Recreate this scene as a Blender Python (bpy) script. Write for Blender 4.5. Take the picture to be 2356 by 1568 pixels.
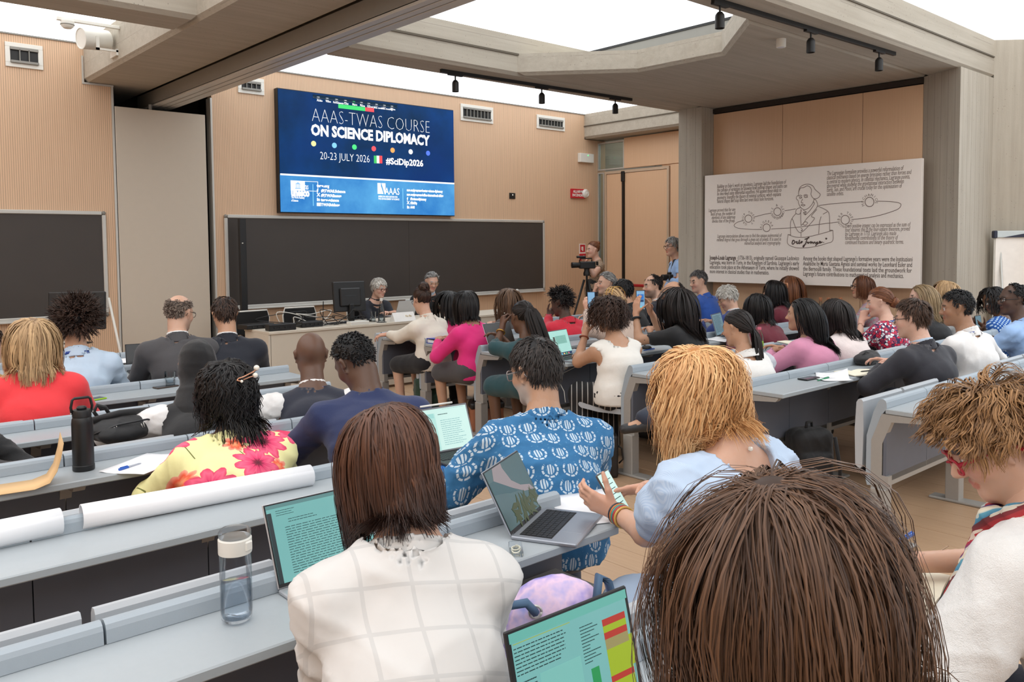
import bpy, bmesh, math, random
import numpy as np
from mathutils import Matrix, Vector
for _o in list(bpy.data.objects): bpy.data.objects.remove(_o, do_unlink=True)
SC = bpy.context.scene
COL = SC.collection
# ------------------------------------------------------------------ camera
F_, PY_ = 1904.58576, 664.58608
YAW, PIT, ROL = .724596381, .0530892738, .00849982102
CAM = np.array([0., 0., 1.65])
def _camR():
    cy, sy = math.cos(YAW), math.sin(YAW)
    f = np.array([sy*math.cos(PIT), cy*math.cos(PIT), -math.sin(PIT)])
    r = np.array([cy, -sy, 0.]); d = np.cross(f, r)
    c, s = math.cos(ROL), math.sin(ROL)
    return np.stack([c*r+s*d, -s*r+c*d, f])
RC = _camR()
def ray(x, y): return RC.T @ np.array([(x-1178)/F_, (y-PY_)/F_, 1.])
def atz(x, y, z): d = ray(x, y); return CAM + d*(z-CAM[2])/d[2]
def aty(x, y, Y): d = ray(x, y); return CAM + d*Y/d[1]
def atx(x, y, X): d = ray(x, y); return CAM + d*X/d[0]
cam = bpy.data.cameras.new('camera'); camo = bpy.data.objects.new('camera', cam); COL.objects.link(camo)
cam.sensor_width = 36; cam.sensor_fit = 'HORIZONTAL'; cam.lens = F_/2356*36
cam.shift_y = -(784-PY_)/2356; cam.clip_start = .05; cam.clip_end = 100
M = Matrix([[RC[0][i], -RC[1][i], -RC[2][i], CAM[i]] for i in range(3)] + [[0, 0, 0, 1]])
camo.matrix_world = M
SC.camera = camo
# ------------------------------------------------------------------ view, world, lamps
SC.view_settings.view_transform = 'Standard'; SC.view_settings.look = 'None'
SC.view_settings.gamma = 1.0; SC.view_settings.use_curve_mapping = False
SC.view_settings.exposure = 0.2
try:
    SC.cycles.use_denoising = True; SC.cycles.max_bounces = 8; SC.cycles.diffuse_bounces = 5
    SC.cycles.transparent_max_bounces = 8; SC.cycles.sample_clamp_indirect = 6
except Exception: pass
W = bpy.data.worlds.new('world'); SC.world = W; W.use_nodes = True
W.node_tree.nodes['Background'].inputs[0].default_value = (.75, .87, 1, 1)
W.node_tree.nodes['Background'].inputs[1].default_value = .25
PANEL_L = 1.6
def area(name, loc, rot, sx, sy, energy, col):
    l = bpy.data.lights.new(name, 'AREA'); l.shape = 'RECTANGLE'; l.size = sx; l.size_y = sy; l.energy = energy; l.color = col
    o = bpy.data.objects.new(name, l); COL.objects.link(o); o.location = loc; o.rotation_euler = rot
    return o
# daylight through the tall windows at the back and right end of the hall (outside the frame)
area('window_daylight_back', (3.0, -3.3, 1.9), (math.radians(-90), 0, math.radians(180)), 9, 2.2, 62, (.66, .83, 1))
area('window_daylight_right', (10.4, 0.2, 2.0), (math.radians(90), 0, math.radians(90)), 5, 2.4, 50, (.58, .78, 1))
# ------------------------------------------------------------------ materials
MATS = {}
def srgb(r, g, b):
    f = lambda c: (c/255/12.92 if c/255 <= .04045 else ((c/255+.055)/1.055)**2.4)
    return (f(r), f(g), f(b), 1)
class NT:
    def __init__(s, name):
        s.m = bpy.data.materials.new(name); s.m.use_nodes = True; s.t = s.m.node_tree
        s.p = s.t.nodes['Principled BSDF']
    def n(s, typ, **kw):
        nd = s.t.nodes.new('ShaderNode'+typ)
        for k, v in kw.items(): setattr(nd, k, v)
        return nd
    def l(s, a, b): s.t.links.new(a, b)
    def val(s, sock, v):
        if isinstance(v, (int, float)): sock.default_value = v
        elif isinstance(v, tuple): sock.default_value = v
        else: s.l(v, sock)
    def math(s, op, a, b=0., c=0.):
        nd = s.n('Math', operation=op); s.val(nd.inputs[0], a); s.val(nd.inputs[1], b); s.val(nd.inputs[2], c); return nd.outputs[0]
    def mix(s, f, a, b):
        nd = s.n('Mix', data_type='RGBA'); s.val(nd.inputs[0], f); s.val(nd.inputs[6], a); s.val(nd.inputs[7], b); return nd.outputs[2]
    def ramp(s, f, stops):
        nd = s.n('ValToRGB'); cr = nd.color_ramp
        while len(cr.elements) < len(stops): cr.elements.new(.5)
        for e, (p, c) in zip(cr.elements, stops): e.position = p; e.color = c
        s.val(nd.inputs[0], f); return nd.outputs[0]
    def obj(s, scale=(1, 1, 1), rot=(0, 0, 0), kind='Object'):
        tc = s.n('TexCoord'); mp = s.n('Mapping'); mp.inputs['Scale'].default_value = scale; mp.inputs['Rotation'].default_value = rot
        s.l(tc.outputs[kind], mp.inputs[0]); return mp.outputs[0]
    def noise(s, vec, scale=5., detail=4., rough=.55):
        nd = s.n('TexNoise'); s.l(vec, nd.inputs['Vector']); nd.inputs['Scale'].default_value = scale
        nd.inputs['Detail'].default_value = detail; nd.inputs['Roughness'].default_value = rough; return nd.outputs[0]
    def sep(s, vec):
        nd = s.n('SeparateXYZ'); s.l(vec, nd.inputs[0]); return nd.outputs
    def bump(s, h, strength=.3, dist=.01):
        nd = s.n('Bump'); nd.inputs['Strength'].default_value = strength; nd.inputs['Distance'].default_value = dist
        s.l(h, nd.inputs['Height']); s.l(nd.outputs[0], s.p.inputs['Normal'])
    def base(s, c): s.val(s.p.inputs['Base Color'], c)
    def set(s, **kw):
        for k, v in kw.items(): s.val(s.p.inputs[k.replace('_', ' ')], v)
def mul(c, k): return tuple(min(1, x*k) for x in c[:3])+(1,)
def plain(name, col, rough=.5, metal=0., var=.06, nscale=12., bump=0., emit=0., spec=None, bscale=None):
    if name in MATS: return MATS[name]
    k = NT(name); v = k.obj()
    n = k.noise(v, nscale)
    k.base(k.mix(n, mul(col, 1-var*1.4), mul(col, 1+var*1.4))); k.set(Roughness=rough, Metallic=metal)
    if spec is not None: k.p.inputs['Specular IOR Level'].default_value = spec
    if bump: k.bump(k.noise(v, bscale or nscale*6, 3), bump, .004)
    if emit: k.p.inputs['Emission Color'].default_value = col; k.p.inputs['Emission Strength'].default_value = emit
    MATS[name] = k.m; return k.m
def glass(name, col=(1, 1, 1, 1), rough=.02, ior=1.45):
    if name in MATS: return MATS[name]
    k = NT(name); k.base(col); k.set(Roughness=rough, IOR=ior); k.p.inputs['Transmission Weight'].default_value = 1
    n = k.noise(k.obj(), 30); k.bump(n, .01, .001)
    MATS[name] = k.m; return k.m
def clear(name, tint=(1, 1, 1, 1), spec=.6, rough=.04):
    if name in MATS: return MATS[name]
    k = NT(name); tr = k.n('BsdfTransparent'); tr.inputs[0].default_value = tint; gl = k.n('BsdfGlossy'); gl.inputs['Roughness'].default_value = rough
    lw = k.n('LayerWeight'); lw.inputs[0].default_value = .25; n = k.noise(k.obj(), 40); mx = k.n('MixShader')
    k.l(k.math('MULTIPLY', k.math('MULTIPLY_ADD', n, .1, .95), k.math('MULTIPLY', lw.outputs['Fresnel'], spec)), mx.inputs[0]); k.l(tr.outputs[0], mx.inputs[1]); k.l(gl.outputs[0], mx.inputs[2])
    k.l(mx.outputs[0], k.t.nodes['Material Output'].inputs[0]); k.t.nodes.remove(k.p); MATS[name] = k.m; return k.m
def concrete(name, axis='Z'):
    if name in MATS: return MATS[name]
    k = NT(name); v = k.obj()
    s = {'Z': (9, 9, .6), 'X': (.5, 9, 9), 'Y': (9, .5, 9)}[axis]
    n1 = k.noise(v, 2.2, 6, .6); n2 = k.noise(k.obj(s), 1.6, 5, .65); n3 = k.noise(v, 60, 3, .7)
    c = k.mix(n2, srgb(150, 141, 127), srgb(200, 192, 178)); c = k.mix(k.math('MULTIPLY', n1, .55), c, srgb(160, 150, 134))
    vo = k.n('TexVoronoi'); k.l(v, vo.inputs['Vector']); vo.inputs['Scale'].default_value = 22
    pit = k.math('LESS_THAN', vo.outputs[0], .1)
    pit = k.math('MULTIPLY', pit, k.math('GREATER_THAN', n1, .52))
    c = k.mix(k.math('MULTIPLY', pit, .5), c, srgb(95, 86, 76))
    sp = k.sep(v)
    if axis == 'Z':
        u = k.math('ADD', sp[0], k.math('MULTIPLY', sp[1], .83))
        fr = k.math('FRACT', k.math('MULTIPLY', u, 8.2)); ln = k.math('LESS_THAN', fr, .07)
        ln = k.math('MULTIPLY', ln, k.math('GREATER_THAN', n2, .42))
        c = k.mix(k.math('MULTIPLY', ln, .38), c, srgb(104, 96, 85))
        h = k.math('SUBTRACT', n3, k.math('MULTIPLY', ln, 1.2))
    else:
        u = sp[2] if axis == 'X' else sp[2]
        fr = k.math('FRACT', k.math('MULTIPLY', u, 6.)); ln = k.math('LESS_THAN', fr, .05)
        ln = k.math('MULTIPLY', ln, k.math('GREATER_THAN', n2, .5))
        c = k.mix(k.math('MULTIPLY', ln, .3), c, srgb(104, 96, 85))
        h = k.math('SUBTRACT', n3, k.math('MULTIPLY', ln, .8))
    k.base(c); k.set(Roughness=.85); k.bump(k.math('SUBTRACT', h, k.math('MULTIPLY', pit, .6)), .25, .006)
    MATS[name] = k.m; return k.m
def wood(name, c1, c2, grain=(14, 14, .7), rough=.45, groove=0., gaxis=0):
    if name in MATS: return MATS[name]
    k = NT(name); v = k.obj()
    n = k.noise(k.obj(grain), 3, 6, .62); n2 = k.noise(v, 1.1, 3)
    c = k.mix(n, c1, c2); c = k.mix(k.math('MULTIPLY', n2, .25), c, mul(c1, .9))
    h = n
    if groove:
        u = k.sep(v)[gaxis]
        fr = k.math('FRACT', k.math('MULTIPLY', u, 1/groove)); g = k.math('LESS_THAN', fr, .24)
        jag = k.math('MULTIPLY_ADD', k.noise(k.obj((40, 40, .8)), 2, 3), .9, .25)
        c = k.mix(k.math('MULTIPLY', g, jag), c, mul(c1, .40)); h = k.math('SUBTRACT', 1, g)
        k.bump(h, .5, .006)
    else: k.bump(h, .05, .002)
    k.base(c); k.set(Roughness=rough); MATS[name] = k.m; return k.m
# ------------------------------------------------------------------ mesh helpers
def link(o, parent=None):
    COL.objects.link(o)
    if parent is not None: o.parent = parent
    return o
def meshobj(name, verts, faces, mat, parent=None, smooth=False):
    me = bpy.data.meshes.new(name)
    me.from_pydata([tuple(v) for v in verts], [], faces)
    if smooth: me.polygons.foreach_set('use_smooth', [True]*len(me.polygons))
    if mat is not None:
        for m_ in (mat if isinstance(mat, list) else [mat]): me.materials.append(m_)
    me.update(); return link(bpy.data.objects.new(name, me), parent)
class MB:
    def __init__(s): s.v = []; s.f = []; s.mi = []
    def add(s, v, f, mi=0):
        n = len(s.v); s.v += [tuple(map(float, p)) for p in v]; s.f += [tuple(i+n for i in q) for q in f]; s.mi += [mi]*len(f); return s
    def box(s, lo, hi, mi=0, T=None, bev=0.):
        lo = np.array(lo, float); hi = np.array(hi, float)
        if bev > 0:
            b = min(bev, *((hi-lo)/2.01)); P = []; F = []
            c = (lo+hi)/2; h = (hi-lo)/2
            idx = {}
            for sx in (-1, 1):
                for sy in (-1, 1):
                    for sz in (-1, 1):
                        for a in range(3):
                            q = np.array([sx, sy, sz])*(h-b); q[a] += (sx, sy, sz)[a]*b
                            idx[(sx, sy, sz, a)] = len(P); P.append(c+q)
            def fix(q, n):
                a_, b_, c_ = (np.array(P[q[i]]) for i in range(3))
                return q if np.dot(np.cross(b_-a_, c_-a_), n) > 0 else q[::-1]
            for a in range(3):
                o = [i for i in range(3) if i != a]
                for sg in (-1, 1):
                    q = []
                    for u, w in ((-1, -1), (1, -1), (1, 1), (-1, 1)):
                        k = [0, 0, 0]; k[a] = sg; k[o[0]] = u; k[o[1]] = w; q.append(idx[(*k, a)])
                    n = np.zeros(3); n[a] = sg; F.append(fix(q, n))
            for a in range(3):
                o = [i for i in range(3) if i != a]
                for u in (-1, 1):
                    for w in (-1, 1):
                        q = []
                        for t, ax in ((-1, o[0]), (1, o[0]), (1, o[1]), (-1, o[1])):
                            k = [0, 0, 0]; k[a] = t; k[o[0]] = u; k[o[1]] = w; q.append(idx[(*k, ax)])
                        n = np.zeros(3); n[o[0]] = u; n[o[1]] = w; F.append(fix(q, n))
            for sx in (-1, 1):
                for sy in (-1, 1):
                    for sz in (-1, 1):
                        F.append(fix([idx[(sx, sy, sz, a)] for a in range(3)], np.array([sx, sy, sz])))
            V = P
        else:
            V = [(x, y, z) for x in (lo[0], hi[0]) for y in (lo[1], hi[1]) for z in (lo[2], hi[2])]
            F = [(0, 1, 3, 2), (4, 6, 7, 5), (0, 4, 5, 1), (2, 3, 7, 6), (0, 2, 6, 4), (1, 5, 7, 3)]
        if T is not None: V = [T @ Vector(p) for p in V]
        return s.add(V, [tuple(q) for q in F], mi)
    def prism(s, poly, a, b, axis=2, mi=0, T=None):
        """poly: 2D outline (counter-clockwise), extruded along AXIS from a to b"""
        o = [i for i in range(3) if i != axis]
        n = len(poly); V = []
        for h in (a, b):
            for p in poly:
                q = [0, 0, 0]; q[axis] = h; q[o[0]] = p[0]; q[o[1]] = p[1]; V.append(q)
        F = [tuple(range(n))[::-1], tuple(range(n, 2*n))]+[(i, (i+1) % n, n+(i+1) % n, n+i) for i in range(n)]
        if axis == 1: F = [q[::-1] for q in F]
        if T is not None: V = [T @ Vector(p) for p in V]
        return s.add(V, F, mi)
    def tube(s, pts, r, n=8, mi=0, cap=True, T=None):
        pts = [np.array(p, float) for p in pts]; m = len(pts)
        R = r if isinstance(r, (list, tuple)) else [r]*m
        V = []; up = None
        for i, p in enumerate(pts):
            t = pts[min(i+1, m-1)]-pts[max(i-1, 0)]; t = t/(np.linalg.norm(t)+1e-12)
            if up is None: up = np.array([0, 0, 1.]) if abs(t[2]) < .9 else np.array([1., 0, 0])
            a = up-t*np.dot(up, t); a /= np.linalg.norm(a)+1e-12; up = a; b = np.cross(t, a)
            for k in range(n):
                th = 2*math.pi*k/n; V.append(p+R[i]*(a*math.cos(th)+b*math.sin(th)))
        F = [(i*n+k, i*n+(k+1) % n, (i+1)*n+(k+1) % n, (i+1)*n+k) for i in range(m-1) for k in range(n)]
        if cap: F += [tuple(range(n))[::-1], tuple(range((m-1)*n, m*n))]
        if T is not None: V = [T @ Vector(p) for p in V]
        return s.add(V, F, mi)
    def lathe(s, prof, n=20, mi=0, T=None, c=(0, 0, 0)):
        m = len(prof)
        V = [(c[0]+r*math.cos(2*math.pi*k/n), c[1]+r*math.sin(2*math.pi*k/n), c[2]+z) for r, z in prof for k in range(n)]
        F = [(i*n+k, i*n+(k+1) % n, (i+1)*n+(k+1) % n, (i+1)*n+k) for i in range(m-1) for k in range(n)]
        if prof[0][0] > 1e-5: F.append(tuple(range(n))[::-1])
        if prof[-1][0] > 1e-5: F.append(tuple(range((m-1)*n, m*n)))
        if T is not None: V = [T @ Vector(p) for p in V]
        return s.add(V, F, mi)
    def build(s, name, mat, parent=None, smooth=False, kind=None, label=None):
        o = meshobj(name, s.v, s.f, mat, parent, smooth)
        if isinstance(mat, list) and len(mat) > 1: o.data.polygons.foreach_set('material_index', s.mi); o.data.update()
        if smooth == 'auto':
            try: o.data.set_sharp_from_angle(angle=math.radians(35))
            except Exception: pass
        if kind: o['kind'] = kind
        if label: o['label'] = label
        return o
def thing(name, label, cat, loc=(0, 0, 0), rz=0., group=None, T=None):
    o = bpy.data.objects.new(name, None); o.empty_display_size = .1; link(o)
    if T is not None: o.matrix_world = T
    else: o.location = tuple(map(float, loc)); o.rotation_euler = (0, 0, rz)
    o['label'] = label; o['category'] = cat
    if group: o['group'] = group
    return o
def tag(o, label, cat, group=None):
    o['label'] = label; o['category'] = cat
    if group: o['group'] = group
    return o
def struct(o): o['kind'] = 'structure'; return o
def text_mesh(name, txt, size, mat, parent, T, bold=0., align='LEFT', shear=0., width=None, extrude=.0008, space=1., line=1.):
    cu = bpy.data.curves.new(name, 'FONT'); cu.body = txt; cu.size = size; cu.align_x = align; cu.offset = bold; cu.shear = shear
    cu.extrude = extrude; cu.resolution_u = 2; cu.space_character = space; cu.space_line = line
    o = bpy.data.objects.new(name+'_c', cu); COL.objects.link(o)
    dg = bpy.context.evaluated_depsgraph_get(); me = bpy.data.meshes.new_from_object(o.evaluated_get(dg))
    bpy.data.objects.remove(o); bpy.data.curves.remove(cu)
    if not len(me.vertices): return None
    co = np.empty(len(me.vertices)*3, 'f'); me.vertices.foreach_get('co', co); co = co.reshape(-1, 3)
    if width:
        x0, x1 = co[:, 0].min(), co[:, 0].max(); k = width/(x1-x0)
        co[:, 0] *= k; me.vertices.foreach_set('co', co.ravel())
    me.transform(T); me.materials.clear(); me.materials.append(mat); me.name = name
    return link(bpy.data.objects.new(name, me), parent)
# ------------------------------------------------------------------ the hall
ZS, ZL, YW = 3.48, 3.9, 10.0
M_conZ = concrete('board_formed_concrete', 'Z'); M_conX = concrete('concrete_beam', 'X')
M_slat = wood('grooved_beech', srgb(228, 194, 162), srgb(212, 174, 140), (30, 30, .6), .5, .0212, 0)
M_ply = wood('beech_veneer', srgb(226, 190, 156), srgb(210, 170, 134), (34, 34, .5), .42)
M_floorw = wood('oak_floor', srgb(196, 164, 132), srgb(168, 134, 104), (16, .8, 16), .42)
M_alu = plain('brushed_aluminium', srgb(196, 194, 188), .4, .3, .03)
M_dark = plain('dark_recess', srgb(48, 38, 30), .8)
M_black = plain('black_plastic', srgb(18, 18, 19), .45, 0, .1)
M_blackm = plain('matte_black_metal', srgb(28, 27, 26), .5, .2, .05)
M_white = plain('white_plastic', srgb(226, 224, 216), .4, 0, .02)
M_greym = plain('grey_metal', srgb(138, 136, 130), .5, .3, .04)
M_panel = plain('warm_white_panel', srgb(196, 184, 168), .6, 0, .02)
k = NT('luminous_fabric'); k.base((.9, .9, .88, 1)); k.p.inputs['Emission Color'].default_value = (.90, .955, 1, 1); k.p.inputs['Emission Strength'].default_value = PANEL_L
_n = k.noise(k.obj(), .5); k.set(Roughness=k.math('MULTIPLY_ADD', _n, .1, .8)); M_light = k.m
def wallbox(name, lo, hi, mat, parent=None):
    return struct(MB().box(lo, hi).build(name, mat, parent))
# floor: slab and planks near the visible aisles
fl = wallbox('floor', (-4.5, -3.6, -.1), (13, 11.6, -.008), plain('floor_base', srgb(120, 96, 74), .7))
rnd = random.Random(4)
pm = []
for i in range(3):
    m = MB().box((-.0935, -.748, -.01), (.0935, .748, 0), bev=.0015); ob = m.build('plank', M_floorw, fl); pm.append(ob.data); bpy.data.objects.remove(ob)
for ix in range(17):
    x = 1.75+ix*.19; off = rnd.random()*1.5
    for iy in range(5):
        o = bpy.data.objects.new('plank', pm[(ix+iy*2) % 3]); link(o, fl)
        o.location = (x, -.4+iy*1.5+off, 0)
m = MB()
for ix in range(78):
    for iy in range(10):
        x = 1.75+(ix-28)*.19; y = -2.85+iy*1.5
        if 28 <= ix < 45 and y < 6.2: continue
        m.box((x-.0935, y-.748, -.01), (x+.0935, y+.748, 0))
m.build('far_planks', M_floorw, fl, kind='stuff')
# walls
wallbox('wall_front_left', (-4.5, YW, 0), (2.6, YW+.12, 3.92), M_slat)
wallbox('wall_front_left_return', (2.6, YW, 0), (2.87, YW+.12, 3.475), M_slat)
wallbox('wall_front', (4.01, YW, 0), (10.56, YW+.12, 3.92), M_slat)
wallbox('wall_front_end', (10.56, YW, 0), (11.1, YW+.12, 3.47), M_slat)
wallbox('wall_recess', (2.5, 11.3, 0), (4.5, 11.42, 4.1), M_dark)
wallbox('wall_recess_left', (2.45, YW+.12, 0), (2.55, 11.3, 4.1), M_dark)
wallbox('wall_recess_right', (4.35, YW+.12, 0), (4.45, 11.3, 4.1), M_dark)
for n_, x in (('trim_1', 2.87), ('trim_2', 3.99)):
    wallbox(n_, (x-.0, YW-.012, 0), (x+.022, YW+.12, 3.46), M_alu)
wallbox('trim_3', (2.575, YW-.015, ZS-.025), (2.895, YW+.1, ZS-.005), M_alu)
wallbox('trim_4', (2.575, YW-.015, ZS-.005), (2.592, YW+.1, 3.76), M_alu)
wallbox('trim_5', (-4.5, YW-.015, 3.885), (2.59, YW, 3.905), M_greym)
wallbox('trim_6', (4.0, YW-.015, 3.885), (10.56, YW, 3.905), M_greym)
wallbox('wall_left', (-4.6, -3.6, 0), (-4.5, 11.5, 4.2), M_ply)
wallbox('wall_back', (-4.5, -3.7, 0), (13, -3.6, 4.2), M_panel)
# folded partition leaf parked at the wall
pl = thing('partition_leaf', 'tall pale grey folding partition leaf parked between the two wooden wall sections', 'partition', (2.9, 9.98, 0))
MB().box((0, 0, .02), (1.02, .09, 3.245), bev=.004).build('leaf_face', M_panel, pl)
MB().box((0, .12, .02), (1.02, .20, 3.22), bev=.004).build('rear_leaf', M_panel, pl)
MB().box((-.012, .01, .02), (-.001, .2, 3.235)).build('edge_seal', M_black, pl)
MB().tube([(.4, .05, 3.24), (.4, .05, 3.31)], .02, 8).build('hanger', M_greym, pl)
# ceiling: beams, coffers and luminous panels
def beam(name, poly, z0=ZS, z1=4.15, mat=None):
    P_ = [np.array(p, float) for p in poly]; n = len(P_); c = .035; ins = []
    for i in range(n):
        a, b, d = P_[i-1], P_[i], P_[(i+1) % n]; e1 = (b-a)/np.linalg.norm(b-a); e2 = (d-b)/np.linalg.norm(d-b)
        n1 = np.array([-e1[1], e1[0]]); n2 = np.array([-e2[1], e2[0]]); k_ = c/(1+n1 @ n2); ins.append(b+(n1+n2)*k_)
    V = [(*p, z0) for p in ins]+[(*p, z0+c) for p in P_]+[(*p, z1) for p in P_]
    F = [tuple(range(n))[::-1], tuple(range(2*n, 3*n))]+[(j*n+i, j*n+(i+1) % n, (j+1)*n+(i+1) % n, (j+1)*n+i) for j in (0, 1) for i in range(n)]
    return struct(MB().add(V, F).build(name, mat or M_conX))
def rect(x0, y0, x1, y1): return [(x0, y0), (x1, y0), (x1, y1), (x0, y1)]
beam('ceiling_beam_front', rect(-4.5, 6.73, 2.6, 7.2)); beam('ceiling_beam_front_right', rect(3.98, 6.73, 10.6, 7.2))
beam('ceiling_beam_long', rect(2.6, -3.6, 3.34, 11.3), mat=concrete('concrete_beam_long', 'X'))
beam('ceiling_beam_long_right', rect(3.6, -3.6, 3.98, 11.3))
beam('ceiling_beam_near', rect(3.98, 3.45, 10.32, 3.9))
beam('ceiling_slab_right', [(6.08, 3.9), (10.6, 3.9), (10.6, 6.73), (6.06, 6.73), (6.93, 5.78), (6.97, 4.76)], ZS, 3.71)
struct(MB().box((7.2, 3.9, 3.71), (7.3, 6.73, 4.1)).build('trim_7', M_greym))
struct(MB().box((7.19, 3.9, 3.875), (7.2, 6.73, 3.9)).build('trim_8', M_black))
beam('ceiling_beam_side', rect(10.56, 7.1, 11.2, 10.12))
for i, (lo, hi) in enumerate((((10.545, 7.2, 3.685), (10.56, 10, 3.70)), ((3.98, 6.715, 3.69), (6.2, 6.73, 3.71)), ((3.98, 3.437, 3.70), (10.3, 3.45, 3.715)))):
    wallbox('trim_%d' % (9+i), lo, hi, plain('joint_shadow', srgb(96, 88, 76), .9))  # dark strips on the beam faces, coloured as the shadow in the grooves
# upper fascia set slightly back above the groove
struct(MB().box((-4.5, -3.6, 4.15), (13, 11.5, 4.25)).build('ceiling', M_conX))
def lightpanel(lab, lo, hi):
    o = MB().box((lo[0], lo[1], ZL), (hi[0], hi[1], ZL+.02)).build('ceiling_light', M_light); tag(o, lab, 'ceiling light'); return o
lightpanel('white backlit ceiling panel in the strip above the left blackboard', (-4.5, 7.2), (2.6, 10))
lightpanel('white backlit ceiling panel in the strip above the big screen', (3.98, 7.2), (10.56, 10))
lightpanel('white backlit ceiling panel inside the left-hand concrete coffer', (-4.5, -3.6), (2.6, 6.73))
lightpanel('large white backlit panel in the chamfered concrete coffer above the rows', (3.98, 3.9), (7.2, 6.73))
lightpanel('white backlit ceiling panel nearest the flip chart and tall pier', (3.98, -3.6), (10.6, 3.45))
# folding wall head rail
rl = thing('partition_rail', 'long grey metal head rail for the folding partition under the concrete beam', 'rail', (3.34, 0, 3.30))
MB().box((0, -3.5, .02), (.02, 10.6, .178)).build('fascia', M_greym, rl)
MB().box((.02, -3.5, .03), (.26, 10.6, .178)).build('rail_body', M_greym, rl)
for a, b in ((0, .07), (.085, .15), (.165, .26)):
    MB().box((a, -3.5, 0), (b, 10.6, .03), bev=.004).build('track_lip', M_alu, rl)
# right side: piers and walls
struct(MB().prism([(9.36, 6.70), (9.7, 6.70), (9.7, 6.95), (10.95, 6.95), (10.95, 7.08), (9.36, 7.08)], 0, ZS).build('column_far', M_conZ))
struct(MB().prism([(9.37, 3.45), (10.32, 3.45), (10.32, 3.93), (9.63, 3.93)], 0, ZS).build('column_near', M_conZ))
struct(MB().prism([(10.32, 3.45), (11.4, 2.37), (11.5, 2.47), (10.42, 3.6)], 0, 4.15).build('wall_right_pier', M_conZ))
wallbox('wall_right_window_side', (11.45, -3.6, 0), (11.55, 2.5, 4.2), M_panel)
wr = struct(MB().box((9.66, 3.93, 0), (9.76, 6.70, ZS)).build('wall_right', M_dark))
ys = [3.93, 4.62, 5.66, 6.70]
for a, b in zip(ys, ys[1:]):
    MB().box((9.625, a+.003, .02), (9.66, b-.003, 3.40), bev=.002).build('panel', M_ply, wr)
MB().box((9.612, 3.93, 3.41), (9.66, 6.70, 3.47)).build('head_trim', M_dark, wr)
wd = struct(MB().box((10.93, 7.08, 0), (11.0, 8.6, 3.47)).build('wall_right_far', M_ply))
# door wall with timber panels, glazing and double door
X0 = 10.9
def yz(px, py): p = atx(px, py, X0); return p[1], p[2]
yA = yz(1375, 400)[0]; yB = yz(1391.5, 400)[0]; yC = yz(1435.5, 330)[0]; yD = yz(1540, 384)[0]; zT = 2.915
MB().box((X0, 7.08, zT+.03), (X0+.06, yC, 3.46), bev=.003).build('over_panel', M_ply, wd)
MB().box((X0, 7.08, 0), (X0+.06, yD-.02, zT+.02), bev=.003).build('side_panel', M_ply, wd)
for i, (ya, yb, z0, z1) in enumerate(((yC, yA, zT+.03, 3.42), (yB+.02, yA, .1, zT-.01))):
    w = thing('window_%d' % (i+1), 'clear transom pane above the timber door' if i == 0 else 'narrow glass sidelight beside the timber door', 'window', (X0, 0, 0)); struct(w)
    MB().box((.02, ya+.02, z0+.02), (.028, yb-.02, z1-.02)).build('pane', glass('pane_glass', (.82, .93, .88, 1)), w)
    f = MB()
    for lo, hi in (((0, ya, z0), (.06, ya+.02, z1)), ((0, yb-.02, z0), (.06, yb, z1)), ((0, ya+.02, z0), (.06, yb-.02, z0+.02)), ((0, ya+.02, z1-.02), (.06, yb-.02, z1))): f.box(lo, hi)
    f.build('frame', M_alu, w)
dr = thing('door_1', 'double timber door with pale frame, black rod cover and red push bar', 'door', (X0, 0, 0)); struct(dr)
yM = yz(1436.5, 420)[0]
MB().box((0, yM+.008, .02), (.05, yB-.045, zT-.05), bev=.003).build('narrow_leaf', M_ply, dr)
lf = MB().box((0, yD+.045, .02), (.05, yM-.012, zT-.05), bev=.003).build('main_leaf', M_ply, dr)
f = MB().box((-.012, yD, zT-.045), (.06, yB, zT)).box((-.012, yB-.042, 0), (.06, yB, zT-.045)).box((-.012, yD, 0), (.06, yD+.042, zT-.045)); f.build('frame', plain('champagne_frame', srgb(198, 176, 152), .45, .2), dr)
MB().box((-.035, yM-.006, .1), (-.0, yM+.028, zT-.06)).box((-.05, yM-.02, zT-.2), (0, yM+.045, zT-.02), bev=.01).build('rod_cover', M_black, dr)
yb0, zb0 = yz(1475, 657)
MB().tube([(-.07, yM-.1, .95), (-.07, yD+.2, .95)], .025, 10).box((-.07, yM-.14, .92), (0, yM-.1, .98)).box((-.07, yD+.2, .92), (0, yD+.24, .98)).build('push_bar', plain('red_bar', srgb(176, 28, 38), .35), dr)
wallbox('wall_corridor', (12.6, 6.5, 0), (12.7, 11, 4.2), M_conZ)
wallbox('wall_corridor_end', (11.0, 10.1, 0), (12.7, 10.2, 4.2), M_conX)
_cl = MB().box((11.3, 7.5, 3.7), (12.4, 9.6, 3.72)).build('ceiling_light', M_light); tag(_cl, 'pale light panel in the corridor seen through the transom glass', 'ceiling light')
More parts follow.
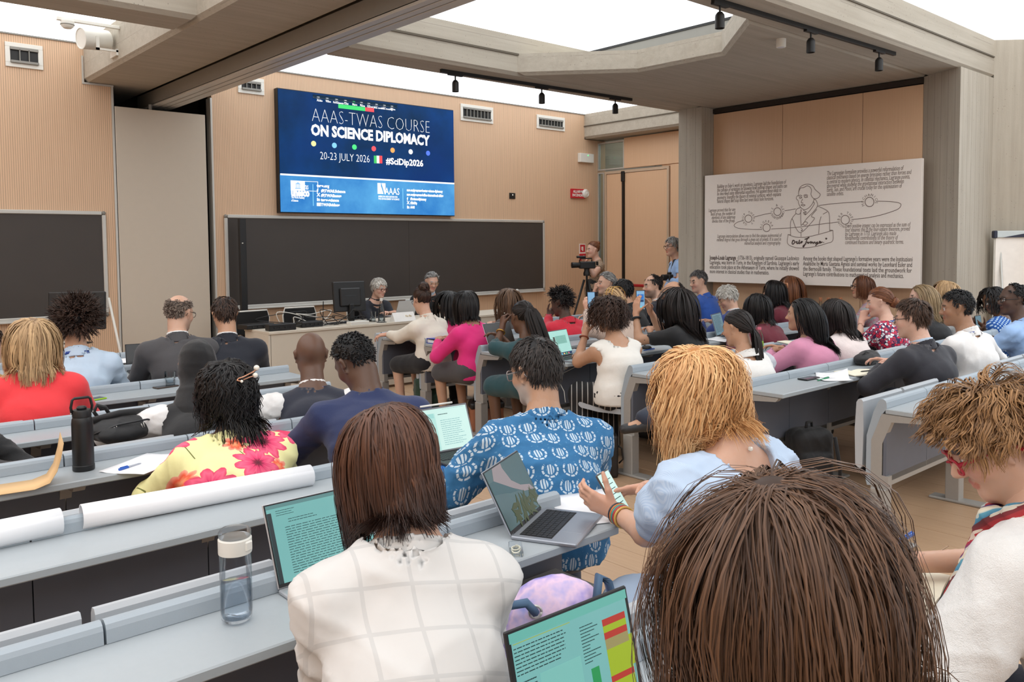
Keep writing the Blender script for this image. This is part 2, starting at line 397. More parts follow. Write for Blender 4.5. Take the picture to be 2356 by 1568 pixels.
# ------------------------------------------------------------------ wall fittings
def vent(px0, py0, px1, py1, fins, lab):
    a = aty(px0, py1, YW); b = aty(px1, py0, YW); w, h = b[0]-a[0], abs(b[2]-a[2])*.9
    zc = (a[2]+b[2])/2
    t = thing('air_vent', lab, 'vent', (a[0], YW, zc-h/2), group='wall air vents')
    f = MB(); e = .045
    for lo, hi in (((0, -.02, 0), (w, 0, e)), ((0, -.02, h-e), (w, 0, h)), ((0, -.02, e), (e, 0, h-e)), ((w-e, -.02, e), (w, 0, h-e))): f.box(lo, hi, bev=.003)
    f.build('frame', M_white, t)
    MB().box((e, -.004, e), (w-e, -.001, h-e)).build('opening', M_black, t)
    MB().box((e, -.03, h-e-.03), (w-e, -.02, h-e), bev=.003).box((e, -.045, e-.004), (w-e, -.01, e+.022), bev=.003).build('flap', M_greym, t)
    for i in range(fins):
        x = e+(w-2*e)*(i+1)/(fins+1); MB().box((x-.004, -.03, e), (x+.004, -.003, h-e-.02)).build('fin', M_greym, t)
vent(12.5, 104, 97, 155, 2, 'white framed wall air vent with three openings above the left blackboard')
vent(547, 181, 606, 215, 3, 'white framed wall air vent just left of the big screen, partly behind the rail')
vent(1059, 246, 1133, 279, 7, 'white framed wall air vent just right of the big screen')
vent(1234, 270, 1298, 297, 7, 'white framed wall air vent nearest the room corner, above the exit light')
# sockets and safety signs on the front wall
def wbox(px0, py0, px1, py1, Y=YW):
    a = aty(px0, py1, Y); b = aty(px1, py0, Y); return a, b
a, b = wbox(1171.5, 444, 1184.5, 457)
t = thing('wall_socket', 'small square black wall socket on the wood right of the screen', 'socket', (a[0], YW, a[2]))
w_, h_ = b[0]-a[0], b[2]-a[2]
MB().box((0, -.014, 0), (w_, 0, h_), bev=.003).build('plate', M_black, t); MB().box((w_*.42, -.017, h_*.55), (w_*.62, -.013, h_*.8)).build('switch', M_white, t)
a, b = wbox(1329, 353.5, 1360, 373)
w_, h_ = b[0]-a[0], .155
t = thing('emergency_light', 'white emergency light box with a tiny green lamp on the grooved wood', 'light', (a[0], YW, a[2]))
MB().box((0, -.07, 0), (w_, 0, h_), bev=.006).build('housing', M_white, t)
MB().tube([(w_*.55, -.071, h_*.78), (w_*.55, -.076, h_*.78)], .010, 10).build('indicator', plain('green_led', (.1, 1, .25, 1), .4, emit=1.2), t)
a, b = wbox(1312, 438, 1342, 454)
t = thing('fire_alarm_sign', 'red fire alarm plate with round white sounder on the front wall', 'alarm', (a[0], YW, a[2]))
w_, h_ = b[0]-a[0], .15
M_red = plain('sign_red', srgb(196, 30, 46), .4); M_signw = plain('sign_white', srgb(236, 232, 226), .5)
MB().box((0, -.04, -.01), (w_+.02, 0, h_), bev=.004).build('plate', M_red, t)
Tt = Matrix(((1, 0, 0, w_*.47), (0, 0, -1, -.042), (0, 1, 0, h_*.55), (0, 0, 0, 1)))
text_mesh('lettering', 'ALLARME\nINCENDIO', .062, M_signw, t, Tt, bold=.002, align='CENTER', width=w_*.86)
Tl = Matrix(((1, 0, 0, w_+.01), (0, 0, 1, 0), (0, -1, 0, h_*.5), (0, 0, 0, 1))) @ Matrix.Rotation(math.pi, 4, 'X')
MB().lathe([(.075, 0), (.078, .05), (.06, .075), (.05, .08), (.045, .07), (.02, .085), (.0001, .087)], 20, T=Tl).build('sounder', M_white, t, smooth='auto')
a, b = wbox(1333, 560.5, 1345.5, 581)
t = thing('fire_point_sign', 'small red and white fire extinguisher sign behind the video camera', 'sign', (a[0], YW, a[2]))
w_, h_ = b[0]-a[0], b[2]-a[2]
MB().box((-.005, -.01, -.02), (w_+.01, 0, h_), bev=.002).build('plate', M_signw, t)
MB().box((.008, -.012, .01), (w_-.006, -.01, h_-.015)).build('red_field', M_red, t)
MB().box((w_*.42, -.014, h_*.2), (w_*.62, -.012, h_*.55)).box((w_*.3, -.014, h_*.55), (w_*.62, -.012, h_*.68)).box((w_*.25, -.014, h_*.3), (w_*.33, -.012, h_*.6)).build('pictogram', M_signw, t)
a, b = wbox(1333, 583, 1345.5, 599)
t = thing('alarm_button', 'red call point plate below the fire extinguisher sign', 'alarm', (a[0], YW, a[2]))
MB().box((0, -.03, 0), (b[0]-a[0], 0, b[2]-a[2]), bev=.003).build('plate', M_red, t); MB().box((.04, -.035, .03), (.09, -.03, .08)).build('button', M_signw, t)
# ------------------------------------------------------------------ blackboards
M_slate = plain('blackboard_slate', srgb(62, 56, 52), .55, 0, .08, 3)
def board(name, x0, x1, z0, z1, lab, pieces):
    t = thing(name, lab, 'blackboard', (x0, YW, z0)); w, h = x1-x0, z1-z0
    for i in range(pieces):
        MB().box((.03+(w-.06)*i/pieces+.0015, -.022, .03), (.03+(w-.06)*(i+1)/pieces-.0015, -.005, h-.03)).build('writing_panel', M_slate, t)
    e = .042
    for nm, lo, hi in (('frame_top', (e, -.034, h-e), (w-e, 0, h)), ('frame_bottom', (e, -.034, 0), (w-e, 0, e)), ('frame_side', (0, -.034, e), (e, 0, h-e)), ('frame_side', (w-e, -.034, e), (w, 0, h-e))):
        MB().box(lo, hi, bev=.006).build(nm, M_alu, t)
    for cx in (0, w-e):
        for cz in (0, h-e): MB().box((cx-.002, -.037, cz-.002), (cx+e+.002, 0, cz+e+.002), bev=.016).build('corner_cap', M_greym, t)
    MB().box((e, -.085, -.012), (w-e, -.03, .006), bev=.004).build('chalk_tray', M_alu, t)
    return t
board('blackboard', 4.12, 9.57, .885, 2.055, 'long dark blackboard in an aluminium frame below the big screen', 2)
board('blackboard', -1.9, 2.765, .885, 2.065, 'dark blackboard in an aluminium frame left of the partition leaf', 2)
# ------------------------------------------------------------------ LED screen
def q2(px, py, Y): p = aty(px, py, Y); return p[0], p[2]
YSC = 9.9
sx0, sz1 = q2(640.2, 203.5, YSC); sx1, sz0 = q2(1046, 495.5, YSC); sw, sh = sx1-sx0, sz1-sz0
scr = thing('led_screen', 'large wall screen showing a blue course title slide', 'screen', (sx0, YSC, sz0))
MB().box((-.012, .012, -.012), (sw+.012, .1, sh+.012), bev=.003).build('casing', M_black, scr)
def emis(name, col, s=1.):
    if name in MATS: return MATS[name]
    k = NT(name); k.base((.01, .01, .01, 1)); k.p.inputs['Emission Color'].default_value = col; k.p.inputs['Emission Strength'].default_value = s; k.set(Roughness=.5)
    n = k.noise(k.obj(), 20); k.val(k.p.inputs['Emission Strength'], k.math('MULTIPLY_ADD', n, .06*s, .97*s)); MATS[name] = k.m; return k.m
def screenmat(name, c1, c2, sc=1.3, c3=None, s=1.):
    k = NT(name); v = k.obj(); n = k.noise(v, sc, 6, .6); n2 = k.noise(v, sc*.6, 2)
    c = k.ramp(n, [(.35, c1), (.72, c2)])
    if c3: c = k.mix(k.ramp(n2, [(.45, (0, 0, 0, 1)), (.75, (1, 1, 1, 1))]), c, c3)
    k.base((.01, .01, .01, 1)); k.set(Roughness=.6); k.l(c, k.p.inputs['Emission Color']); k.p.inputs['Emission Strength'].default_value = s; k.p.inputs['Specular IOR Level'].default_value = .05
    MATS[name] = k.m; return k.m
zb = q2(645.5, 401.5, YSC)[1]-sz0
MB().box((0, 0, zb), (sw, .012, sh)).build('title_field', screenmat('screen_navy', srgb(4, 42, 74), srgb(6, 66, 132), 1.2, srgb(3, 48, 110)), scr)
MB().box((0, 0, 0), (sw, .012, zb)).build('footer_field', screenmat('screen_blue', srgb(32, 112, 190), srgb(92, 172, 226), 1.1), scr)
E_w = emis('screen_white', (1, 1, 1, 1), 1.05)
MB().box((0, -.002, zb-.006), (sw, .0, zb+.016)).build('divider', E_w, scr)
def uv(cx, cy): x, z = q2(620+cx/4.9, 190+cy/4.9, YSC); return x-sx0, z-sz0
def stext(name, txt, cx, cy, size, bold=0., width=None, mat=None, space=1.):
    u, v = uv(cx, cy)
    if width is not None: u2, _ = uv(width[0], width[1]); width = u2-u
    return text_mesh(name, txt, size, mat or E_w, scr, Matrix(((1, 0, 0, u), (0, 0, -1, -.003), (0, 1, 0, v), (0, 0, 0, 1))), bold=bold, width=width, extrude=.0005)
stext('title_lettering', 'AAAS-TWAS COURSE', 472, 437, .262, -.0085, (1798, 571))
stext('title_bold_lettering', 'ON SCIENCE DIPLOMACY', 468, 587, .197, .0085, (1808, 700))
stext('date_lettering', '20-23 JULY 2026', 567, 862, .145, -.002, (1124, 900))
stext('hashtag', '#SciDip2026', 1315, 915, .125, .004, (1735, 940))
for i, (x, y, c) in enumerate(((497, 687, (240, 240, 160)), (731, 707, (130, 205, 250)), (957, 726, (70, 225, 130)), (1175, 744, (245, 80, 90)), (1387, 762, (250, 170, 90)), (1591, 779, (250, 250, 250)), (1787, 795, (80, 120, 240)))):
    u, v = uv(x, y); MB().lathe([(.0001, .0), (.036, 0), (.036, .002), (.0001, .002)], 20, T=Matrix(((1, 0, 0, u), (0, 0, -1, -.001), (0, 1, 0, v), (0, 0, 0, 1)))).build('dot', emis('dot_%d' % i, srgb(*c), 1.05), scr)
for i, c in enumerate(((60, 200, 100), (250, 250, 250), (240, 70, 80))):
    u, v = uv(1178+i*29.5, 908); MB().box((u, -.003, v), (u+.05, 0, v+.105)).build('flag_stripe', emis('flag_%d' % i, srgb(*c)), scr)
# footer logos and addresses
u, v = uv(240, 1215); MB().box((u, -.003, v), (u+.2, 0, v+.13)).build('logo_block', E_w, scr)
MB().prism([(u+.06, v+.085), (u+.14, v+.085), (u+.10, v+.11)], -.005, -.003, 1).box((u+.06, -.005, v+.025), (u+.14, -.003, v+.035)).box((u+.072, -.005, v+.035), (u+.08, -.003, v+.085)).box((u+.096, -.005, v+.035), (u+.104, -.003, v+.085)).box((u+.12, -.005, v+.035), (u+.128, -.003, v+.085)).build('temple_mark', emis('logo_blue', srgb(140, 190, 240)), scr)
f = MB()
for lo, hi in (((u+.2, v), (u+.39, v+.006)), ((u+.2, v+.124), (u+.39, v+.13)), ((u+.384, v), (u+.39, v+.13))): f.box((lo[0], -.003, lo[1]), (hi[0], 0, hi[1]))
f.build('logo_frame', E_w, scr)
stext('logo_word', 'twas', 358, 1200, .115, .001, (438, 1205))
stext('logo_name', 'unesco', 243, 1273, .125, .008, (452, 1278))
stext('logo_small', 'The World Academy\nof Sciences', 245, 1303, .04, .001, (395, 1310))
for x, y0, y1 in ((494, 1388, 1145), (1506, 1418, 1192)):
    (u, v), (_, v2) = uv(x, y0), uv(x, y1); MB().box((u-.004, -.002, v), (u+.004, 0, v2)).build('rule', emis('rule_cyan', srgb(140, 215, 255)), scr)
for i, (s, y) in enumerate((('twas.org', 1175), ('@TWAS.Science', 1232), ('@TWASnews', 1284), ('twas-science', 1335), ('TWASvideos', 1388))):
    stext('address', s, 533 if i == 0 else 580, y, .052, .003)
for s, y in (('f', 1235), ('X', 1280), ('in', 1332)): stext('icon', s, 534, y, .062, .003)
u, v = uv(533, 1390); MB().box((u, -.003, v), (u+.06, 0, v+.045), bev=.002).build('icon', E_w, scr)
u, v = uv(1219, 1252); MB().prism([(u, v), (u+.055, v), (u+.055, v+.15), (u, v+.15)], -.003, 0, 1).prism([(u+.065, v+.15), (u+.115, v), (u+.13, v), (u+.13, v+.15)], -.003, 0, 1).prism([(u+.06, v+.1), (u+.095, v), (u+.06, v)], -.003, 0, 1).build('association_mark', E_w, scr)
stext('association_name', 'AAAS', 1300, 1258, .135, .001, (1465, 1265))
stext('association_small', 'AMERICAN ASSOCIATION FOR\nTHE ADVANCEMENT OF SCIENCE', 1225, 1290, .033, .001, (1463, 1300))
for i, (s, x, y, x2) in enumerate((('aaas.org/programs/center-science-diplomacy', 1547, 1222, 1953), ('aaas.org/programs/office-international-affairs', 1547, 1272, 1960), ('@sciencediplomacy', 1587, 1322, 1768), ('@SciDip', 1587, 1368, 1663), ('AAAS', 1587, 1416, 1638))):
    stext('address', s, x, y, .05, .003, (x2, y+8))
for s, y in (('f', 1325), ('X', 1368), ('in', 1416)): stext('icon', s, 1549, y, .06, .003)
# meeting toolbar
u, v = uv(505, 250); u2, v2 = uv(1420, 300)
MB().box((u, -.0015, v2+.06), (u2, 0, sh-.07), bev=.0007).build('toolbar', emis('toolbar_navy', srgb(16, 44, 66)), scr)
for s, x, y in (('Audio', 533, 208), ('Video', 632, 218), ('Participants', 716, 230), ('Chat', 840, 243), ('Share', 932, 254), ('Pause', 1020, 266), ('Layout', 1100, 276), ('Slide control', 1170, 287), ('Hide meeting', 1258, 297), ('More', 1366, 307)):
    stext('toolbar_label', s, x, y, .034, .001)
E_g = emis('meeting_green', srgb(50, 220, 110)); E_r = emis('meeting_red', srgb(240, 70, 80))
for i, (x, y) in enumerate(((550, 170), (650, 182), (755, 195), (856, 207), (950, 219), (1037, 230), (1119, 241), (1206, 250), (1295, 262), (1380, 272))):
    u, v = uv(x, y); MB().box((u-.022, -.003, v-.02), (u+.022, 0, v+.02), bev=.001).box((u-.012, -.005, v-.008), (u+.012, -.003, v+.01)).build('toolbar_icon', [E_g if i == 4 else E_w][0], scr)
u, v = uv(775, 277); u2, v2 = uv(1078, 308)
MB().box((u, -.004, (v+v2)/2-.014), (u2, -.001, (v+v2)/2+.04), bev=.001).build('sharing_bar', E_g, scr)
u3, _ = uv(1178, 318); MB().box((u2, -.004, (v+v2)/2-.014), (u3, -.001, (v+v2)/2+.04), bev=.001).build('stop_bar', E_r, scr)
stext('sharing_text', 'You are screen sharing', 822, 277, .03, 0, (960, 290), emis('text_green', srgb(10, 120, 60))); stext('stop_text', 'Stop share', 1092, 307, .03, .001, (1166, 314))
# ------------------------------------------------------------------ information board on the right wall
XP = 9.385
def pyz(px, py): p = atx(px, py, XP); return p[1], p[2]
py0, pz1 = pyz(1621.5, 404.1); py1, pz0 = pyz(2116.5, 664); pw, ph = py0-py1, pz1-pz0
ps = thing('information_board', 'large pale grey printed board with a line-drawn portrait on the right wall', 'board', (XP, py0, pz0))
MB().box((0, -pw, 0), (.05, 0, ph), bev=.002).build('sheet', plain('board_paper', srgb(238, 229, 220), .6, 0, .015), ps)
for _v, _u in ((.3, .5), (.3, pw-.5), (ph-.3, .5), (ph-.3, pw-.5)): MB().tube([(.05, -_u, _v), (.215, -_u, _v)], .02, 8).build('wall_spacer', M_greym, ps)
M_ink = plain('brown_ink', srgb(126, 110, 102), .7); M_inkd = plain('dark_ink', srgb(84, 70, 64), .7)
def pu(cx, cy):
    y, z = pyz(1610+cx/4.53, 360+cy/4.53); return py0-y, z-pz0
def ptext(txt, cx, cy, size, width, shear=.2, align='LEFT', mat=None, bold=0., line=1.):
    u, v = pu(cx, cy)
    if width: u2, _ = pu(*width); width = abs(u2-u)
    return text_mesh('printed_text', txt, size, mat or M_ink, ps, Matrix(((0, 0, -1, -.0012), (-1, 0, 0, -u), (0, 1, 0, v), (0, 0, 0, 1))), bold=bold, align=align, shear=shear, width=width, extrude=.0004, line=line)
for lines in ((("The Lagrangian formalism provides a powerful reformulation of", 1325, 196, 2122, 138), ("classical mechanics based on energy principles rather than forces and", 1323, 240, 2204, 180), ("is central to modern physics. In celestial mechanics, Lagrange points,", 1323, 283, 2188, 225), ("discovered while studying the gravitational interaction between", 1323, 325, 2124, 277), ("Earth, Sun, and Moon, are crucial today for the optimisation of", 1323, 367, 2108, 325), ("satellite orbits.", 1323, 411, 1498, 404)),
              (("Building on Euler's work on geodesics, Lagrange laid the foundations of", 180, 330, 900, 283), ("the calculus of variations by showing how optimal shapes and paths can", 180, 368, 908, 325), ("be described using differential equations. He applied these ideas to", 180, 406, 850, 370), ("geometry, founding the theory of minimal surfaces, which explains", 180, 446, 848, 412), ("natural shapes like soap films and even black hole horizons.", 180, 484, 768, 458)),
              (("Every positive integer can be expressed as the sum of", 1515, 742, 2196, 727), ("four squares: this is the four-square theorem, proved", 1515, 783, 2190, 775), ("by Lagrange in 1770. Lagrange also made", 1515, 826, 2046, 822), ("fundamental contributions to the theory of", 1513, 868, 2066, 868), ("continued fractions and binary quadratic forms.", 1513, 912, 2122, 913))):
    for s, x, y, x2, y2 in lines: ptext(s, x, y, .072, (x2, y2))
for s, x, y, x0 in (("Lagrange proved that for any", 370, 566, 92), ("finite group, the number of", 370, 606, 112), ("elements of any subgroup", 370, 644, 125), ("divides that of the group.", 368, 682, 130), ("Lagrange interpolation allows one to find the unique polynomial of", 850, 836, 180), ("minimal degree that goes through a given set of points. It is used in", 848, 876, 178), ("numerical analysis and cryptography.", 845, 916, 467)):
    ptext(s, x, y, .066, (x0, y+6), align='RIGHT')
for s, x, y, x2, y2 in (("(1736-1813), originally named Giuseppe Lodovico", 395, 1074, 1033, 1080), ("Lagrangia, was born in Turin, in the Kingdom of Sardinia. Lagrange's early", 104, 1120, 1033, 1132), ("education took place at the Athenaeum of Turin, where he initially showed", 104, 1167, 1031, 1180), ("more interest in classical studies than in mathematics.", 104, 1214, 720, 1226), ("Among the books that shaped Lagrange's formative years were the Instituzioni", 1077, 1082, 2218, 1088), ("Analitiche by Maria Gaetana Agnesi and seminal works by Leonhard Euler and", 1077, 1134, 2213, 1145), ("the Bernoulli family. These foundational texts laid the groundwork for", 1077, 1188, 2210, 1202), ("Lagrange's future contributions to mathematical analysis and mechanics.", 1077, 1240, 2122, 1258)):
    ptext(s, x, y, .076, (x2, y2), 0., bold=.0003, mat=M_inkd)
ptext("Joseph-Louis Lagrange", 104, 1072, .078, (380, 1076), 0, bold=.002, mat=M_inkd)
def pline(pts, r=.0036, mat=None, name='drawn_line'):
    P = []
    for x, y in pts: u, v = pu(x, y); P.append((-.001, -u, v))
    MB().tube(P, r, 4).build(name, mat or M_ink, ps)
def smooth(pts, n=8, closed=False):
    P = [np.array(p, float) for p in pts]
    if closed: P = [P[-1]]+P+[P[0], P[1]]
    else: P = [2*P[0]-P[1]]+P+[2*P[-1]-P[-2]]
    out = []
    for i in range(1, len(P)-2):
        for t in np.linspace(0, 1, n, endpoint=False):
            a, b, c, d = P[i-1:i+3]; out.append(.5*((2*b)+(c-a)*t+(2*a-5*b+4*c-d)*t*t+(3*b-a-3*c+d)*t**3))
    out.append(P[-2]); return out
for pts in ([(1240, 510), (1400, 490), (1700, 468)], [(1838, 464), (1980, 468), (2070, 480), (2097, 503), (2060, 550), (1900, 605), (1740, 638), (1590, 655)], [(1440, 682), (1240, 706), (1000, 738), (745, 754)], [(650, 758), (520, 757), (400, 745), (358, 718), (390, 685), (455, 665)], [(570, 628), (680, 600), (748, 588)], [(885, 565), (1000, 545)],
            # head, wig and face
            [(1030, 370), (1045, 322), (1085, 294), (1135, 288), (1178, 305), (1205, 345), (1240, 375), (1256, 396), (1240, 425), (1205, 440), (1180, 430), (1160, 395), (1165, 350), (1150, 318), (1118, 305), (1085, 322), (1050, 330), (1032, 370), (1030, 405)],
            [(1030, 405), (1012, 415), (1008, 440), (1025, 458), (1032, 490), (1050, 525), (1085, 552), (1125, 542), (1160, 510), (1185, 470), (1190, 440)],
            [(1038, 425), (1050, 418), (1065, 426), (1050, 436), (1038, 430)], [(1085, 415), (1105, 408), (1125, 420), (1105, 428), (1088, 422)], [(1072, 440), (1058, 478), (1078, 484)], [(1055, 505), (1075, 498), (1098, 505), (1078, 514), (1055, 505)], [(1030, 412), (1050, 402), (1068, 410)], [(1082, 405), (1105, 396), (1128, 405)],
            # collar, lapels, shoulders
            [(1190, 440), (1215, 460), (1228, 510), (1190, 570), (1120, 640), (1085, 690), (1055, 720)], [(1180, 470), (1195, 490), (1150, 560), (1100, 610)], [(1050, 530), (1010, 550), (1002, 590), (1040, 600), (1060, 560)], [(1005, 590), (965, 640), (975, 670), (1000, 740), (1040, 790), (1080, 775), (1135, 720), (1196, 645), (1165, 620), (1220, 550)], [(1228, 515), (1285, 540), (1335, 570), (1352, 620), (1355, 780)], [(960, 645), (945, 700), (948, 820)], [(1055, 545), (1052, 640), (1056, 720)], [(1330, 575), (1285, 600)], [(1265, 625), (1248, 690), (1240, 805)], [(1080, 560), (1112, 580), (1078, 585), (1110, 600), (1085, 604)],
            [(1075, 700), (1095, 680), (1125, 690), (1100, 715), (1075, 705)], [(1055, 745), (1070, 760), (1055, 775), (1072, 770)], [(1055, 790), (1056, 835)],
            # ribbon
            [(920, 812), (1000, 838), (1110, 838), (1240, 810), (1388, 768)], [(920, 812), (916, 905), (980, 942), (1060, 952), (1200, 938), (1320, 905), (1386, 875), (1388, 768)], [(1355, 765), (1388, 768)], [(920, 812), (946, 815)]):
    pline(smooth(pts, 5))
for x, y, r, s in ((507, 646, 36, 'GROUP THEORY'), (810, 573, 38, 'ANALYSIS & GEOMETRY'), (697, 741, 38, 'ALGEBRA'), (1770, 472, 46, 'MECHANICS'), (1517, 658, 44, 'NUMBER THEORY')):
    pline([(x+r*math.cos(a), y+r*1.06*math.sin(a)) for a in np.linspace(0, 2*math.pi, 25)], .0042)
    u0, v0 = pu(x, y); rr = (pu(x+r, y)[0]-u0)*1.32; st = .031/rr; n_ = len(s)
    for i, ch in enumerate(s):
        th = math.pi/2+.12-(i-(n_-1)/2)*st
        if ch == ' ': continue
        text_mesh('label_letter', ch, .042, M_ink, ps, Matrix(((0, 0, -1, -.0012), (-1, 0, 0, -(u0+rr*math.cos(th))), (0, 1, 0, v0+rr*math.sin(th)), (0, 0, 0, 1))) @ Matrix.Rotation(th-math.pi/2, 4, 'Z'), align='CENTER', extrude=.0003)
for pts in ([(975, 872), (962, 900), (972, 912), (992, 890), (980, 872), (965, 878)], [(1000, 892), (1015, 885), (1012, 905), (1030, 902)], [(1030, 902), (1040, 868), (1036, 905), (1048, 900), (1060, 885), (1070, 886), (1058, 902), (1068, 886)], [(1095, 862), (1140, 845), (1125, 850), (1100, 910), (1082, 942), (1078, 930), (1110, 905)], [(1115, 895), (1130, 890), (1128, 905), (1150, 890), (1165, 888), (1155, 905), (1178, 890), (1182, 905), (1200, 888), (1205, 905), (1228, 888), (1215, 920), (1208, 925), (1240, 900), (1262, 890), (1248, 882), (1250, 902), (1280, 888)], [(1290, 892), (1294, 896)], [(1312, 850), (1324, 852), (1318, 860), (1312, 850)]):
    pline(smooth(pts, 5), .0065, M_inkd, 'signature_stroke')
# ------------------------------------------------------------------ ceiling fittings
def track(lab, pA, pB, spots, z=ZS):
    A = atz(*pA, z-.02); B = atz(*pB, z-.02); d = B-A; L = np.linalg.norm(d); rz = math.atan2(d[1], d[0])
    t = thing('track_light', lab, 'track light', (A[0], A[1], z), rz)
    MB().box((0, -.017, -.034), (L, .017, 0), bev=.002).build('track', M_blackm, t)
    for px, py in spots:
        p = atz(px, py, z-.06); s = np.dot(p-A, d)/L
        MB().box((s-.09, -.016, -.05), (s+.09, .016, -.034)).build('adaptor', M_blackm, t)
        h = MB().lathe([(.0001, -.088), (.018, -.094), (.034, -.115), (.036, -.13), (.036, -.215), (.03, -.216), (.028, -.2), (.0001, -.2)], 16, c=(s, 0, 0)).build('spot_head', M_blackm, t, smooth='auto')
        MB().tube([(s, 0, -.045), (s, 0, -.1)], .008, 8).build('stem', M_blackm, h)
track('black ceiling track with three small spotlights in front of the big screen', (1014, 163), (1453, 230), ((1051, 176), (1249, 206), (1414.5, 232)))
track('black ceiling track with three small spotlights on the soffit near the right pier', (1640, 0), (2058, 125), ((1676, 12), (1868, 78), (2025, 124)))
p = atz(1797, 100, ZS-.04); t = thing('motion_sensor', 'small white cylinder sensor under the concrete soffit', 'sensor', (p[0], p[1], ZS))
MB().lathe([(.04, -.075), (.043, -.07), (.043, 0)], 16).build('body', M_white, t, smooth='auto'); MB().lathe([(.0001, -.08), (.03, -.077), (.034, -.073)], 14).build('lens', plain('sensor_lens', srgb(200, 200, 205), .3), t)
# smoke detector on a trunking arm and horn loudspeaker on the left beam
p = atx(275, 75, 2.6); a = np.array([2.6, p[1], p[2]+.06]); b = aty(163, 58, p[1])
t = thing('smoke_detector', 'white smoke detector hanging at the end of a thin trunking arm', 'detector', (0, 0, 0))
MB().box((b[0]-.12, a[1]-.02, a[2]-.03), (2.6, a[1]+.02, a[2]), bev=.003).build('trunking', M_white, t)
MB().lathe([(.0001, -.095), (.035, -.095), (.052, -.08), (.06, -.06), (.06, -.03)], 18, c=(b[0]-.03, a[1], a[2])).build('detector_head', M_white, t, smooth='auto')
MB().lathe([(.061, -.066), (.063, -.062), (.061, -.058)], 18, c=(b[0]-.03, a[1], a[2])).build('slot_ring', M_greym, t)
p = atx(262, 112, 2.6)
t = thing('loudspeaker', 'white cylindrical loudspeaker bracketed to the side of the left concrete beam', 'loudspeaker', (2.6, p[1], p[2]))
Tm = Matrix.Translation((-.16, -.02, .06)) @ Matrix.Rotation(math.radians(12), 4, 'Z') @ Matrix.Rotation(math.radians(-96), 4, 'Y')
MB().lathe([(.0001, .0), (.07, 0), (.095, .02), (.1, .06), (.1, .27), (.104, .29), (.096, .292), (.09, .285), (.0001, .28)], 24, T=Tm @ Matrix.Translation((0, 0, -.13))).build('horn_body', M_white, t, smooth='auto')
MB().box((-.2, -.14, -.06), (-.0, -.12, -.04)).box((-.2, -.14, -.06), (-.17, -.12, .07)).box((-.02, -.14, -.09), (0, .06, -.03)).build('bracket', M_white, t)
# ------------------------------------------------------------------ lecture benches
M_lam = plain('blue_grey_laminate', srgb(164, 171, 175), .38, 0, .02, 60, .03)
M_pad = plain('blue_grey_backrest', srgb(158, 168, 176), .5, 0, .02, 40, .04)
M_seat = plain('pale_grey_seat', srgb(178, 182, 186), .5, 0, .02)
M_frame = plain('warm_grey_frame', srgb(160, 156, 150), .5, .1, .03, 50, .05)
M_mod = plain('charcoal_modesty', srgb(96, 100, 110), .55, 0, .05)
LROWS = [(.87, .2, 2.35), (1.745, -.95, 2.0), (2.62, -1.1, 2.2), (3.53, -1.2, 2.4), (4.41, -1.3, 2.6), (5.29, -1.4, 2.75), (6.15, -1.5, 2.85), (6.95, -1.6, 2.6)]
RROWS = [(1.73, 4.48, 8.2), (2.615, 4.48, 9.25), (3.52, 4.48, 8.7), (4.43, 4.48, 9.25), (5.20, 4.48, 9.25), (6.02, 4.48, 9.1), (6.75, 4.48, 9.1)]
SEATED = []     # (x, y) of every seated hip, filled in by the people list
def _profile(poly, w, nm, mat):
    m = MB().prism(poly, -w/2, w/2, 0); o = m.build(nm, mat); me = o.data; bpy.data.objects.remove(o); return me
P_BACK = [(.345, .305), (.368, .302), (.376, .33), (.374, .58), (.336, .72), (.309, .780), (.300, .791), (.285, .793), (.272, .786), (.267, .775), (.264, .744), (.296, .70), (.338, .58)]
P_SEATUP = [(.402, .40), (.412, .385), (.430, .385), (.442, .40), (.448, .60), (.440, .755), (.430, .772), (.412, .774), (.402, .762), (.398, .6)]
P_SEATDN = [(.385, .425), (.60, .412), (.78, .420), (.806, .432), (.812, .447), (.80, .460), (.76, .464), (.60, .452), (.44, .462), (.39, .462)]
P_FRAME = [(.03, .712), (.05, .688), (.238, .672), (.286, .546), (.286, .372), (.250, .370), (.250, .295), (.347, .295), (.347, .56), (.290, .712)]
def bench(name, lab, Yf, x0, x1, group):
    t = thing(name, lab, 'bench', (x0, Yf, 0), group=group); w = x1-x0
    MB().box((0, 0, .714), (w, .272, .742), bev=.004).build('desktop', M_lam, t)
    n = max(1, round(w/.53)); p = w/n
    key = round(p, 3)
    bm_ = _profile(P_BACK, p-.006, 'backrest', M_pad); su = _profile(P_SEATUP, p-.03, 'seat_up', M_seat); sd = _profile(P_SEATDN, p-.03, 'seat_down', M_seat)
    mo = _profile([(.262, .335), (.280, .335), (.280, .706), (.262, .706)], p-.004, 'modesty', M_mod)
    for i in range(n):
        cx = p*(i+.5)
        for nm, me in (('backrest', bm_), ('modesty_panel', mo)):
            o = bpy.data.objects.new(nm, me); link(o, t); o.location = (cx, 0, 0)
        occ = any(abs(sx-(x0+cx)) < .3 and .38 < sy-Yf < 1.0 for sx, sy in SEATED)
        o = bpy.data.objects.new('seat', sd if occ else su); link(o, t); o.location = (cx, 0, 0)
    fr = _profile(P_FRAME, .045, 'frame', M_frame)
    xs = [.024]+[p*j for j in range(2, n-1, 2)]+[w-.024]
    for x in xs:
        o = bpy.data.objects.new('side_frame', fr); link(o, t); o.location = (x, 0, 0)
        MB().box((x-.04, .258, 0), (x+.04, .342, .297), bev=.004).build('leg', M_frame, t)
        MB().box((x-.05, .12, 0), (x+.05, .44, .018), bev=.006).build('foot', M_frame, t)
    MB().box((.05, .262, .31), (w-.05, .30, .365)).build('rail', M_frame, t)
    return t
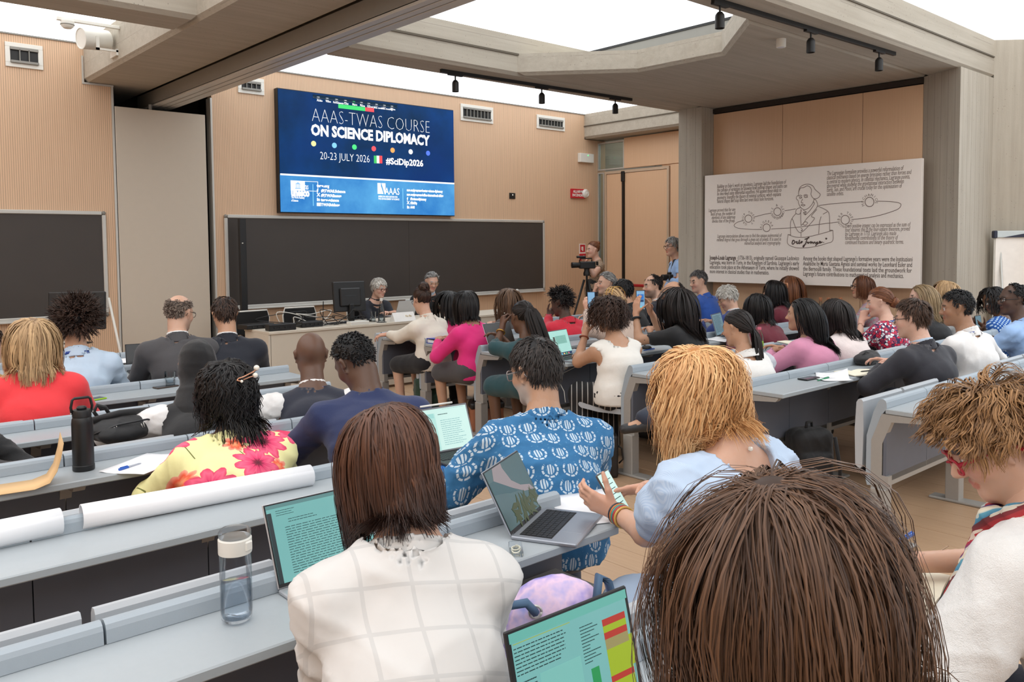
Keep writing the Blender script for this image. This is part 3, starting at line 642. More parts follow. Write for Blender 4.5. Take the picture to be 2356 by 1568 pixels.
LN = ['nearest left-hand bench, with the spreadsheet laptop on it', 'left-hand bench with the clear water bottle on it', 'left-hand bench with the long paper rolls on it', 'left-hand bench with the black flask and pink folder on it', 'left-hand bench with the black rucksack on its desktop', 'left-hand bench with the drinking glass on it', 'left-hand bench behind the man in the pale blue shirt', 'left-hand bench at the very front, before the suited pair']
RN = ['right-hand bench at the aisle with an upturned end seat', 'right-hand bench with the open notebook and loose papers on it', 'right-hand bench in front of the woman in the pink blazer', 'right-hand bench with the laptop showing a photograph', 'right-hand bench with the dark-screened laptop on it', 'right-hand bench with the blue ring binder on it', 'right-hand front bench before the woman in the white blazer']
def build_benches():
    for (y, a, b), nm in zip(LROWS, LN): bench('lecture_bench', 'grey '+nm, y, a, b, 'lecture benches')
    for (y, a, b), nm in zip(RROWS, RN): bench('lecture_bench', 'grey '+nm, y, a, b, 'lecture benches')
# ------------------------------------------------------------------ lecturer's desk
M_desk = plain('cream_desk', srgb(208, 198, 182), .5, 0, .02)
dk = thing('lecturer_desk', 'long cream panel-sided desk in front of the blackboard', 'desk', (3.8, 8.12, 0))
MB().box((0, 0, .735), (3.8, .62, .763), bev=.003).build('desktop', M_desk, dk)
for i in range(4): MB().box((.02+i*.94+.002, .02, .03), (.02+(i+1)*.94-.002, .04, .733), bev=.002).build('front_panel', M_desk, dk)
for x in (.0, 3.77): MB().box((x, .02, 0), (x+.03, .6, .735), bev=.002).build('side_panel', M_desk, dk)
dk2 = thing('lecturer_desk', 'lower left end of a cream desk holding the left monitor', 'desk', (.4, 8.3, 0))
MB().box((0, 0, .72), (1.7, .62, .75), bev=.003).build('desktop', M_desk, dk2); MB().box((.02, .02, 0), (1.68, .04, .72)).build('front_panel', M_desk, dk2)
for x in (.0, 1.67): MB().box((x, .04, 0), (x+.03, .6, .72)).build('side_panel', M_desk, dk2)
# ------------------------------------------------------------------ smooth blended surfaces (for people, bags, cloth)
BIG = .25
def surface_nets(F, lo, h):
    S = F < 0
    c = np.zeros(tuple(n-1 for n in F.shape), np.int8)
    for i in (0, 1):
        for j in (0, 1):
            for k_ in (0, 1): c += S[i:S.shape[0]-1+i, j:S.shape[1]-1+j, k_:S.shape[2]-1+k_]
    mask = (c > 0) & (c < 8)
    idx = np.full(c.shape, -1, np.int32); cells = np.argwhere(mask); n = len(cells)
    if n == 0: return np.zeros((0, 3)), np.zeros((0, 4), np.int32)
    idx[mask] = np.arange(n)
    pos = np.zeros((n, 3)); cnt = np.zeros(n)
    cr = [(i, j, k_) for i in (0, 1) for j in (0, 1) for k_ in (0, 1)]
    vals = {q: F[cells[:, 0]+q[0], cells[:, 1]+q[1], cells[:, 2]+q[2]] for q in cr}
    for a in cr:
        for ax in range(3):
            if a[ax] == 1: continue
            b = list(a); b[ax] = 1; b = tuple(b)
            fa, fb = vals[a], vals[b]; m = (fa < 0) != (fb < 0)
            t = np.where(m, fa/(np.where(m, fa-fb, 1)), 0)
            p = np.array(a, float)[None, :].repeat(n, 0); p[:, ax] += t
            pos[m] += p[m]; cnt[m] += 1
    V = np.array(lo)+h*(cells+pos/np.maximum(cnt, 1)[:, None])
    Q = []
    for ax in range(3):
        b, d = [(1, 2), (2, 0), (0, 1)][ax]
        s0 = [slice(None)]*3; s1 = [slice(None)]*3
        s0[ax] = slice(0, -1); s1[ax] = slice(1, None)
        A, B = S[tuple(s0)], S[tuple(s1)]
        e = np.argwhere(A != B)
        e = e[(e[:, b] > 0) & (e[:, d] > 0) & (e[:, b] < F.shape[b]-1) & (e[:, d] < F.shape[d]-1)]
        if not len(e): continue
        def cell(db, dd):
            q = e.copy(); q[:, b] += db; q[:, d] += dd; return idx[q[:, 0], q[:, 1], q[:, 2]]
        quad = np.stack([cell(-1, -1), cell(0, -1), cell(0, 0), cell(-1, 0)], 1)
        ins = A[e[:, 0], e[:, 1], e[:, 2]]
        quad[~ins] = quad[~ins][:, ::-1]
        Q.append(quad)
    Q = np.concatenate(Q); Q = Q[(Q >= 0).all(1)]
    return V, Q
def nrm(v): v = np.array(v, float); return v/(np.linalg.norm(v)+1e-12)
def P_cap(a, b, ra, rb):
    a = np.array(a, float); b = np.array(b, float); ab = b-a; L2 = max(ab @ ab, 1e-9); r = max(ra, rb)
    def fn(X, Y, Z):
        qx, qy, qz = X-a[0], Y-a[1], Z-a[2]
        t = np.clip((qx*ab[0]+qy*ab[1]+qz*ab[2])/L2, 0, 1)
        return np.sqrt((qx-t*ab[0])**2+(qy-t*ab[1])**2+(qz-t*ab[2])**2)-(ra+t*(rb-ra))
    return fn, np.minimum(a, b)-r, np.maximum(a, b)+r
def P_ecap(a, b, wa, wb, ea, eb, r):
    """elliptical limb from a to b: half widths wa, wb along unit vector r, depth ratios ea, eb across it"""
    a = np.array(a, float); b = np.array(b, float); ab = b-a; L2 = max(ab @ ab, 1e-9); R = max(wa, wb)*max(1, ea, eb)
    def fn(X, Y, Z):
        qx, qy, qz = X-a[0], Y-a[1], Z-a[2]
        t = np.clip((qx*ab[0]+qy*ab[1]+qz*ab[2])/L2, 0, 1)
        ox, oy, oz = qx-t*ab[0], qy-t*ab[1], qz-t*ab[2]
        x = ox*r[0]+oy*r[1]+oz*r[2]; p2 = np.maximum(ox*ox+oy*oy+oz*oz-x*x, 0); e = ea+t*(eb-ea)
        return (np.sqrt(x*x+p2/(e*e))-(wa+t*(wb-wa)))*np.minimum(1, e)
    return fn, np.minimum(a, b)-R, np.maximum(a, b)+R
def P_ell(c, rad, R=None):
    c = np.array(c, float); rad = np.array(rad, float); R = np.eye(3) if R is None else np.array(R); m = rad.max()
    def fn(X, Y, Z):
        qx, qy, qz = X-c[0], Y-c[1], Z-c[2]
        l = [(R[i][0]*qx+R[i][1]*qy+R[i][2]*qz)/rad[i] for i in range(3)]
        k0 = np.sqrt(l[0]**2+l[1]**2+l[2]**2)+1e-9; k1 = np.sqrt(sum((l[i]/rad[i])**2 for i in range(3)))+1e-9
        return k0*(k0-1)/k1
    return fn, c-m, c+m
def P_box(c, half, rr, R=None):
    c = np.array(c, float); half = np.array(half, float); R = np.eye(3) if R is None else np.array(R); m = np.linalg.norm(half)
    def fn(X, Y, Z):
        qx, qy, qz = X-c[0], Y-c[1], Z-c[2]
        d = [np.abs(R[i][0]*qx+R[i][1]*qy+R[i][2]*qz)-half[i]+rr for i in range(3)]
        o = np.sqrt(sum(np.maximum(x, 0)**2 for x in d)); return o+np.minimum(np.maximum(d[0], np.maximum(d[1], d[2])), 0)-rr
    return fn, c-m, c+m
class Field:
    def __init__(s, lo, hi, h):
        s.lo = np.array(lo, float)-2*h; s.h = h; s.n = np.ceil((np.array(hi)+2*h-s.lo)/h).astype(int)+1
        s.A = np.full(tuple(s.n), BIG, np.float32)
        s.ax = [s.lo[i]+h*np.arange(s.n[i]) for i in range(3)]
    def sub(s, lo, hi):
        a = np.clip(np.floor((lo-s.lo)/s.h).astype(int), 0, s.n); b = np.clip(np.ceil((hi-s.lo)/s.h).astype(int)+1, 0, s.n)
        return tuple(slice(a[i], b[i]) for i in range(3))
    def ev(s, prim, m):
        fn, lo, hi = prim; sl = s.sub(lo-m, hi+m)
        if any(q.stop <= q.start for q in sl): return None, None
        return sl, fn(s.ax[0][sl[0]][:, None, None], s.ax[1][sl[1]][None, :, None], s.ax[2][sl[2]][None, None, :])
    def add(s, prim, k=.02, off=0.):
        sl, d = s.ev(prim, k+2*s.h+off)
        if sl is None: return s
        d = d-off; a = s.A[sl]
        if k > 0: hh = np.maximum(k-np.abs(a-d), 0)/k; s.A[sl] = np.minimum(a, d)-hh*hh*k*.25
        else: s.A[sl] = np.minimum(a, d)
        return s
    def cut(s, prim, k=.008, off=0.):
        sl, d = s.ev(prim, k+2*s.h+abs(off))
        if sl is None: return s
        d = off-d; a = s.A[sl]; hh = np.maximum(k-np.abs(a-d), 0)/k; s.A[sl] = np.maximum(a, d)+hh*hh*k*.25
        return s
    def plane(s, p, n):
        """keep the side the normal points to"""
        n = nrm(n); d = -((s.ax[0][:, None, None]-p[0])*n[0]+(s.ax[1][None, :, None]-p[1])*n[1]+(s.ax[2][None, None, :]-p[2])*n[2])
        s.A = np.maximum(s.A, d.astype(np.float32)); return s
    def mesh(s): return surface_nets(s.A, s.lo, s.h)
def prims_bounds(prims, m=.03):
    return np.min([p[1] for p in prims], 0)-m, np.max([p[2] for p in prims], 0)+m
def np_mesh(name, V, Q, mat, parent, col=None, smooth=True, attr='Col'):
    me = bpy.data.meshes.new(name); nv, nq = len(V), len(Q)
    me.vertices.add(nv); me.vertices.foreach_set('co', np.ascontiguousarray(V, np.float32).ravel())
    k_ = Q.shape[1]; me.loops.add(nq*k_); me.loops.foreach_set('vertex_index', np.ascontiguousarray(Q, np.int32).ravel())
    me.polygons.add(nq); me.polygons.foreach_set('loop_start', np.arange(0, nq*k_, k_, dtype=np.int32))
    me.update(calc_edges=True)
    if smooth: me.polygons.foreach_set('use_smooth', np.ones(nq, bool))
    if col is not None:
        a = me.color_attributes.new(attr, 'FLOAT_COLOR', 'POINT'); c4 = np.ones((nv, 4), np.float32); c4[:, :3] = col; a.data.foreach_set('color', c4.ravel())
    for m_ in (mat if isinstance(mat, list) else [mat]): me.materials.append(m_)
    return link(bpy.data.objects.new(name, me), parent)
def vnormals(V, Q):
    n = np.cross(V[Q[:, 2]]-V[Q[:, 0]], V[Q[:, 3]]-V[Q[:, 1]]); N = np.zeros_like(V)
    for i in range(4): np.add.at(N, Q[:, i], n)
    return N/(np.linalg.norm(N, axis=1)[:, None]+1e-12)
def wrinkle(V, N, amp, seed, fs=18., axis=None):
    fs = fs*1.7
    r = np.random.RandomState(seed); o = np.zeros(len(V))
    for i in range(7):
        d = r.randn(3); d[2] *= 1.5
        if axis is not None: d = d*.4+np.array(axis)*1.5
        d = d/np.linalg.norm(d)*fs*(.6+1.0*r.rand()); ph = r.rand()*6.28
        d2 = r.randn(3)*5; w = np.sin(V @ d2+r.rand()*6.28)
        o += (1-np.abs(np.sin(V @ d+ph+1.2*np.sin(V @ d2))))**2*(.5+.5*w)
    return V+N*(amp*(o/2.2-.45))[:, None]
# ------------------------------------------------------------------ materials for people
def skinmat():
    if 'skin' in MATS: return MATS['skin']
    k = NT('skin'); a = k.n('Attribute', attribute_name='Col'); v = k.obj()
    n = k.noise(v, 45, 4); n2 = k.noise(v, 9, 3)
    hv = k.n('HueSaturation'); k.l(a.outputs[0], hv.inputs['Color']); k.l(k.math('MULTIPLY_ADD', n2, .16, .92), hv.inputs['Value']); k.l(k.math('MULTIPLY_ADD', n, .2, .9), hv.inputs['Saturation'])
    k.base(hv.outputs[0]); k.set(Roughness=.48); k.p.inputs['Subsurface Weight'].default_value = .08; k.p.inputs['Subsurface Radius'].default_value = (.012, .005, .003)
    k.bump(k.noise(v, 260, 2), .08, .001); MATS['skin'] = k.m; return k.m
def hairmat(name, dark, light, tip=None, rough=.42):
    if name in MATS: return MATS[name]
    k = NT(name); a = k.n('Attribute', attribute_name='hv'); s = k.sep(a.outputs[1])
    c = k.mix(s[0], dark, light)
    if tip: c = k.mix(k.ramp(s[1], [(.35, (0, 0, 0, 1)), (.95, (1, 1, 1, 1))]), c, tip)
    n = k.noise(k.obj(), 25, 3); c = k.mix(k.math('MULTIPLY', n, .35), c, mul(dark, .8))
    k.base(c); k.set(Roughness=rough); k.p.inputs['Specular IOR Level'].default_value = .3
    MATS[name] = k.m; return k.m
def cloth(name, col, rough=.8, weave=420., wr=.25, var=.05, sheen=.15, fold=9.):
    if name in MATS: return MATS[name]
    k = NT(name); v = k.obj(); n = k.noise(v, fold, 4); w = k.noise(v, weave, 2)
    k.base(k.mix(n, mul(col, 1-var*2), mul(col, 1+var*2))); k.set(Roughness=rough); k.p.inputs['Sheen Weight'].default_value = sheen
    k.bump(k.math('ADD', k.math('MULTIPLY', n, 1.6), k.math('MULTIPLY', w, .25)), wr, .012); MATS[name] = k.m; return k.m
def pattern_mat(name, fn, rough=.8, fold=9.):
    if name in MATS: return MATS[name]
    k = NT(name); k.base(fn(k)); k.set(Roughness=rough); v = k.obj(); k.bump(k.noise(v, fold, 4), .3, .012); MATS[name] = k.m; return k.m
def lanepos(k, ax):
    """2D coordinates over the back of a garment: (across, up)"""
    return k.obj()
def voro(k, vec, scale, rnd=1., feat='F1', dim='3D'):
    nd = k.n('TexVoronoi', voronoi_dimensions=dim, feature=feat); k.l(vec, nd.inputs['Vector']); nd.inputs['Scale'].default_value = scale; nd.inputs['Randomness'].default_value = rnd; return nd
def flower_layer(k, vec2, scale, petals, r0, rnd, seed_off=0.):
    """mask of petalled flowers: returns (mask, dist/radius, angle fraction, cell colour)"""
    vd = voro(k, vec2, scale, rnd, dim='2D')
    sub = k.n('VectorMath', operation='SUBTRACT'); sc = k.n('VectorMath', operation='SCALE'); k.l(vec2, sc.inputs[0]); sc.inputs['Scale'].default_value = scale
    ps = k.n('VectorMath', operation='SCALE'); k.l(vd.outputs['Position'], ps.inputs[0]); ps.inputs['Scale'].default_value = scale
    k.l(sc.outputs[0], sub.inputs[0]); k.l(ps.outputs[0], sub.inputs[1])
    s = k.sep(sub.outputs[0]); ang = k.math('ARCTAN2', s[1], s[0]); cs = k.sep(vd.outputs['Color'])
    ang = k.math('ADD', ang, k.math('MULTIPLY', cs[0], 6.28))
    nz = k.noise(vec2, scale*6, 2)
    rad = k.math('MULTIPLY', k.math('ADD', k.math('MULTIPLY', k.math('ABSOLUTE', k.math('SINE', k.math('MULTIPLY', ang, petals/2))), .38), k.math('MULTIPLY_ADD', nz, .3, .5)), r0)
    q = k.math('DIVIDE', vd.outputs['Distance'], rad)
    return k.math('LESS_THAN', q, 1.), q, ang, cs
def planar(k, yaw_deg):
    """object coordinates flattened on the plane of a person's back: u across, v up"""
    tc = k.n('TexCoord'); s = k.sep(tc.outputs['Object']); a = math.radians(yaw_deg)
    u = k.math('SUBTRACT', k.math('MULTIPLY', s[0], math.cos(a)), k.math('MULTIPLY', s[1], math.sin(a)))
    w = k.math('ADD', k.math('MULTIPLY', s[0], math.sin(a)), k.math('MULTIPLY', s[1], math.cos(a)))
    c = k.n('CombineXYZ'); k.l(k.math('ADD', u, k.math('MULTIPLY', w, .25)), c.inputs[0]); k.l(k.math('ADD', s[2], k.math('MULTIPLY', w, .7)), c.inputs[1]); return c.outputs[0]
# ------------------------------------------------------------------ hair
def strands_mesh(P, w, flat=.5, centre=None):
    """P: n x K x 3 strand points, w: n x K widths -> verts, quads of three-sided locks"""
    n, K, _ = P.shape
    T = np.gradient(P, axis=1); T /= np.linalg.norm(T, axis=2, keepdims=True)+1e-9
    O = P-centre; O = O-T*(O*T).sum(2, keepdims=True); O /= np.linalg.norm(O, axis=2, keepdims=True)+1e-9
    B = np.cross(T, O)
    ring = np.stack([P+O*(w*flat)[..., None], P-B*w[..., None]-O*(w*flat*.4)[..., None], P+B*w[..., None]-O*(w*flat*.4)[..., None]], 2)
    V = ring.reshape(-1, 3)
    i = np.arange(n)[:, None, None]; k_ = np.arange(K-1)[None, :, None]; j = np.arange(2)[None, None, :]
    a = (i*K+k_)*3+np.array([1, 0])[j]; b = (i*K+k_)*3+np.array([0, 2])[j]
    Q = np.stack([a, a+3, b+3, b], -1).reshape(-1, 4)
    return V, Q
C0 = np.array([0, -.012, .03]); CR = np.array([.079, .099, .094])
def scalp_dirs(rs, n, hairline=0., nape=0., bald=None):
    out = []; tot = 0
    while tot < n:
        d = rs.randn(4*n, 3); d /= np.linalg.norm(d, axis=1)[:, None]
        zmin = np.interp(d[:, 1], [-1, -.3, 0, .25, .6, .85], [-.78-nape, -.66-nape, -.34, .12, .42+hairline, .66+hairline])
        m = d[:, 2] > zmin
        m &= ~((np.abs(d[:, 0]) > .8) & (d[:, 2] < -.1) & (d[:, 1] > -.35))
        if bald: m &= ~bald(d)
        out.append(d[m]); tot += m.sum()
    return np.concatenate(out)[:n]
def sim_hair(st, RH, Hc, s, colliders, rs):
    """guide curves in head space"""
    g = st.get('guides', 160); K = st.get('K', 12); L = st['L']*s
    d = scalp_dirs(rs, g, st.get('hairline', 0), st.get('nape', 0), st.get('bald'))
    if st.get('style', 'down') == 'down':
        m_ = g//6; e_ = np.array([st.get('part', 0), -.25, .95])+rs.randn(m_, 3)*np.array([.16, .34, .05]); d[:m_] = e_/np.linalg.norm(e_, axis=1)[:, None]
    puff = np.array(st.get('puff', (1.05, 1.05, 1.05)))
    rad = CR*s*1.0; c0 = C0*s
    p = c0+d*rad*1.01
    nrmv = d/rad; nrmv /= np.linalg.norm(nrmv, axis=1)[:, None]
    ty = st.get('style', 'down'); part = st.get('part', 0.)
    gl = RH @ np.array([0, 0, -1.])
    if ty == 'down':
        sx = np.sign(d[:, 0]-part)+.0; fl = np.stack([sx*(.08+.82*np.clip((d[:, 1]+.45)/.8, 0, 1)), -.55-st.get('sweep', 0)+0*sx+st.get('fwd', 0), np.full(g, .05)], 1)
        crown = np.array([part*.5, -.35, .93]); away = d-crown; fl = fl*.6+away/np.linalg.norm(away, axis=1)[:, None]*.6
    elif ty == 'crown':
        crown = nrm(st.get('crown', (0, -.45, .89))); fl = d-crown; fl /= np.linalg.norm(fl, axis=1)[:, None]+1e-6; fl = fl+np.array(st.get('bias', (0, 0, 0)))
    elif ty == 'back': fl = np.stack([d[:, 0]*.35, -np.ones(g), np.full(g, .25)], 1)
    elif ty == 'afro': fl = nrmv.copy()
    elif ty == 'to': fl = np.array(st['target'])*s-p
    else: fl = np.tile(np.array([0, -1., 0]), (g, 1))
    if ty != 'afro': fl = fl-nrmv*(fl*nrmv).sum(1)[:, None]
    fl /= np.linalg.norm(fl, axis=1)[:, None]+1e-9
    lift = st.get('lift', .15); dirv = fl+nrmv*lift; dirv /= np.linalg.norm(dirv, axis=1)[:, None]
    dirv += rs.randn(g, 3)*st.get('mess', .08)
    lay = np.abs(rs.rand(g))*st.get('thick', .06)
    Lg = L*(1-st.get('lvar', .15)*rs.rand(g))
    if st.get('long') and ty == 'down' and 'lenfn' not in st: Lg = Lg*np.clip(.42+.40*(d[:, 2]+.6), .36, 1.06)
    if 'lenfn' in st: Lg = Lg*st['lenfn'](d)
    P = [p.copy()]; tgt = np.array(st['target'])*s if 'target' in st else None; done = np.zeros(g, bool)
    gv = st.get('grav', .35)
    cw = [(np.array(a), np.array(b), r) for a, b, r in colliders]
    for k_ in range(1, K):
        f = k_/K; step = (Lg/(K-1))[:, None]
        if tgt is not None:
            to = tgt-p; dist = np.linalg.norm(to, axis=1); done |= dist < .022*s
            want = to/(dist[:, None]+1e-9)
            tail = nrm(RH @ nrm(st['tail'])) if 'tail' in st else None
            if tail is not None: want = np.where(done[:, None], tail, want)
            dirv = np.where(done[:, None] & (tail is None), dirv*0, dirv*.45+want*.55)
        elif ty != 'afro':
            gw = gv*min(1, f*2.2+.15); dirv = dirv*(1-gw)+gl*gw
        else: dirv = dirv*(1-gv*.3)+gl*gv*.3
        dn = np.linalg.norm(dirv, axis=1)[:, None]; dirv = np.where(dn > 1e-4, dirv/np.maximum(dn, 1e-4), 0)
        q = p+dirv*step
        if st.get('gather', 0) and k_ > K*.35:
            q[:, 0] *= 1-st['gather']*f; q[:, 1] -= st['gather']*.10*step[:, 0]*K*f*(q[:, 1] > -.12)
        m_ = (q-c0)/(rad*puff if st.get('puffall') else rad*(1+(puff-1)*min(1, f*3))); mm = np.linalg.norm(m_, axis=1); lim = 1+lay*(min(1, f*4))
        ins = (mm < lim) & ~(done if tgt is not None else np.zeros(g, bool)); sc_ = np.where(ins, lim/np.maximum(mm, 1e-6), 1)
        q = np.where(ins[:, None], c0+(q-c0)*sc_[:, None], q)
        for a, b, r in cw:
            ab = b-a; t = np.clip(((q-a) @ ab)/(ab @ ab), 0, 1); o = q-(a+t[:, None]*ab); dd = np.linalg.norm(o, axis=1); r2 = r+lay*.12
            ins2 = dd < r2; q = np.where(ins2[:, None], a+t[:, None]*ab+o/np.maximum(dd, 1e-6)[:, None]*r2[:, None], q)
        nd = q-p; ln = np.linalg.norm(nd, axis=1)[:, None]
        if ty != 'afro': dirv = np.where(ln > 1e-5, nd/np.maximum(ln, 1e-5), dirv)
        p = q; P.append(p.copy())
    return np.stack(P, 1), d
def make_hair(parent, st, Hc, RH, s, colliders, seed, name='hair'):
    """st: style dict; RH: rows = head right, forward, up in world; colliders in world"""
    rs = np.random.RandomState(seed)
    loc = [(RH @ (np.array(a)-Hc), RH @ (np.array(b)-Hc), r) for a, b, r in colliders]
    G, d = sim_hair(st, RH, Hc, s, loc, rs)
    g, K, _ = G.shape; m = max(2, round(st.get('per', 6)*.42)); wk = math.sqrt(st.get('per', 6)/m)
    cr = st.get('clump', .011)*s; tipf = st.get('tipclump', .45)
    P = np.repeat(G, m, 0); n = g*m
    T = np.gradient(P, axis=1); T /= np.linalg.norm(T, axis=2, keepdims=True)+1e-9
    O = P-C0*s; O /= np.linalg.norm(O, axis=2, keepdims=True)+1e-9
    B = np.cross(T, O)
    f = np.linspace(0, 1, K)[None, :]
    ra = rs.randn(n)[:, None]; rb = np.abs(rs.randn(n))[:, None]
    P = P+B*(cr*ra*(1-(1-tipf)*f))[..., None]+O*(cr*.35*rb*(1-.5*f)*np.minimum(1, f*5))[..., None]
    if st.get('wave', 0):
        ph = np.repeat(rs.rand(g)*6.28, m)[:, None]+rs.randn(n)[:, None]*st.get('wphase', .35); fr = st.get('wfreq', 2.5)*np.repeat(.8+.4*rs.rand(g), m)[:, None]
        am = st['wave']*np.minimum(1, f*2.5)*(np.repeat(.6+.6*rs.rand(g), m)[:, None])
        P = P+B*(am*np.sin(6.28*fr*f+ph))[..., None]+O*(am*.8*np.cos(6.28*fr*f+ph))[..., None]
    fz = st.get('frizz', .0015); P = P+np.cumsum(rs.randn(n, K, 3)*fz, 1)*f[..., None]
    w = wk*st.get('w', .0035)*(.7+.6*rs.rand(n))[:, None]*(1-.72*f**2.5)*np.ones((n, K))
    V, Q = strands_mesh(P, w, st.get('flat', .45), C0*s)
    hv = np.zeros((n, K, 3, 3)); base = (np.repeat(rs.rand(g), m)*.55+rs.rand(n)*.45)[:, None, None]
    hv[..., 0] = np.clip(base+0*f[..., None], 0, 1); hv[..., 1] = f[..., None]; col = hv.reshape(-1, 3)
    # scalp cap under the strands
    if st.get('cap', True):
        nu, nv = 30, 22; V2 = []; ok = {}
        inf = st.get('capk', 1.045)
        for j in range(nv+1):
            ph_ = math.pi*j/nv
            for i in range(nu):
                th = 2*math.pi*i/nu; dd = np.array([math.sin(ph_)*math.cos(th), math.sin(ph_)*math.sin(th), math.cos(ph_)]); V2.append(dd)
        V2 = np.array(V2)
        zmin = np.interp(V2[:, 1], [-1, -.3, 0, .25, .6, .85], [-.72-st.get('nape', 0), -.6-st.get('nape', 0), -.28, .16, .46+st.get('hairline', 0), .7+st.get('hairline', 0)])
        keep = V2[:, 2] > zmin; keep &= ~((np.abs(V2[:, 0]) > .8) & (V2[:, 2] < -.05) & (V2[:, 1] > -.3))
        if st.get('bald'): keep &= ~st['bald'](V2)
        Q2 = [(j*nu+i, (j+1)*nu+i, (j+1)*nu+(i+1) % nu, j*nu+(i+1) % nu) for j in range(nv) for i in range(nu)]
        Q2 = np.array([q for q in Q2 if all(keep[list(q)])], int).reshape(-1, 4)
        if len(Q2):
            Vc = C0*s+V2*CR*s*inf; n0 = len(V); V = np.concatenate([V, Vc]); Q = np.concatenate([Q, Q2+n0])
            cc = np.zeros((len(Vc), 3)); cc[:, 0] = .0; col = np.concatenate([col, cc])
    for bun in st.get('buns', ()):        # coiled bun: (centre, radius)
        bc, br = np.array(bun[0])*s, bun[1]*s; nb = 90
        ax = rs.randn(nb, 3)*.5+np.array([0, 1., .3]); ax /= np.linalg.norm(ax, axis=1)[:, None]
        e1 = np.cross(ax, [1., .2, .1]); e1 /= np.linalg.norm(e1, axis=1)[:, None]; e2 = np.cross(ax, e1)
        th = np.linspace(0, 4.6, 14)[None, :]+rs.rand(nb)[:, None]*6.28; rr = br*(.75+.3*rs.rand(nb))[:, None]
        Pb = bc+e1[:, None, :]*(rr*np.cos(th))[..., None]+e2[:, None, :]*(rr*np.sin(th))[..., None]+ax[:, None, :]*(rs.randn(nb)*br*.22)[:, None, None]
        Vb, Qb = strands_mesh(Pb, np.full(Pb.shape[:2], st.get('w', .0035)*1.6), .5, bc); n0 = len(V); V = np.concatenate([V, Vb]); Q = np.concatenate([Q, Qb+n0])
        cb = np.zeros((len(Vb), 3)); cb[:, 0] = np.repeat(rs.rand(nb), 14*3); col = np.concatenate([col, cb])
        nu, nv = 16, 10; V2 = np.array([[math.sin(math.pi*j/nv)*math.cos(2*math.pi*i/nu), math.sin(math.pi*j/nv)*math.sin(2*math.pi*i/nu), math.cos(math.pi*j/nv)] for j in range(nv+1) for i in range(nu)])
        Q2 = np.array([(j*nu+i, (j+1)*nu+i, (j+1)*nu+(i+1) % nu, j*nu+(i+1) % nu) for j in range(nv) for i in range(nu)]); n0 = len(V)
        V = np.concatenate([V, bc+V2*br*.9]); Q = np.concatenate([Q, Q2+n0]); col = np.concatenate([col, np.tile([.1, 0, 0], (len(V2), 1))])
    Vw = Hc+V @ RH
    o = np_mesh(name, Vw-np.array(parent.location), Q, st['mat'], parent, col, True, 'hv'); o['kind'] = 'stuff'
    return o
# ------------------------------------------------------------------ people
def frame(yaw, pitch=0., roll=0.):
    y, p, r = (math.radians(v) for v in (yaw, pitch, roll))
    F = np.array([math.sin(y), math.cos(y), 0.]); R = np.array([math.cos(y), -math.sin(y), 0.]); U = np.array([0, 0, 1.])
    F, U = F*math.cos(p)-U*math.sin(p), F*math.sin(p)+U*math.cos(p)
    R, U = R*math.cos(r)-U*math.sin(r), U*math.cos(r)+R*math.sin(r)
    return np.stack([R, F, U])
def ik(S, H, pole, la, lb):
    d = H-S; L = np.linalg.norm(d); L2 = min(L, (la+lb)*.998); u = d/(L+1e-9); H = S+u*L2
    x = (la*la-lb*lb+L2*L2)/(2*L2); y = math.sqrt(max(la*la-x*x, 0)); p = pole-u*(pole @ u); p = p/(np.linalg.norm(p)+1e-9)
    return S+u*x+p*y, H
def hand_prims(Wp, d, n, ts, s=1., curl=(.35, .5, .4), thumb=.4, spread=.06, point=False):
    """Wp wrist, d finger direction, n palm normal, ts sign of the thumb side along n x d"""
    d = nrm(d); n = nrm(n-d*(n @ d)); l = np.cross(n, d)*ts
    P = []; offs = (.027, .009, -.009, -.026); ln = ((.040, .025, .021), (.044, .028, .022), (.041, .026, .021), (.032, .020, .018))
    rot = lambda v, a: v*math.cos(a)+(n*(v @ d)-d*(v @ n))*math.sin(a)+l*0
    kn = []
    for i, o in enumerate(offs):
        k_ = Wp+(d*(.092-.012*(i == 3)-.004*(i == 0))+l*o)*s; kn.append(k_)
        P.append((P_cap(Wp+l*o*.45*s+d*.005*s, k_, .0145*s, .0105*s), .016))
    P.append((P_cap(Wp+d*.03*s+l*.014*s+n*.006*s, Wp+d*.055*s+l*.022*s+n*.006*s, .014*s, .011*s), .014))
    for i, o in enumerate(offs):
        p = kn[i]; a = 0; r = (.0093, .0082, .0072, .0062) if i < 3 else (.0082, .0073, .0064, .0056)
        cu = (.08, .12, .1) if point and i == 0 else curl
        for j in range(3):
            a += cu[j]*(1+.12*i)
            q = p+(rot(d, a)+l*o*spread*14*(.4 if j == 0 else .25))*ln[i][j]*s; P.append((P_cap(p, q, r[j]*s, r[j+1]*s), .005)); p = q
    tb = Wp+(d*.022+l*.024)*s; td = nrm(d*.62+l*.78+n*.15)
    p = tb
    for j, (L_, r0, r1) in enumerate(((.044, .0135, .0115), (.033, .0108, .0092), (.026, .0095, .0072))):
        q = p+td*L_*s; P.append((P_cap(p, q, r0*s, r1*s), .010 if j == 0 else .005)); p = q; td = nrm(td+(n*.75-l*.35+d*.25)*thumb)
    return P
SK = {'fair': (.66, .40, .30), 'light': (.62, .37, .26), 'tan': (.52, .29, .18), 'olive': (.46, .26, .16), 'brown': (.30, .155, .085), 'dark': (.135, .066, .037), 'deep': (.085, .042, .026)}
PEOPLE = {}
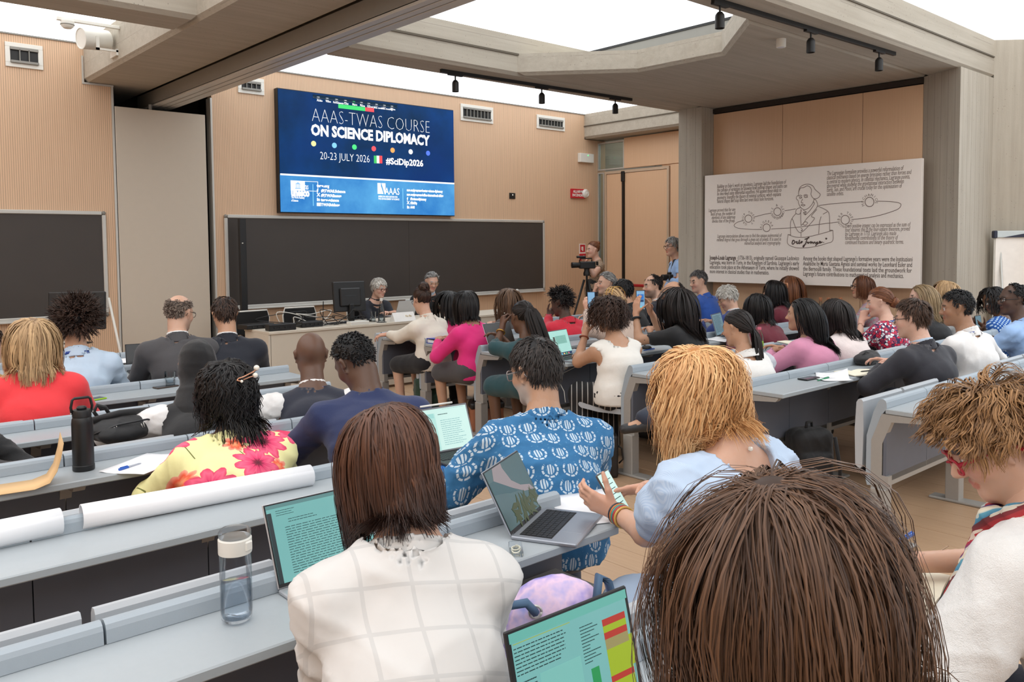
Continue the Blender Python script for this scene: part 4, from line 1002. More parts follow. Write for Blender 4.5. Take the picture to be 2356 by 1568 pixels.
def person(label, top, Y, fy=0, fp=8, fr=0, ty=0, lean=None, hip=None, seat=.565, skin='light', hair=None, ht=.012, s=1., sw=.175, fat=1., topc=None, bottom=None, aL=None, aR=None, group='seated audience', legs='sit', seed=1, hres=None, specs=None, brow=(.05, .03, .02), beard=None, lanyard=None, lens=None, neckf=.05, side=0., head_at=None, shoe=(.02, .02, .022), name='person'):
    RH = frame(fy, fp, fr); R_, Fh, Uh = RH
    if head_at is None:
        pt = aty(top[0], top[1], Y); Hc = pt-np.array([0, 0, 1.])*.06*s-Uh*(.064*s+ht)
    else: Hc = np.array(head_at, float)
    TF = frame(ty); Tr, Tf = TF[0], TF[1]; Z = np.array([0, 0, 1.])
    Nb = Hc-Z*.192*s-Fh*.035*s-Tf*neckf+Tr*side
    dz = Nb[2]-seat; TL = .53*s
    if hip is None:
        ln = lean if lean is not None else .065
        Hp = Nb-Tf*ln; Hp[2] = seat
    else: Hp = np.array(hip, float)
    base = np.array([Hp[0], Hp[1], 0.])
    if legs == 'sit' or callable(legs): SEATED.append((Hp[0], Hp[1]))
    root = thing(name, label, 'person', base, group=group)
    depth = (RC @ (Hc-CAM))[2]; ppm = F_/depth
    hh = hres or float(np.clip(3.6/ppm, .0060, .0105)); hb = float(np.clip(7/ppm, .0115, .019))
    sd = nrm(Nb-Hp); Tb = np.cross(Tr, sd)
    Mid = (Hp+Nb)/2-Tf*.035+Z*.01; Ch = Nb-sd*.15*s-Tf*.012
    SL = Nb-sd*.07*s-Tr*sw*s+Tf*.005; SR = Nb-sd*.07*s+Tr*sw*s+Tf*.005
    torso = [(P_ell(Hp+Z*.0, (.178*fat*s, .135*fat*s, .12*s), TF), .05), (P_ecap(Hp, Mid, .150*fat*s, .142*fat*s, .78, .74, Tr), .05), (P_ecap(Mid, Ch, .142*fat*s, (sw-.012)*s, .74, .66, Tr), .05),
             (P_cap(Nb-sd*.055*s, SL, .058*s, .056*s), .05), (P_cap(Nb-sd*.055*s, SR, .058*s, .056*s), .05), (P_cap(Nb+Z*.015, Nb-Tr*.11*s-sd*.05*s, .052*s, .046*s), .04), (P_cap(Nb+Z*.015, Nb+Tr*.11*s-sd*.05*s, .052*s, .046*s), .04)]
    nk0 = Nb-sd*.04*s; nk1 = Hc-Uh*.06*s-Fh*.022*s; rn = .056*s*(.95 if sw < .18 else 1.05)
    neck = (P_cap(nk0, nk1, rn*1.12, rn), .03)
    arms = {}
    for nm, S, sg, spec in (('L', SL, -1, aL), ('R', SR, 1, aR)):
        spec = spec or {}
        la, lb = .285*s, .25*s
        if 'w' in spec: Hd = np.array(spec['w'], float)
        else:
            r = spec.get('rel', (.10, .34, None)); Hd = Nb+Tr*sg*r[0]+Tf*r[1]
            if r[2] is None: Hd[2] = .79
            else: Hd = Hd+Z*r[2]
        pole = spec.get('pole', (.7, -.25, -.75)); pw = Tr*sg*pole[0]+Tf*pole[1]+Z*pole[2]
        if 'elbow' in spec: E = np.array(spec['elbow'], float)
        else: E, Hd = ik(S, Hd, pw, la, lb)
        fd = nrm(Hd-E); hd = np.array(spec['hd'], float) if 'hd' in spec else fd*.8-Z*.25; hn = np.array(spec['hn'], float) if 'hn' in spec else -Z+Tr*(-sg)*.25
        # thumb lies towards the body's middle when the palm faces down: sign from handedness
        d_ = nrm(hd); n_ = nrm(hn-d_*(hn @ d_)); ts = 1 if (sg < 0) else -1
        hp = hand_prims(Hd, hd, hn, ts, s*.98, spec.get('curl', (.35, .45, .35)), spec.get('thumb', .35), spec.get('spread', .06), spec.get('point', False))
        arms[nm] = dict(S=S, E=E, H=Hd, hp=hp, ua=(P_cap(S, E, .054*fat*s, .041*fat*s), .03), fa=(P_cap(E, Hd, .042*fat*s, .0255*s), .02), d=d_, n=n_)
    lg = []
    feet = []
    if legs == 'sit':
        for sg in (-1, 1):
            h_ = Hp+Tr*sg*.088*s-Z*.02; kn_ = h_+Tf*.37*s+Tr*sg*.03; kn_[2] = .50*s; an = kn_-Tf*.06; an[2] = .10
            lg.append((h_, kn_, an)); feet.append((an, Tf))
    elif legs == 'stand':
        for sg in (-1, 1):
            h_ = Hp+Tr*sg*.085*s; an = h_+Tr*sg*.03; an = np.array([an[0], an[1], .09]); kn_ = (h_+an)/2+Tf*.03; lg.append((h_, kn_, an)); feet.append((an, Tf))
    else:
        for h_, kn_, an, fd_ in (legs(Hp, Tr, Tf) if callable(legs) else legs): lg.append((np.array(h_, float), np.array(kn_, float), np.array(an, float))); feet.append((np.array(an, float), nrm(fd_)))
    legp = []
    for h_, kn_, an in lg: legp += [(P_cap(h_, kn_, .082*fat*s, .058*s), .04), (P_cap(kn_, an, .056*s, .036*s), .03)]
    sk = np.array(SK[skin]) if isinstance(skin, str) else np.array(skin)
    # ---- body mesh: trunk and limbs, then head and hands at a finer step
    VV, QQ, CC = [], [], []
    def push(F, colfn=None, clip=None):
        V, Q = F.mesh()
        if not len(V): return
        if clip is not None:
            kf = clip(V[Q].mean(1)); Q = Q[kf]
        c = np.tile(sk, (len(V), 1)) if colfn is None else colfn(V)
        n0 = sum(len(v) for v in VV); VV.append(V); QQ.append(Q+n0); CC.append(c)
    allp = torso+[neck]+[arms[a][q] for a in 'LR' for q in ('ua', 'fa')]+legp
    lo, hi = prims_bounds([p for p, _ in allp]); F = Field(lo, hi, hb*1.3)
    for p, k_ in allp: F.add(p, k_)
    if legp:
        for an, fd_ in feet: F.add(P_cap(an-Z*.03, an+fd_*.16-Z*.055, .038, .03), .03)
    push(F)
    for a in 'LR':
        A = arms[a]; ps = [p for p, _ in A['hp']]; lo, hi = prims_bounds(ps, .01); hhand = float(np.clip(3.6/ppm, .0046, .0085))
        F = Field(lo, hi, hhand); F.add(A['fa'][0], .01)
        for p, k_ in A['hp']: F.add(p, k_)
        tipc = sk*np.array([1.06, .92, .9])
        push(F, lambda V: np.where((np.sin(V @ np.array([300., 211, 170]))[:, None] > 2), tipc, sk*np.array([1.03, .95, .93])), None)
    def hw(q): return Hc+(np.array(q)*s) @ RH
    def cap(a, b, ra, rb): return P_cap(hw(a), hw(b), ra*s, rb*s)
    def ell(c, r, tilt=None): return P_ell(hw(c), np.array(r)*s, RH)
    hd_ = [(ell((0, -.012, .03), (.076, .096, .092)), .02), (ell((0, .028, -.04), (.061, .06, .083)), .035), (cap((-.045, .005, -.058), (-.012, .066, -.098), .022, .018), .03), (cap((.045, .005, -.058), (.012, .066, -.098), .022, .018), .03), (ell((0, .07, -.098), (.022, .018, .016)), .02),
           (ell((-.036, .06, -.026), (.026, .022, .024)), .025), (ell((.036, .06, -.026), (.026, .022, .024)), .025), (ell((0, .073, .024), (.05, .018, .014)), .02)]
    lo = hw((0, 0, 0))-.17*s; hi = hw((0, 0, 0))+.17*s; F = Field(lo, hi, hh)
    for p, k_ in hd_: F.add(p, k_*s)
    for sg in (-1, 1): F.cut(ell((sg*.031, .098, .004), (.017, .013, .011)), .012)
    for p, k_ in ((cap((0, .082, .014), (0, .108, -.026), .0085, .0125), .012), (ell((-.013, .097, -.031), (.009, .010, .008)), .008), (ell((.013, .097, -.031), (.009, .010, .008)), .008), (ell((0, .088, -.0575), (.023, .009, .0058)), .006), (ell((0, .087, -.069), (.019, .009, .0068)), .006)): F.add(p, k_*s)
    for sg in (-1, 1):
        F.add(ell((sg*.031, .076, .003), (.0125, .0125, .0115)), .003)
        F.add(cap((sg*.071, .005, -.022), (sg*.085, -.012, .018), .0085, .0105), .012); F.add(ell((sg*.083, -.008, .006), (.007, .017, .028)), .006); F.add(cap((sg*.074, .004, -.03), (sg*.078, .001, -.036), .007, .006), .006)
        F.cut(ell((sg*.090, .0, .003), (.007, .009, .015)), .006)
    F.add(neck[0], .025)
    def facecol(V):
        q = (V-Hc) @ RH.T/s; c = np.tile(sk, (len(V), 1)); x, y, z = q.T; ax = np.abs(x)
        ruddy = np.clip(1-((ax-.04)/.03)**2-((z+.03)/.03)**2, 0, 1)*(y > .03); c = c*(1+np.outer(ruddy, [.08, -.12, -.10]))
        lip = ((x/.025)**2+((z+.063)/.013)**2 < 1) & (y > .07); c[lip] = sk*np.array([.92, .58, .6])
        br = (np.abs(z-.030+((ax-.03)**2)*6) < .0065) & (ax > .012) & (ax < .05) & (y > .045); c[br] = brow
        ed = np.sqrt((ax-.031)**2+(y-.076)**2+(z-.003)**2); ey = (ed < .0142) & (y > .08) & (np.abs(z-.003) < .0075); c[ey] = (.72, .69, .66)
        ir = ey & (np.sqrt((ax-.031)**2+(z-.003)**2) < .0068); c[ir] = (.05, .03, .02)
        lid = (ed < .0165) & (y > .074) & ~ey; c[lid] = sk*np.array([.62, .5, .48])
        if beard is not None:
            b = np.clip((-.03-z)/.02, 0, 1)*np.clip((y+.03)/.03, 0, 1)*~lip; b *= (z > -.13); c = c*(1-b[:, None]*beard[1])+np.array(beard[0])*(b[:, None]*beard[1])
        return c
    push(F, facecol)
    V = np.concatenate(VV); Q = np.concatenate(QQ); C = np.concatenate(CC)
    body = np_mesh('body', V-base, Q, skinmat(), root, C)
    info = dict(root=root, Hc=Hc, RH=RH, Nb=Nb, Tr=Tr, Tf=Tf, Hp=Hp, arms=arms, base=base, s=s, SL=SL, SR=SR, sd=sd, body=body)
    # ---- clothes
    if topc:
        t = topc.get('t', .013); h_ = hb if 'h' not in topc else topc['h']
        ps = [(p, k_) for p, k_ in torso]; sl = topc.get('sleeve', 2.)
        slp = []
        for a in 'LR':
            A = arms[a]; S, E, H = A['S'], A['E'], A['H']
            fl_ = topc.get('flare', .0)
            if sl > 0:
                f = min(sl, 1.); e = S+(E-S)*f; slp.append((P_cap(S, e, .056*fat*s+t+topc.get('pad', 0), (.054+(.041-.054)*f)*fat*s+t+fl_), .03, e, nrm(E-S), (.054+(.041-.054)*f)*fat*s, sl <= 1))
            if sl > 1:
                f = min(sl-1, 1.)*.97; e = E+(H-E)*f; slp.append((P_cap(E, e, .042*fat*s+t+fl_*.5, (.042+(.0255-.042)*f)*s+t*.9+fl_), .03, e, nrm(H-E), (.042+(.0255-.042)*f)*s, True))
        low = Hp-Z*topc.get('hem', .06)
        ps.append((P_ecap(low, Hp+Z*.03, .17*fat*s, .165*fat*s, .78, .76, Tr), .04))
        ps += topc.get('extra', lambda i: [])(info)
        lo, hi = prims_bounds([p for p, _ in ps]+[q[0] for q in slp], t+.03); F = Field(lo, hi, h_)
        for p, k_ in ps: F.add(p, k_, t)
        for q in slp: F.add(q[0], q[1], 0)
        nd = nrm(nk1-nk0); ro = topc.get('neck', rn+.012)
        if topc.get('collar'):
            ch = topc.get('ch', .04)
            F.plane(Nb+nd*(ch+.004), -(nd+Tf*.25)) if False else None
            F.cut(P_cap(Nb+nd*(ch+.03)+Tf*0, Nb+nd*(ch+.30), ro+.05, ro+.05), .004) if False else None
            F.cut(P_cap(Nb-nd*.0, Nb+nd*.25, ro+.011, ro+.012), .006)
            F2 = Field(Nb-.13, Nb+.15, .0062); F2.add(P_cap(Nb-nd*.03, Nb+nd*ch, ro+.014, ro+.007), 0); F2.cut(P_cap(Nb-nd*.15, Nb+nd*.25, ro-.001, ro-.001), .002); F2.plane(Nb+nd*(ch+.004)-Tf*0, -(nd+Tf*.22)); F2.plane(Nb-nd*.024, nd)
            V2, Q2 = F2.mesh(); np_mesh('collar', V2-base, Q2, topc['mat'], root) if len(V2) else None
        else:
            dp = topc.get('drop', .0); F.cut(P_cap(Nb+nd*(.012-dp)+Tf*topc.get('nf', .0), Nb+nd*.25+Tf*topc.get('nf', .0), ro, ro+.01), .008)
        F.cut((hd_[0][0]), .004, .02)
        if sl == 0 and not topc.get('nocut'):
            for a in 'LR':
                A = arms[a]; F.cut(P_cap(A['S']+(A['S']-Nb)*.28-sd*.03, A['E'], .070*fat*s, .06*s), .01)
        for q in slp:
            if q[5]: F.cut(P_cap(q[2]-q[3]*.012, q[2]+q[3]*.12, q[4]+.006, q[4]+.02), .003)
        if legs != 'stand' and topc.get('clipz', True): F.plane((0, 0, .475), Z)
        V, Q = F.mesh(); N = vnormals(V, Q); V = wrinkle(V, N, topc.get('wr', .006), seed*7+1, topc.get('wf', 20.))
        if 'warp' in topc: V = topc['warp'](V, info)
        o = np_mesh(topc.get('name', 'shirt'), V-base, Q, topc['mat'], root); info['top'] = o
        if topc.get('shirt'):       # shirt collar that shows above a jacket
            F = Field(Nb-.10, Nb+.13, .0055); F.add(P_cap(Nb+nd*.0, Nb+nd*.056, rn+.0105, rn+.0105), 0); F.cut(P_cap(Nb-nd*.1, Nb+nd*.2, rn+.0025, rn+.0015), 0.002); F.plane(Nb+nd*.060, -nd); F.plane(Nb-nd*.004, nd)
            V, Q = F.mesh(); np_mesh('shirt_collar', V-base, Q, topc['shirt'], root)
        if 'vest' in topc: pass
    if bottom:
        t = bottom.get('t', .012); ps = []
        L_ = bottom.get('len', 2.)
        ps.append((P_ell(Hp, (.18*fat*s, .14*fat*s, .12*s), TF), .04)); ps.append((P_ecap(Hp, Hp+Z*.08, .16*fat*s, .152*fat*s, .78, .76, Tr), .04))
        for h2, kn_, an in lg:
            if L_ <= 1: ps.append((P_cap(h2, h2+(kn_-h2)*L_, .086*fat*s, .07*s), .06))
            else:
                e = kn_+(an-kn_)*(L_-1); ps += [(P_cap(h2, kn_, .084*fat*s, .062*s+bottom.get('wide', 0)), .04), (P_cap(kn_, e, .06*s+bottom.get('wide', 0), .047*s+bottom.get('wide', 0)*1.5), .04)]
        if L_ <= 1.05 and len(lg) == 2 and bottom.get('skirt', True): ps.append((P_ecap((lg[0][0]+lg[1][0])/2, (lg[0][0]+(lg[0][1]-lg[0][0])*L_+lg[1][0]+(lg[1][1]-lg[1][0])*L_)/2, .16*s, .14*s, .5, .45, Tr), .06))
        ps += bottom.get('extra', lambda i: [])(info)
        lo, hi = prims_bounds([p for p, _ in ps], t+.03); F = Field(lo, hi, max(hb, .018))
        for p, k_ in ps: F.add(p, k_, t)
        V, Q = F.mesh(); N = vnormals(V, Q); V = wrinkle(V, N, bottom.get('wr', .005), seed*5+2, 16.)
        np_mesh(bottom.get('name', 'trousers'), V-base, Q, bottom['mat'], root)
    if legp:
        for an, fd_ in feet:
            F = Field(np.minimum(an, an+fd_*.18)-.09, np.maximum(an, an+fd_*.18)+.07, .017); b_ = an-Z*.045
            F.add(P_cap(b_-fd_*.03, b_+fd_*.15-Z*.012, .042, .034), .0); F.add(P_cap(an-fd_*.01-Z*.03, an-fd_*.01, .046, .042), .03); F.plane((0, 0, .002), Z)
            F.cut(P_cap(an, an+Z*.12, .036, .05), .004)
            V, Q = F.mesh(); np_mesh('shoe', V-base, Q, plain('shoe_%02d' % int(shoe[0]*99), (*shoe, 1), .45), root)
    if hair:
        tt = (topc or {}).get('t', .012)+.012; cols = [(Nb-sd*.055*s, SL, .062*s+tt), (Nb-sd*.055*s, SR, .062*s+tt), (nk0, nk1, rn+.008), (Ch-Tr*.07*s, Mid-Tr*.05*s, .105*s+tt), (Ch+Tr*.07*s, Mid+Tr*.05*s, .105*s+tt), (Nb+Z*.015, Nb-Tr*.11*s-sd*.05*s, .052*s+tt), (Nb+Z*.015, Nb+Tr*.11*s-sd*.05*s, .052*s+tt)] if hair.get('long') else [(nk0, nk1, rn+.002)]
        info['hair'] = make_hair(root, hair, Hc, RH, s, cols, seed*13+5)
    if specs:
        glasses(info, specs)
    if lanyard:
        nd = nrm(nk1-nk0); e1 = Tr; e2 = np.cross(nd, e1); m = MB(); c_ = Nb+nd*lanyard.get('h', .022); r1 = rn+lanyard.get('r', .022); pts = []
        for i in range(25):
            th = math.pi*(-.15+1.3*i/24); o_ = e1*math.cos(th)*r1*1.12-Tf*math.sin(th)*r1+nd*(.02*math.sin(th)-.015); pts.append(c_+o_)
        m2 = MB(); w_ = .009
        V = []
        for p_ in pts: V += [p_-nd*w_-base, p_+nd*w_-base]
        m2.add(V, [(2*i, 2*i+2, 2*i+3, 2*i+1) for i in range(len(pts)-1)])
        o = m2.build('lanyard', lanyard['mat'], root, True); md = o.modifiers.new('s', 'SOLIDIFY'); md.thickness = .002
    return info
def glasses(info, g):
    Hc, RH, s, base, root = (info[q] for q in ('Hc', 'RH', 's', 'base', 'root'))
    def w(q): return Hc+(np.array(q)*s) @ RH-base
    m = MB(); rx, rz, r = g.get('rx', .025), g.get('rz', .019), g.get('r', .0019)
    L = []
    for sg in (-1, 1):
        pts = [(sg*.032+rx*math.copysign(abs(math.cos(t))**g.get('sq', .8), math.cos(t)), .104-.006*abs(math.cos(t)), .001+rz*math.copysign(abs(math.sin(t))**g.get('sq', .8), math.sin(t))) for t in np.linspace(0, 2*math.pi, 21)]
        m.tube([w(p) for p in pts], r*s, 6, cap=False); L.append(pts)
        m.tube([w((sg*(.032+rx), .098, .008)), w((sg*.074, .07, .008)), w((sg*.084, .0, .010)), w((sg*.083, -.022, -.005)), w((sg*.080, -.034, -.022))], r*s*g.get('temple', 1.), 6)
    m.tube([w((-.032+rx, .102, .004)), w((0, .110, .007)), w((.032-rx, .102, .004))], r*s, 6)
    o = m.build('glasses', g['mat'], root, True)
    if g.get('lens'):
        m = MB()
        for pts in L: m.add([w(np.array(p)-(0, .0006, 0)) for p in pts[:-1]], [tuple(range(20))])
        m.build('lens', glass('lens_glass', (.92, .95, .97, 1), .02, 1.02), o)
# ------------------------------------------------------------------ hair kinds
H_black = hairmat('hair_black', srgb(9, 8, 9), srgb(34, 29, 28)); H_soft = hairmat('hair_soft_black', srgb(15, 12, 11), srgb(48, 38, 35))
H_dkbr = hairmat('hair_dark_brown', srgb(30, 20, 16), srgb(82, 58, 44)); H_grey = hairmat('hair_grey', srgb(84, 82, 80), srgb(188, 186, 182), rough=.5)
H_white = hairmat('hair_white', srgb(168, 162, 152), srgb(232, 228, 220), rough=.5); H_red = hairmat('hair_auburn', srgb(78, 42, 26), srgb(150, 96, 62))
H_curlybr = hairmat('hair_curly_brown', srgb(26, 17, 14), srgb(86, 62, 50), rough=.55)
H_copper = hairmat('hair_reddish_brown', srgb(58, 30, 18), srgb(120, 72, 42))
H_K = hairmat('hair_chestnut', srgb(58, 36, 28), srgb(112, 74, 54), srgb(50, 36, 32)); H_M = hairmat('hair_long_brown', srgb(54, 37, 28), srgb(118, 86, 63))
H_N = hairmat('hair_strawberry', srgb(188, 128, 74), srgb(255, 214, 156)); H_O = hairmat('hair_light_brown', srgb(88, 60, 36), srgb(184, 140, 94))
H_B = hairmat('hair_blonde', srgb(128, 98, 66), srgb(226, 188, 140)); H_bl2 = hairmat('hair_ash_blonde', srgb(106, 86, 62), srgb(200, 172, 132))
def short(mat, **kw):
    d = dict(style='crown', L=.05, guides=240, per=4, K=6, w=.0028, thick=.03, grav=.25, lift=.1, mess=.16, clump=.010, capk=1.06, wave=.001, lvar=.4); d.update(mat=mat, **kw); return d
def crop(mat, **kw): return short(mat, **{**dict(L=.022, guides=320, lift=.25, thick=.02, capk=1.05), **kw})
def longh(mat, **kw):
    d = dict(gather=.03, style='down', L=.42, guides=120, per=7, K=11, w=.0036, thick=.10, grav=.42, lift=.12, mess=.05, clump=.012, long=True, puff=(1.13, 1.1, 1.08), lvar=.12); d.update(mat=mat, **kw); return d
def afro(mat, **kw):
    d = dict(style='afro', L=.10, guides=420, per=3, K=9, w=.0042, thick=.0, grav=.12, lift=0, mess=.3, clump=.012, wave=.012, wfreq=2.2, lvar=.35, frizz=.003); d.update(mat=mat, **kw); return d
def updo(mat, **kw):
    d = dict(style='to', L=.24, guides=200, per=5, K=9, w=.004, thick=.05, lift=.06, mess=.02, clump=.01, target=(0, -.115, .03), buns=(((0, -.125, .03), .042),)); d.update(mat=mat, **kw); return d
bald_top = lambda d: (d[:, 2] > .30) & ~((d[:, 1] < -.55))
recede = lambda d: (d[:, 2] > .55) & (d[:, 1] > .05)
M_lan = pattern_mat('blue_lanyard', lambda k: k.mix(k.math('GREATER_THAN', k.noise(k.obj(), 60, 1), .58), srgb(30, 62, 140), srgb(190, 205, 230)), .5)
def suit(mat, **kw):
    d = dict(mat=mat, t=.017, pad=.004, collar=True, ch=.034, name='jacket', wr=.005, shirt=cloth('white_shirt_cotton', srgb(228, 226, 224))); d.update(kw); return d
def shirt(mat, **kw):
    d = dict(mat=mat, t=.015, collar=True, ch=.03, name='shirt', wr=.008); d.update(kw); return d
def tee(mat, **kw):
    d = dict(mat=mat, t=.012, name='top', wr=.006, neck=.075); d.update(kw); return d
trs = lambda mat, **kw: dict(mat=mat, **kw)
C_navy = cloth('navy_wool', srgb(30, 34, 50)); C_navy2 = cloth('midnight_wool', srgb(22, 26, 38)); C_char = cloth('charcoal_wool', srgb(72, 70, 72)); C_blk = cloth('black_cotton', srgb(24, 24, 26)); C_wht = cloth('white_cotton', srgb(232, 230, 228)); C_lbl = cloth('pale_blue_cotton', srgb(188, 206, 224)); C_jean = cloth('dark_denim', srgb(40, 46, 62)); C_lb2 = cloth('sky_blue_cotton', srgb(150, 182, 224))
C_red = cloth('coral_red_wool', srgb(232, 56, 62)); C_red2 = cloth('crimson_wool', srgb(206, 34, 58)); C_pink = cloth('hot_pink_wool', srgb(226, 40, 124)); C_rose = cloth('rose_wool', srgb(214, 142, 172)); C_cream = cloth('cream_wool', srgb(228, 220, 206)); C_teal = cloth('deep_teal_knit', srgb(28, 70, 76)); C_maroon = cloth('maroon_cotton', srgb(104, 28, 44)); C_brown = cloth('dark_taupe_wool', srgb(74, 66, 62)); C_blue = cloth('royal_blue_cotton', srgb(40, 84, 168)); C_must = cloth('mustard_knit', srgb(168, 120, 56)); C_navj = cloth('dark_blue_jersey', srgb(28, 42, 84)); C_bluej = cloth('bright_navy_wool', srgb(36, 58, 122)); C_fuzz = cloth('off_white_wool', srgb(232, 218, 214), wr=.5, weave=160); C_beige = cloth('beige_satin', srgb(206, 182, 166), .5)
G_dark = plain('dark_acetate', srgb(34, 26, 24), .3); G_red = plain('red_acetate', srgb(170, 24, 44), .28); G_clear = plain('grey_acetate', srgb(150, 142, 140), .25); G_tort = plain('tortoise_acetate', srgb(112, 50, 40), .3); G_gold = plain('gold_wire', srgb(190, 160, 110), .3, .8)
CH = (.0, .12, -.02)
# ------------------------------------------------------------------ left-hand block
P = {}
P['A'] = person('person in a mustard top at the left edge, face turned right', (-30, 745), 5.97, fy=62, ty=30, skin='light', hair=short(H_dkbr), topc=tee(C_must), bottom=trs(C_jean), seed=1)
P['B'] = person('person with blonde hair down the back of a coral red blazer', (74, 728), 5.09, fy=6, fp=4, ty=12, skin='light', sw=.165, hair=longh(H_B, L=.40, part=.02, guides=240, per=12, w=.0022, wave=.007, wfreq=1.6, puff=(1.16, 1.12, 1.06), thick=.14, lvar=.25), topc=dict(mat=C_red, t=.02, pad=.012, collar=True, ch=.02, name='blazer', wr=.005), bottom=trs(C_blk), seed=2)
P['C'] = person('person with a rounded dark curly mop in a pale blue shirt with lanyard', (181, 674), 5.95, fy=22, fr=6, ty=14, skin='tan', ht=.075, s=1.03, sw=.185, hair=afro(H_curlybr, L=.105, guides=520, per=6, w=.0026), topc=shirt(C_lbl, wr=.017), bottom=trs(C_jean), lanyard=dict(mat=M_lan), seed=3)
P['D'] = person('balding person in a charcoal suit jacket looking to the right', (415, 679), 5.95, fy=58, fp=12, ty=14, skin='light', s=1.02, sw=.19, ht=.0, hair=crop(hairmat('hair_salt', srgb(70, 58, 50), srgb(150, 132, 118)), L=.014, bald=lambda d: d[:, 2] > .52+.10*np.sin(9*d[:, 0]+3*d[:, 1])), topc=suit(C_char), bottom=trs(C_char), specs=dict(mat=G_dark), beard=((.25, .2, .17), .35), seed=4)
P['E'] = person('person with thick dark hair in a black-navy suit with white collar', (513, 679), 5.95, fy=8, fp=10, fr=-4, ty=18, skin='tan', s=1.03, sw=.195, ht=.014, hair=short(H_dkbr, L=.045, bald=lambda d: (d[:, 2] > .9) & (d[:, 1] < -.1)), topc=suit(C_navy2), bottom=trs(C_navy2), seed=5)
# hijab wearer
def drape(i):
    s, RH, Hc, Nb, Tf, Tr, sd = i['s'], i['RH'], i['Hc'], i['Nb'], i['Tf'], i['Tr'], i['sd']
    w = lambda q: Hc+(np.array(q)*s) @ RH
    return [(P_ell(w((0, -.01, .035)), np.array((.090, .108, .104))*s, RH), .03), (P_cap(w((0, .0, -.05)), Nb+sd*0.0, .085*s, .10*s), .06), (P_ecap(Nb-sd*.02, Nb-sd*.20-Tf*.04, .12*s, .12*s, .9, .8, Tr), .06)]
def drape_mesh(i, mat, h=.011, seed=3):
    ps = drape(i); lo, hi = prims_bounds([p for p, _ in ps]); F = Field(lo, hi, h)
    for p, k_ in ps: F.add(p, k_)
    w = lambda q: i['Hc']+(np.array(q)*i['s']) @ i['RH']
    F.cut(P_ell(w((0, .105, -.03)), np.array((.058, .07, .088))*i['s'], i['RH']), .015)
    V, Q = F.mesh(); V = wrinkle(V, vnormals(V, Q), .008, seed, 22.); np_mesh('headscarf', V-i['base'], Q, mat, i['root'])
P['F'] = person('person in a black headscarf and black waistcoat with white sleeves', (452, 782), 4.21, fy=15, fp=16, ty=20, lean=.22, skin='brown', ht=.012, topc=dict(mat=C_blk, t=.009, sleeve=0, name='waistcoat', wr=.002), bottom=trs(C_blk), aL=dict(rel=(.20, .20, None), pole=(1.2, -.1, -.3)), seed=6)
drape_mesh(P['F'], cloth('black_crepe', srgb(15, 15, 17), wr=.3))
def sleeves(i, mat, t=.018, seed=4, h=.011, name='sleeve', pad=.0):
    for a in 'LR':
        A = i['arms'][a]; S, E, H_ = A['S'], A['E'], A['H']; e = E+(H_-E)*.95; ps = [P_cap(S, E, .058+pad, .046+pad), P_cap(E, e, .046+pad, .034)]
        lo, hi = prims_bounds(ps, t+.02); F = Field(lo, hi, h)
        for p in ps: F.add(p, .03, t)
        V, Q = F.mesh(); V = wrinkle(V, vnormals(V, Q), .009, seed, 24.); np_mesh(name, V-i['base'], Q, mat, i['root'])
sleeves(P['F'], C_wht, .016, pad=.004)
P['G'] = person('bald dark-skinned person in a navy waistcoat, white sleeves and blue lanyard', (714, 764), 4.21, fy=24, fp=6, ty=22, skin=(.125, .062, .038), s=1.04, sw=.185, ht=.0, lean=.16, topc=dict(mat=C_navy, t=.009, sleeve=0, name='waistcoat', collar=False, shirt=C_wht, neck=.078, wr=.002), bottom=trs(C_navy), lanyard=dict(mat=M_lan, h=.032, r=.021), aL=dict(rel=(.18, .16, None), pole=(1.3, -.2, -.3)), seed=7)
sleeves(P['G'], C_wht, .016, pad=.006)
P['H'] = person('person with short black hair in a navy jersey leaning on an elbow', (798, 769), 3.42, fy=-12, fp=34, fr=-6, ty=28, skin=(.11, .056, .034), s=1.05, sw=.195, ht=.012, lean=.30, fat=1.02, hair=crop(H_black, L=.011, lift=.1, mess=.08, guides=520), topc=dict(mat=C_navj, t=.02, collar=False, neck=.075, name='jumper', wr=.008), bottom=trs(C_jean), aL=dict(rel=(.16, .26, None), pole=(1.1, -.6, -.6)), side=.04, seed=8)
def floral(k):
    v = planar(k, 18); c = srgb(238, 232, 172)
    n = k.noise(v, 6, 3); c = k.mix(n, srgb(240, 234, 176), srgb(232, 228, 160))
    st = k.math('LESS_THAN', k.math('ABSOLUTE', k.math('SINE', k.math('MULTIPLY', k.math('ADD', k.sep(v)[0], k.math('MULTIPLY', k.sep(v)[1], .35)), 21))), .05)
    c = k.mix(k.math('MULTIPLY', st, k.math('GREATER_THAN', k.noise(v, 9, 1), .5)), c, srgb(112, 116, 56))
    m, q, ang, cs = flower_layer(k, v, 7.5, 7, .34, .9)
    pet = k.ramp(q, [(0., srgb(250, 170, 120)), (.5, srgb(244, 92, 60)), (1., srgb(250, 176, 150))]); c = k.mix(k.math('MULTIPLY', m, k.math('GREATER_THAN', cs[1], .45)), c, pet)
    m, q, ang, cs = flower_layer(k, v, 4.6, 9, .42, .6)
    vein = k.math('MULTIPLY', k.math('ABSOLUTE', k.math('SINE', k.math('MULTIPLY', ang, 11))), .25)
    pet = k.ramp(k.math('ADD', q, k.math('MULTIPLY', k.math('SUBTRACT', vein, .12), .5)), [(.0, srgb(78, 8, 34)), (.2, srgb(128, 14, 52)), (.32, srgb(222, 52, 104)), (.75, srgb(240, 100, 134)), (1., srgb(222, 62, 100))])
    return k.mix(m, c, pet)
M_flor = pattern_mat('floral_crepe', floral, .7)
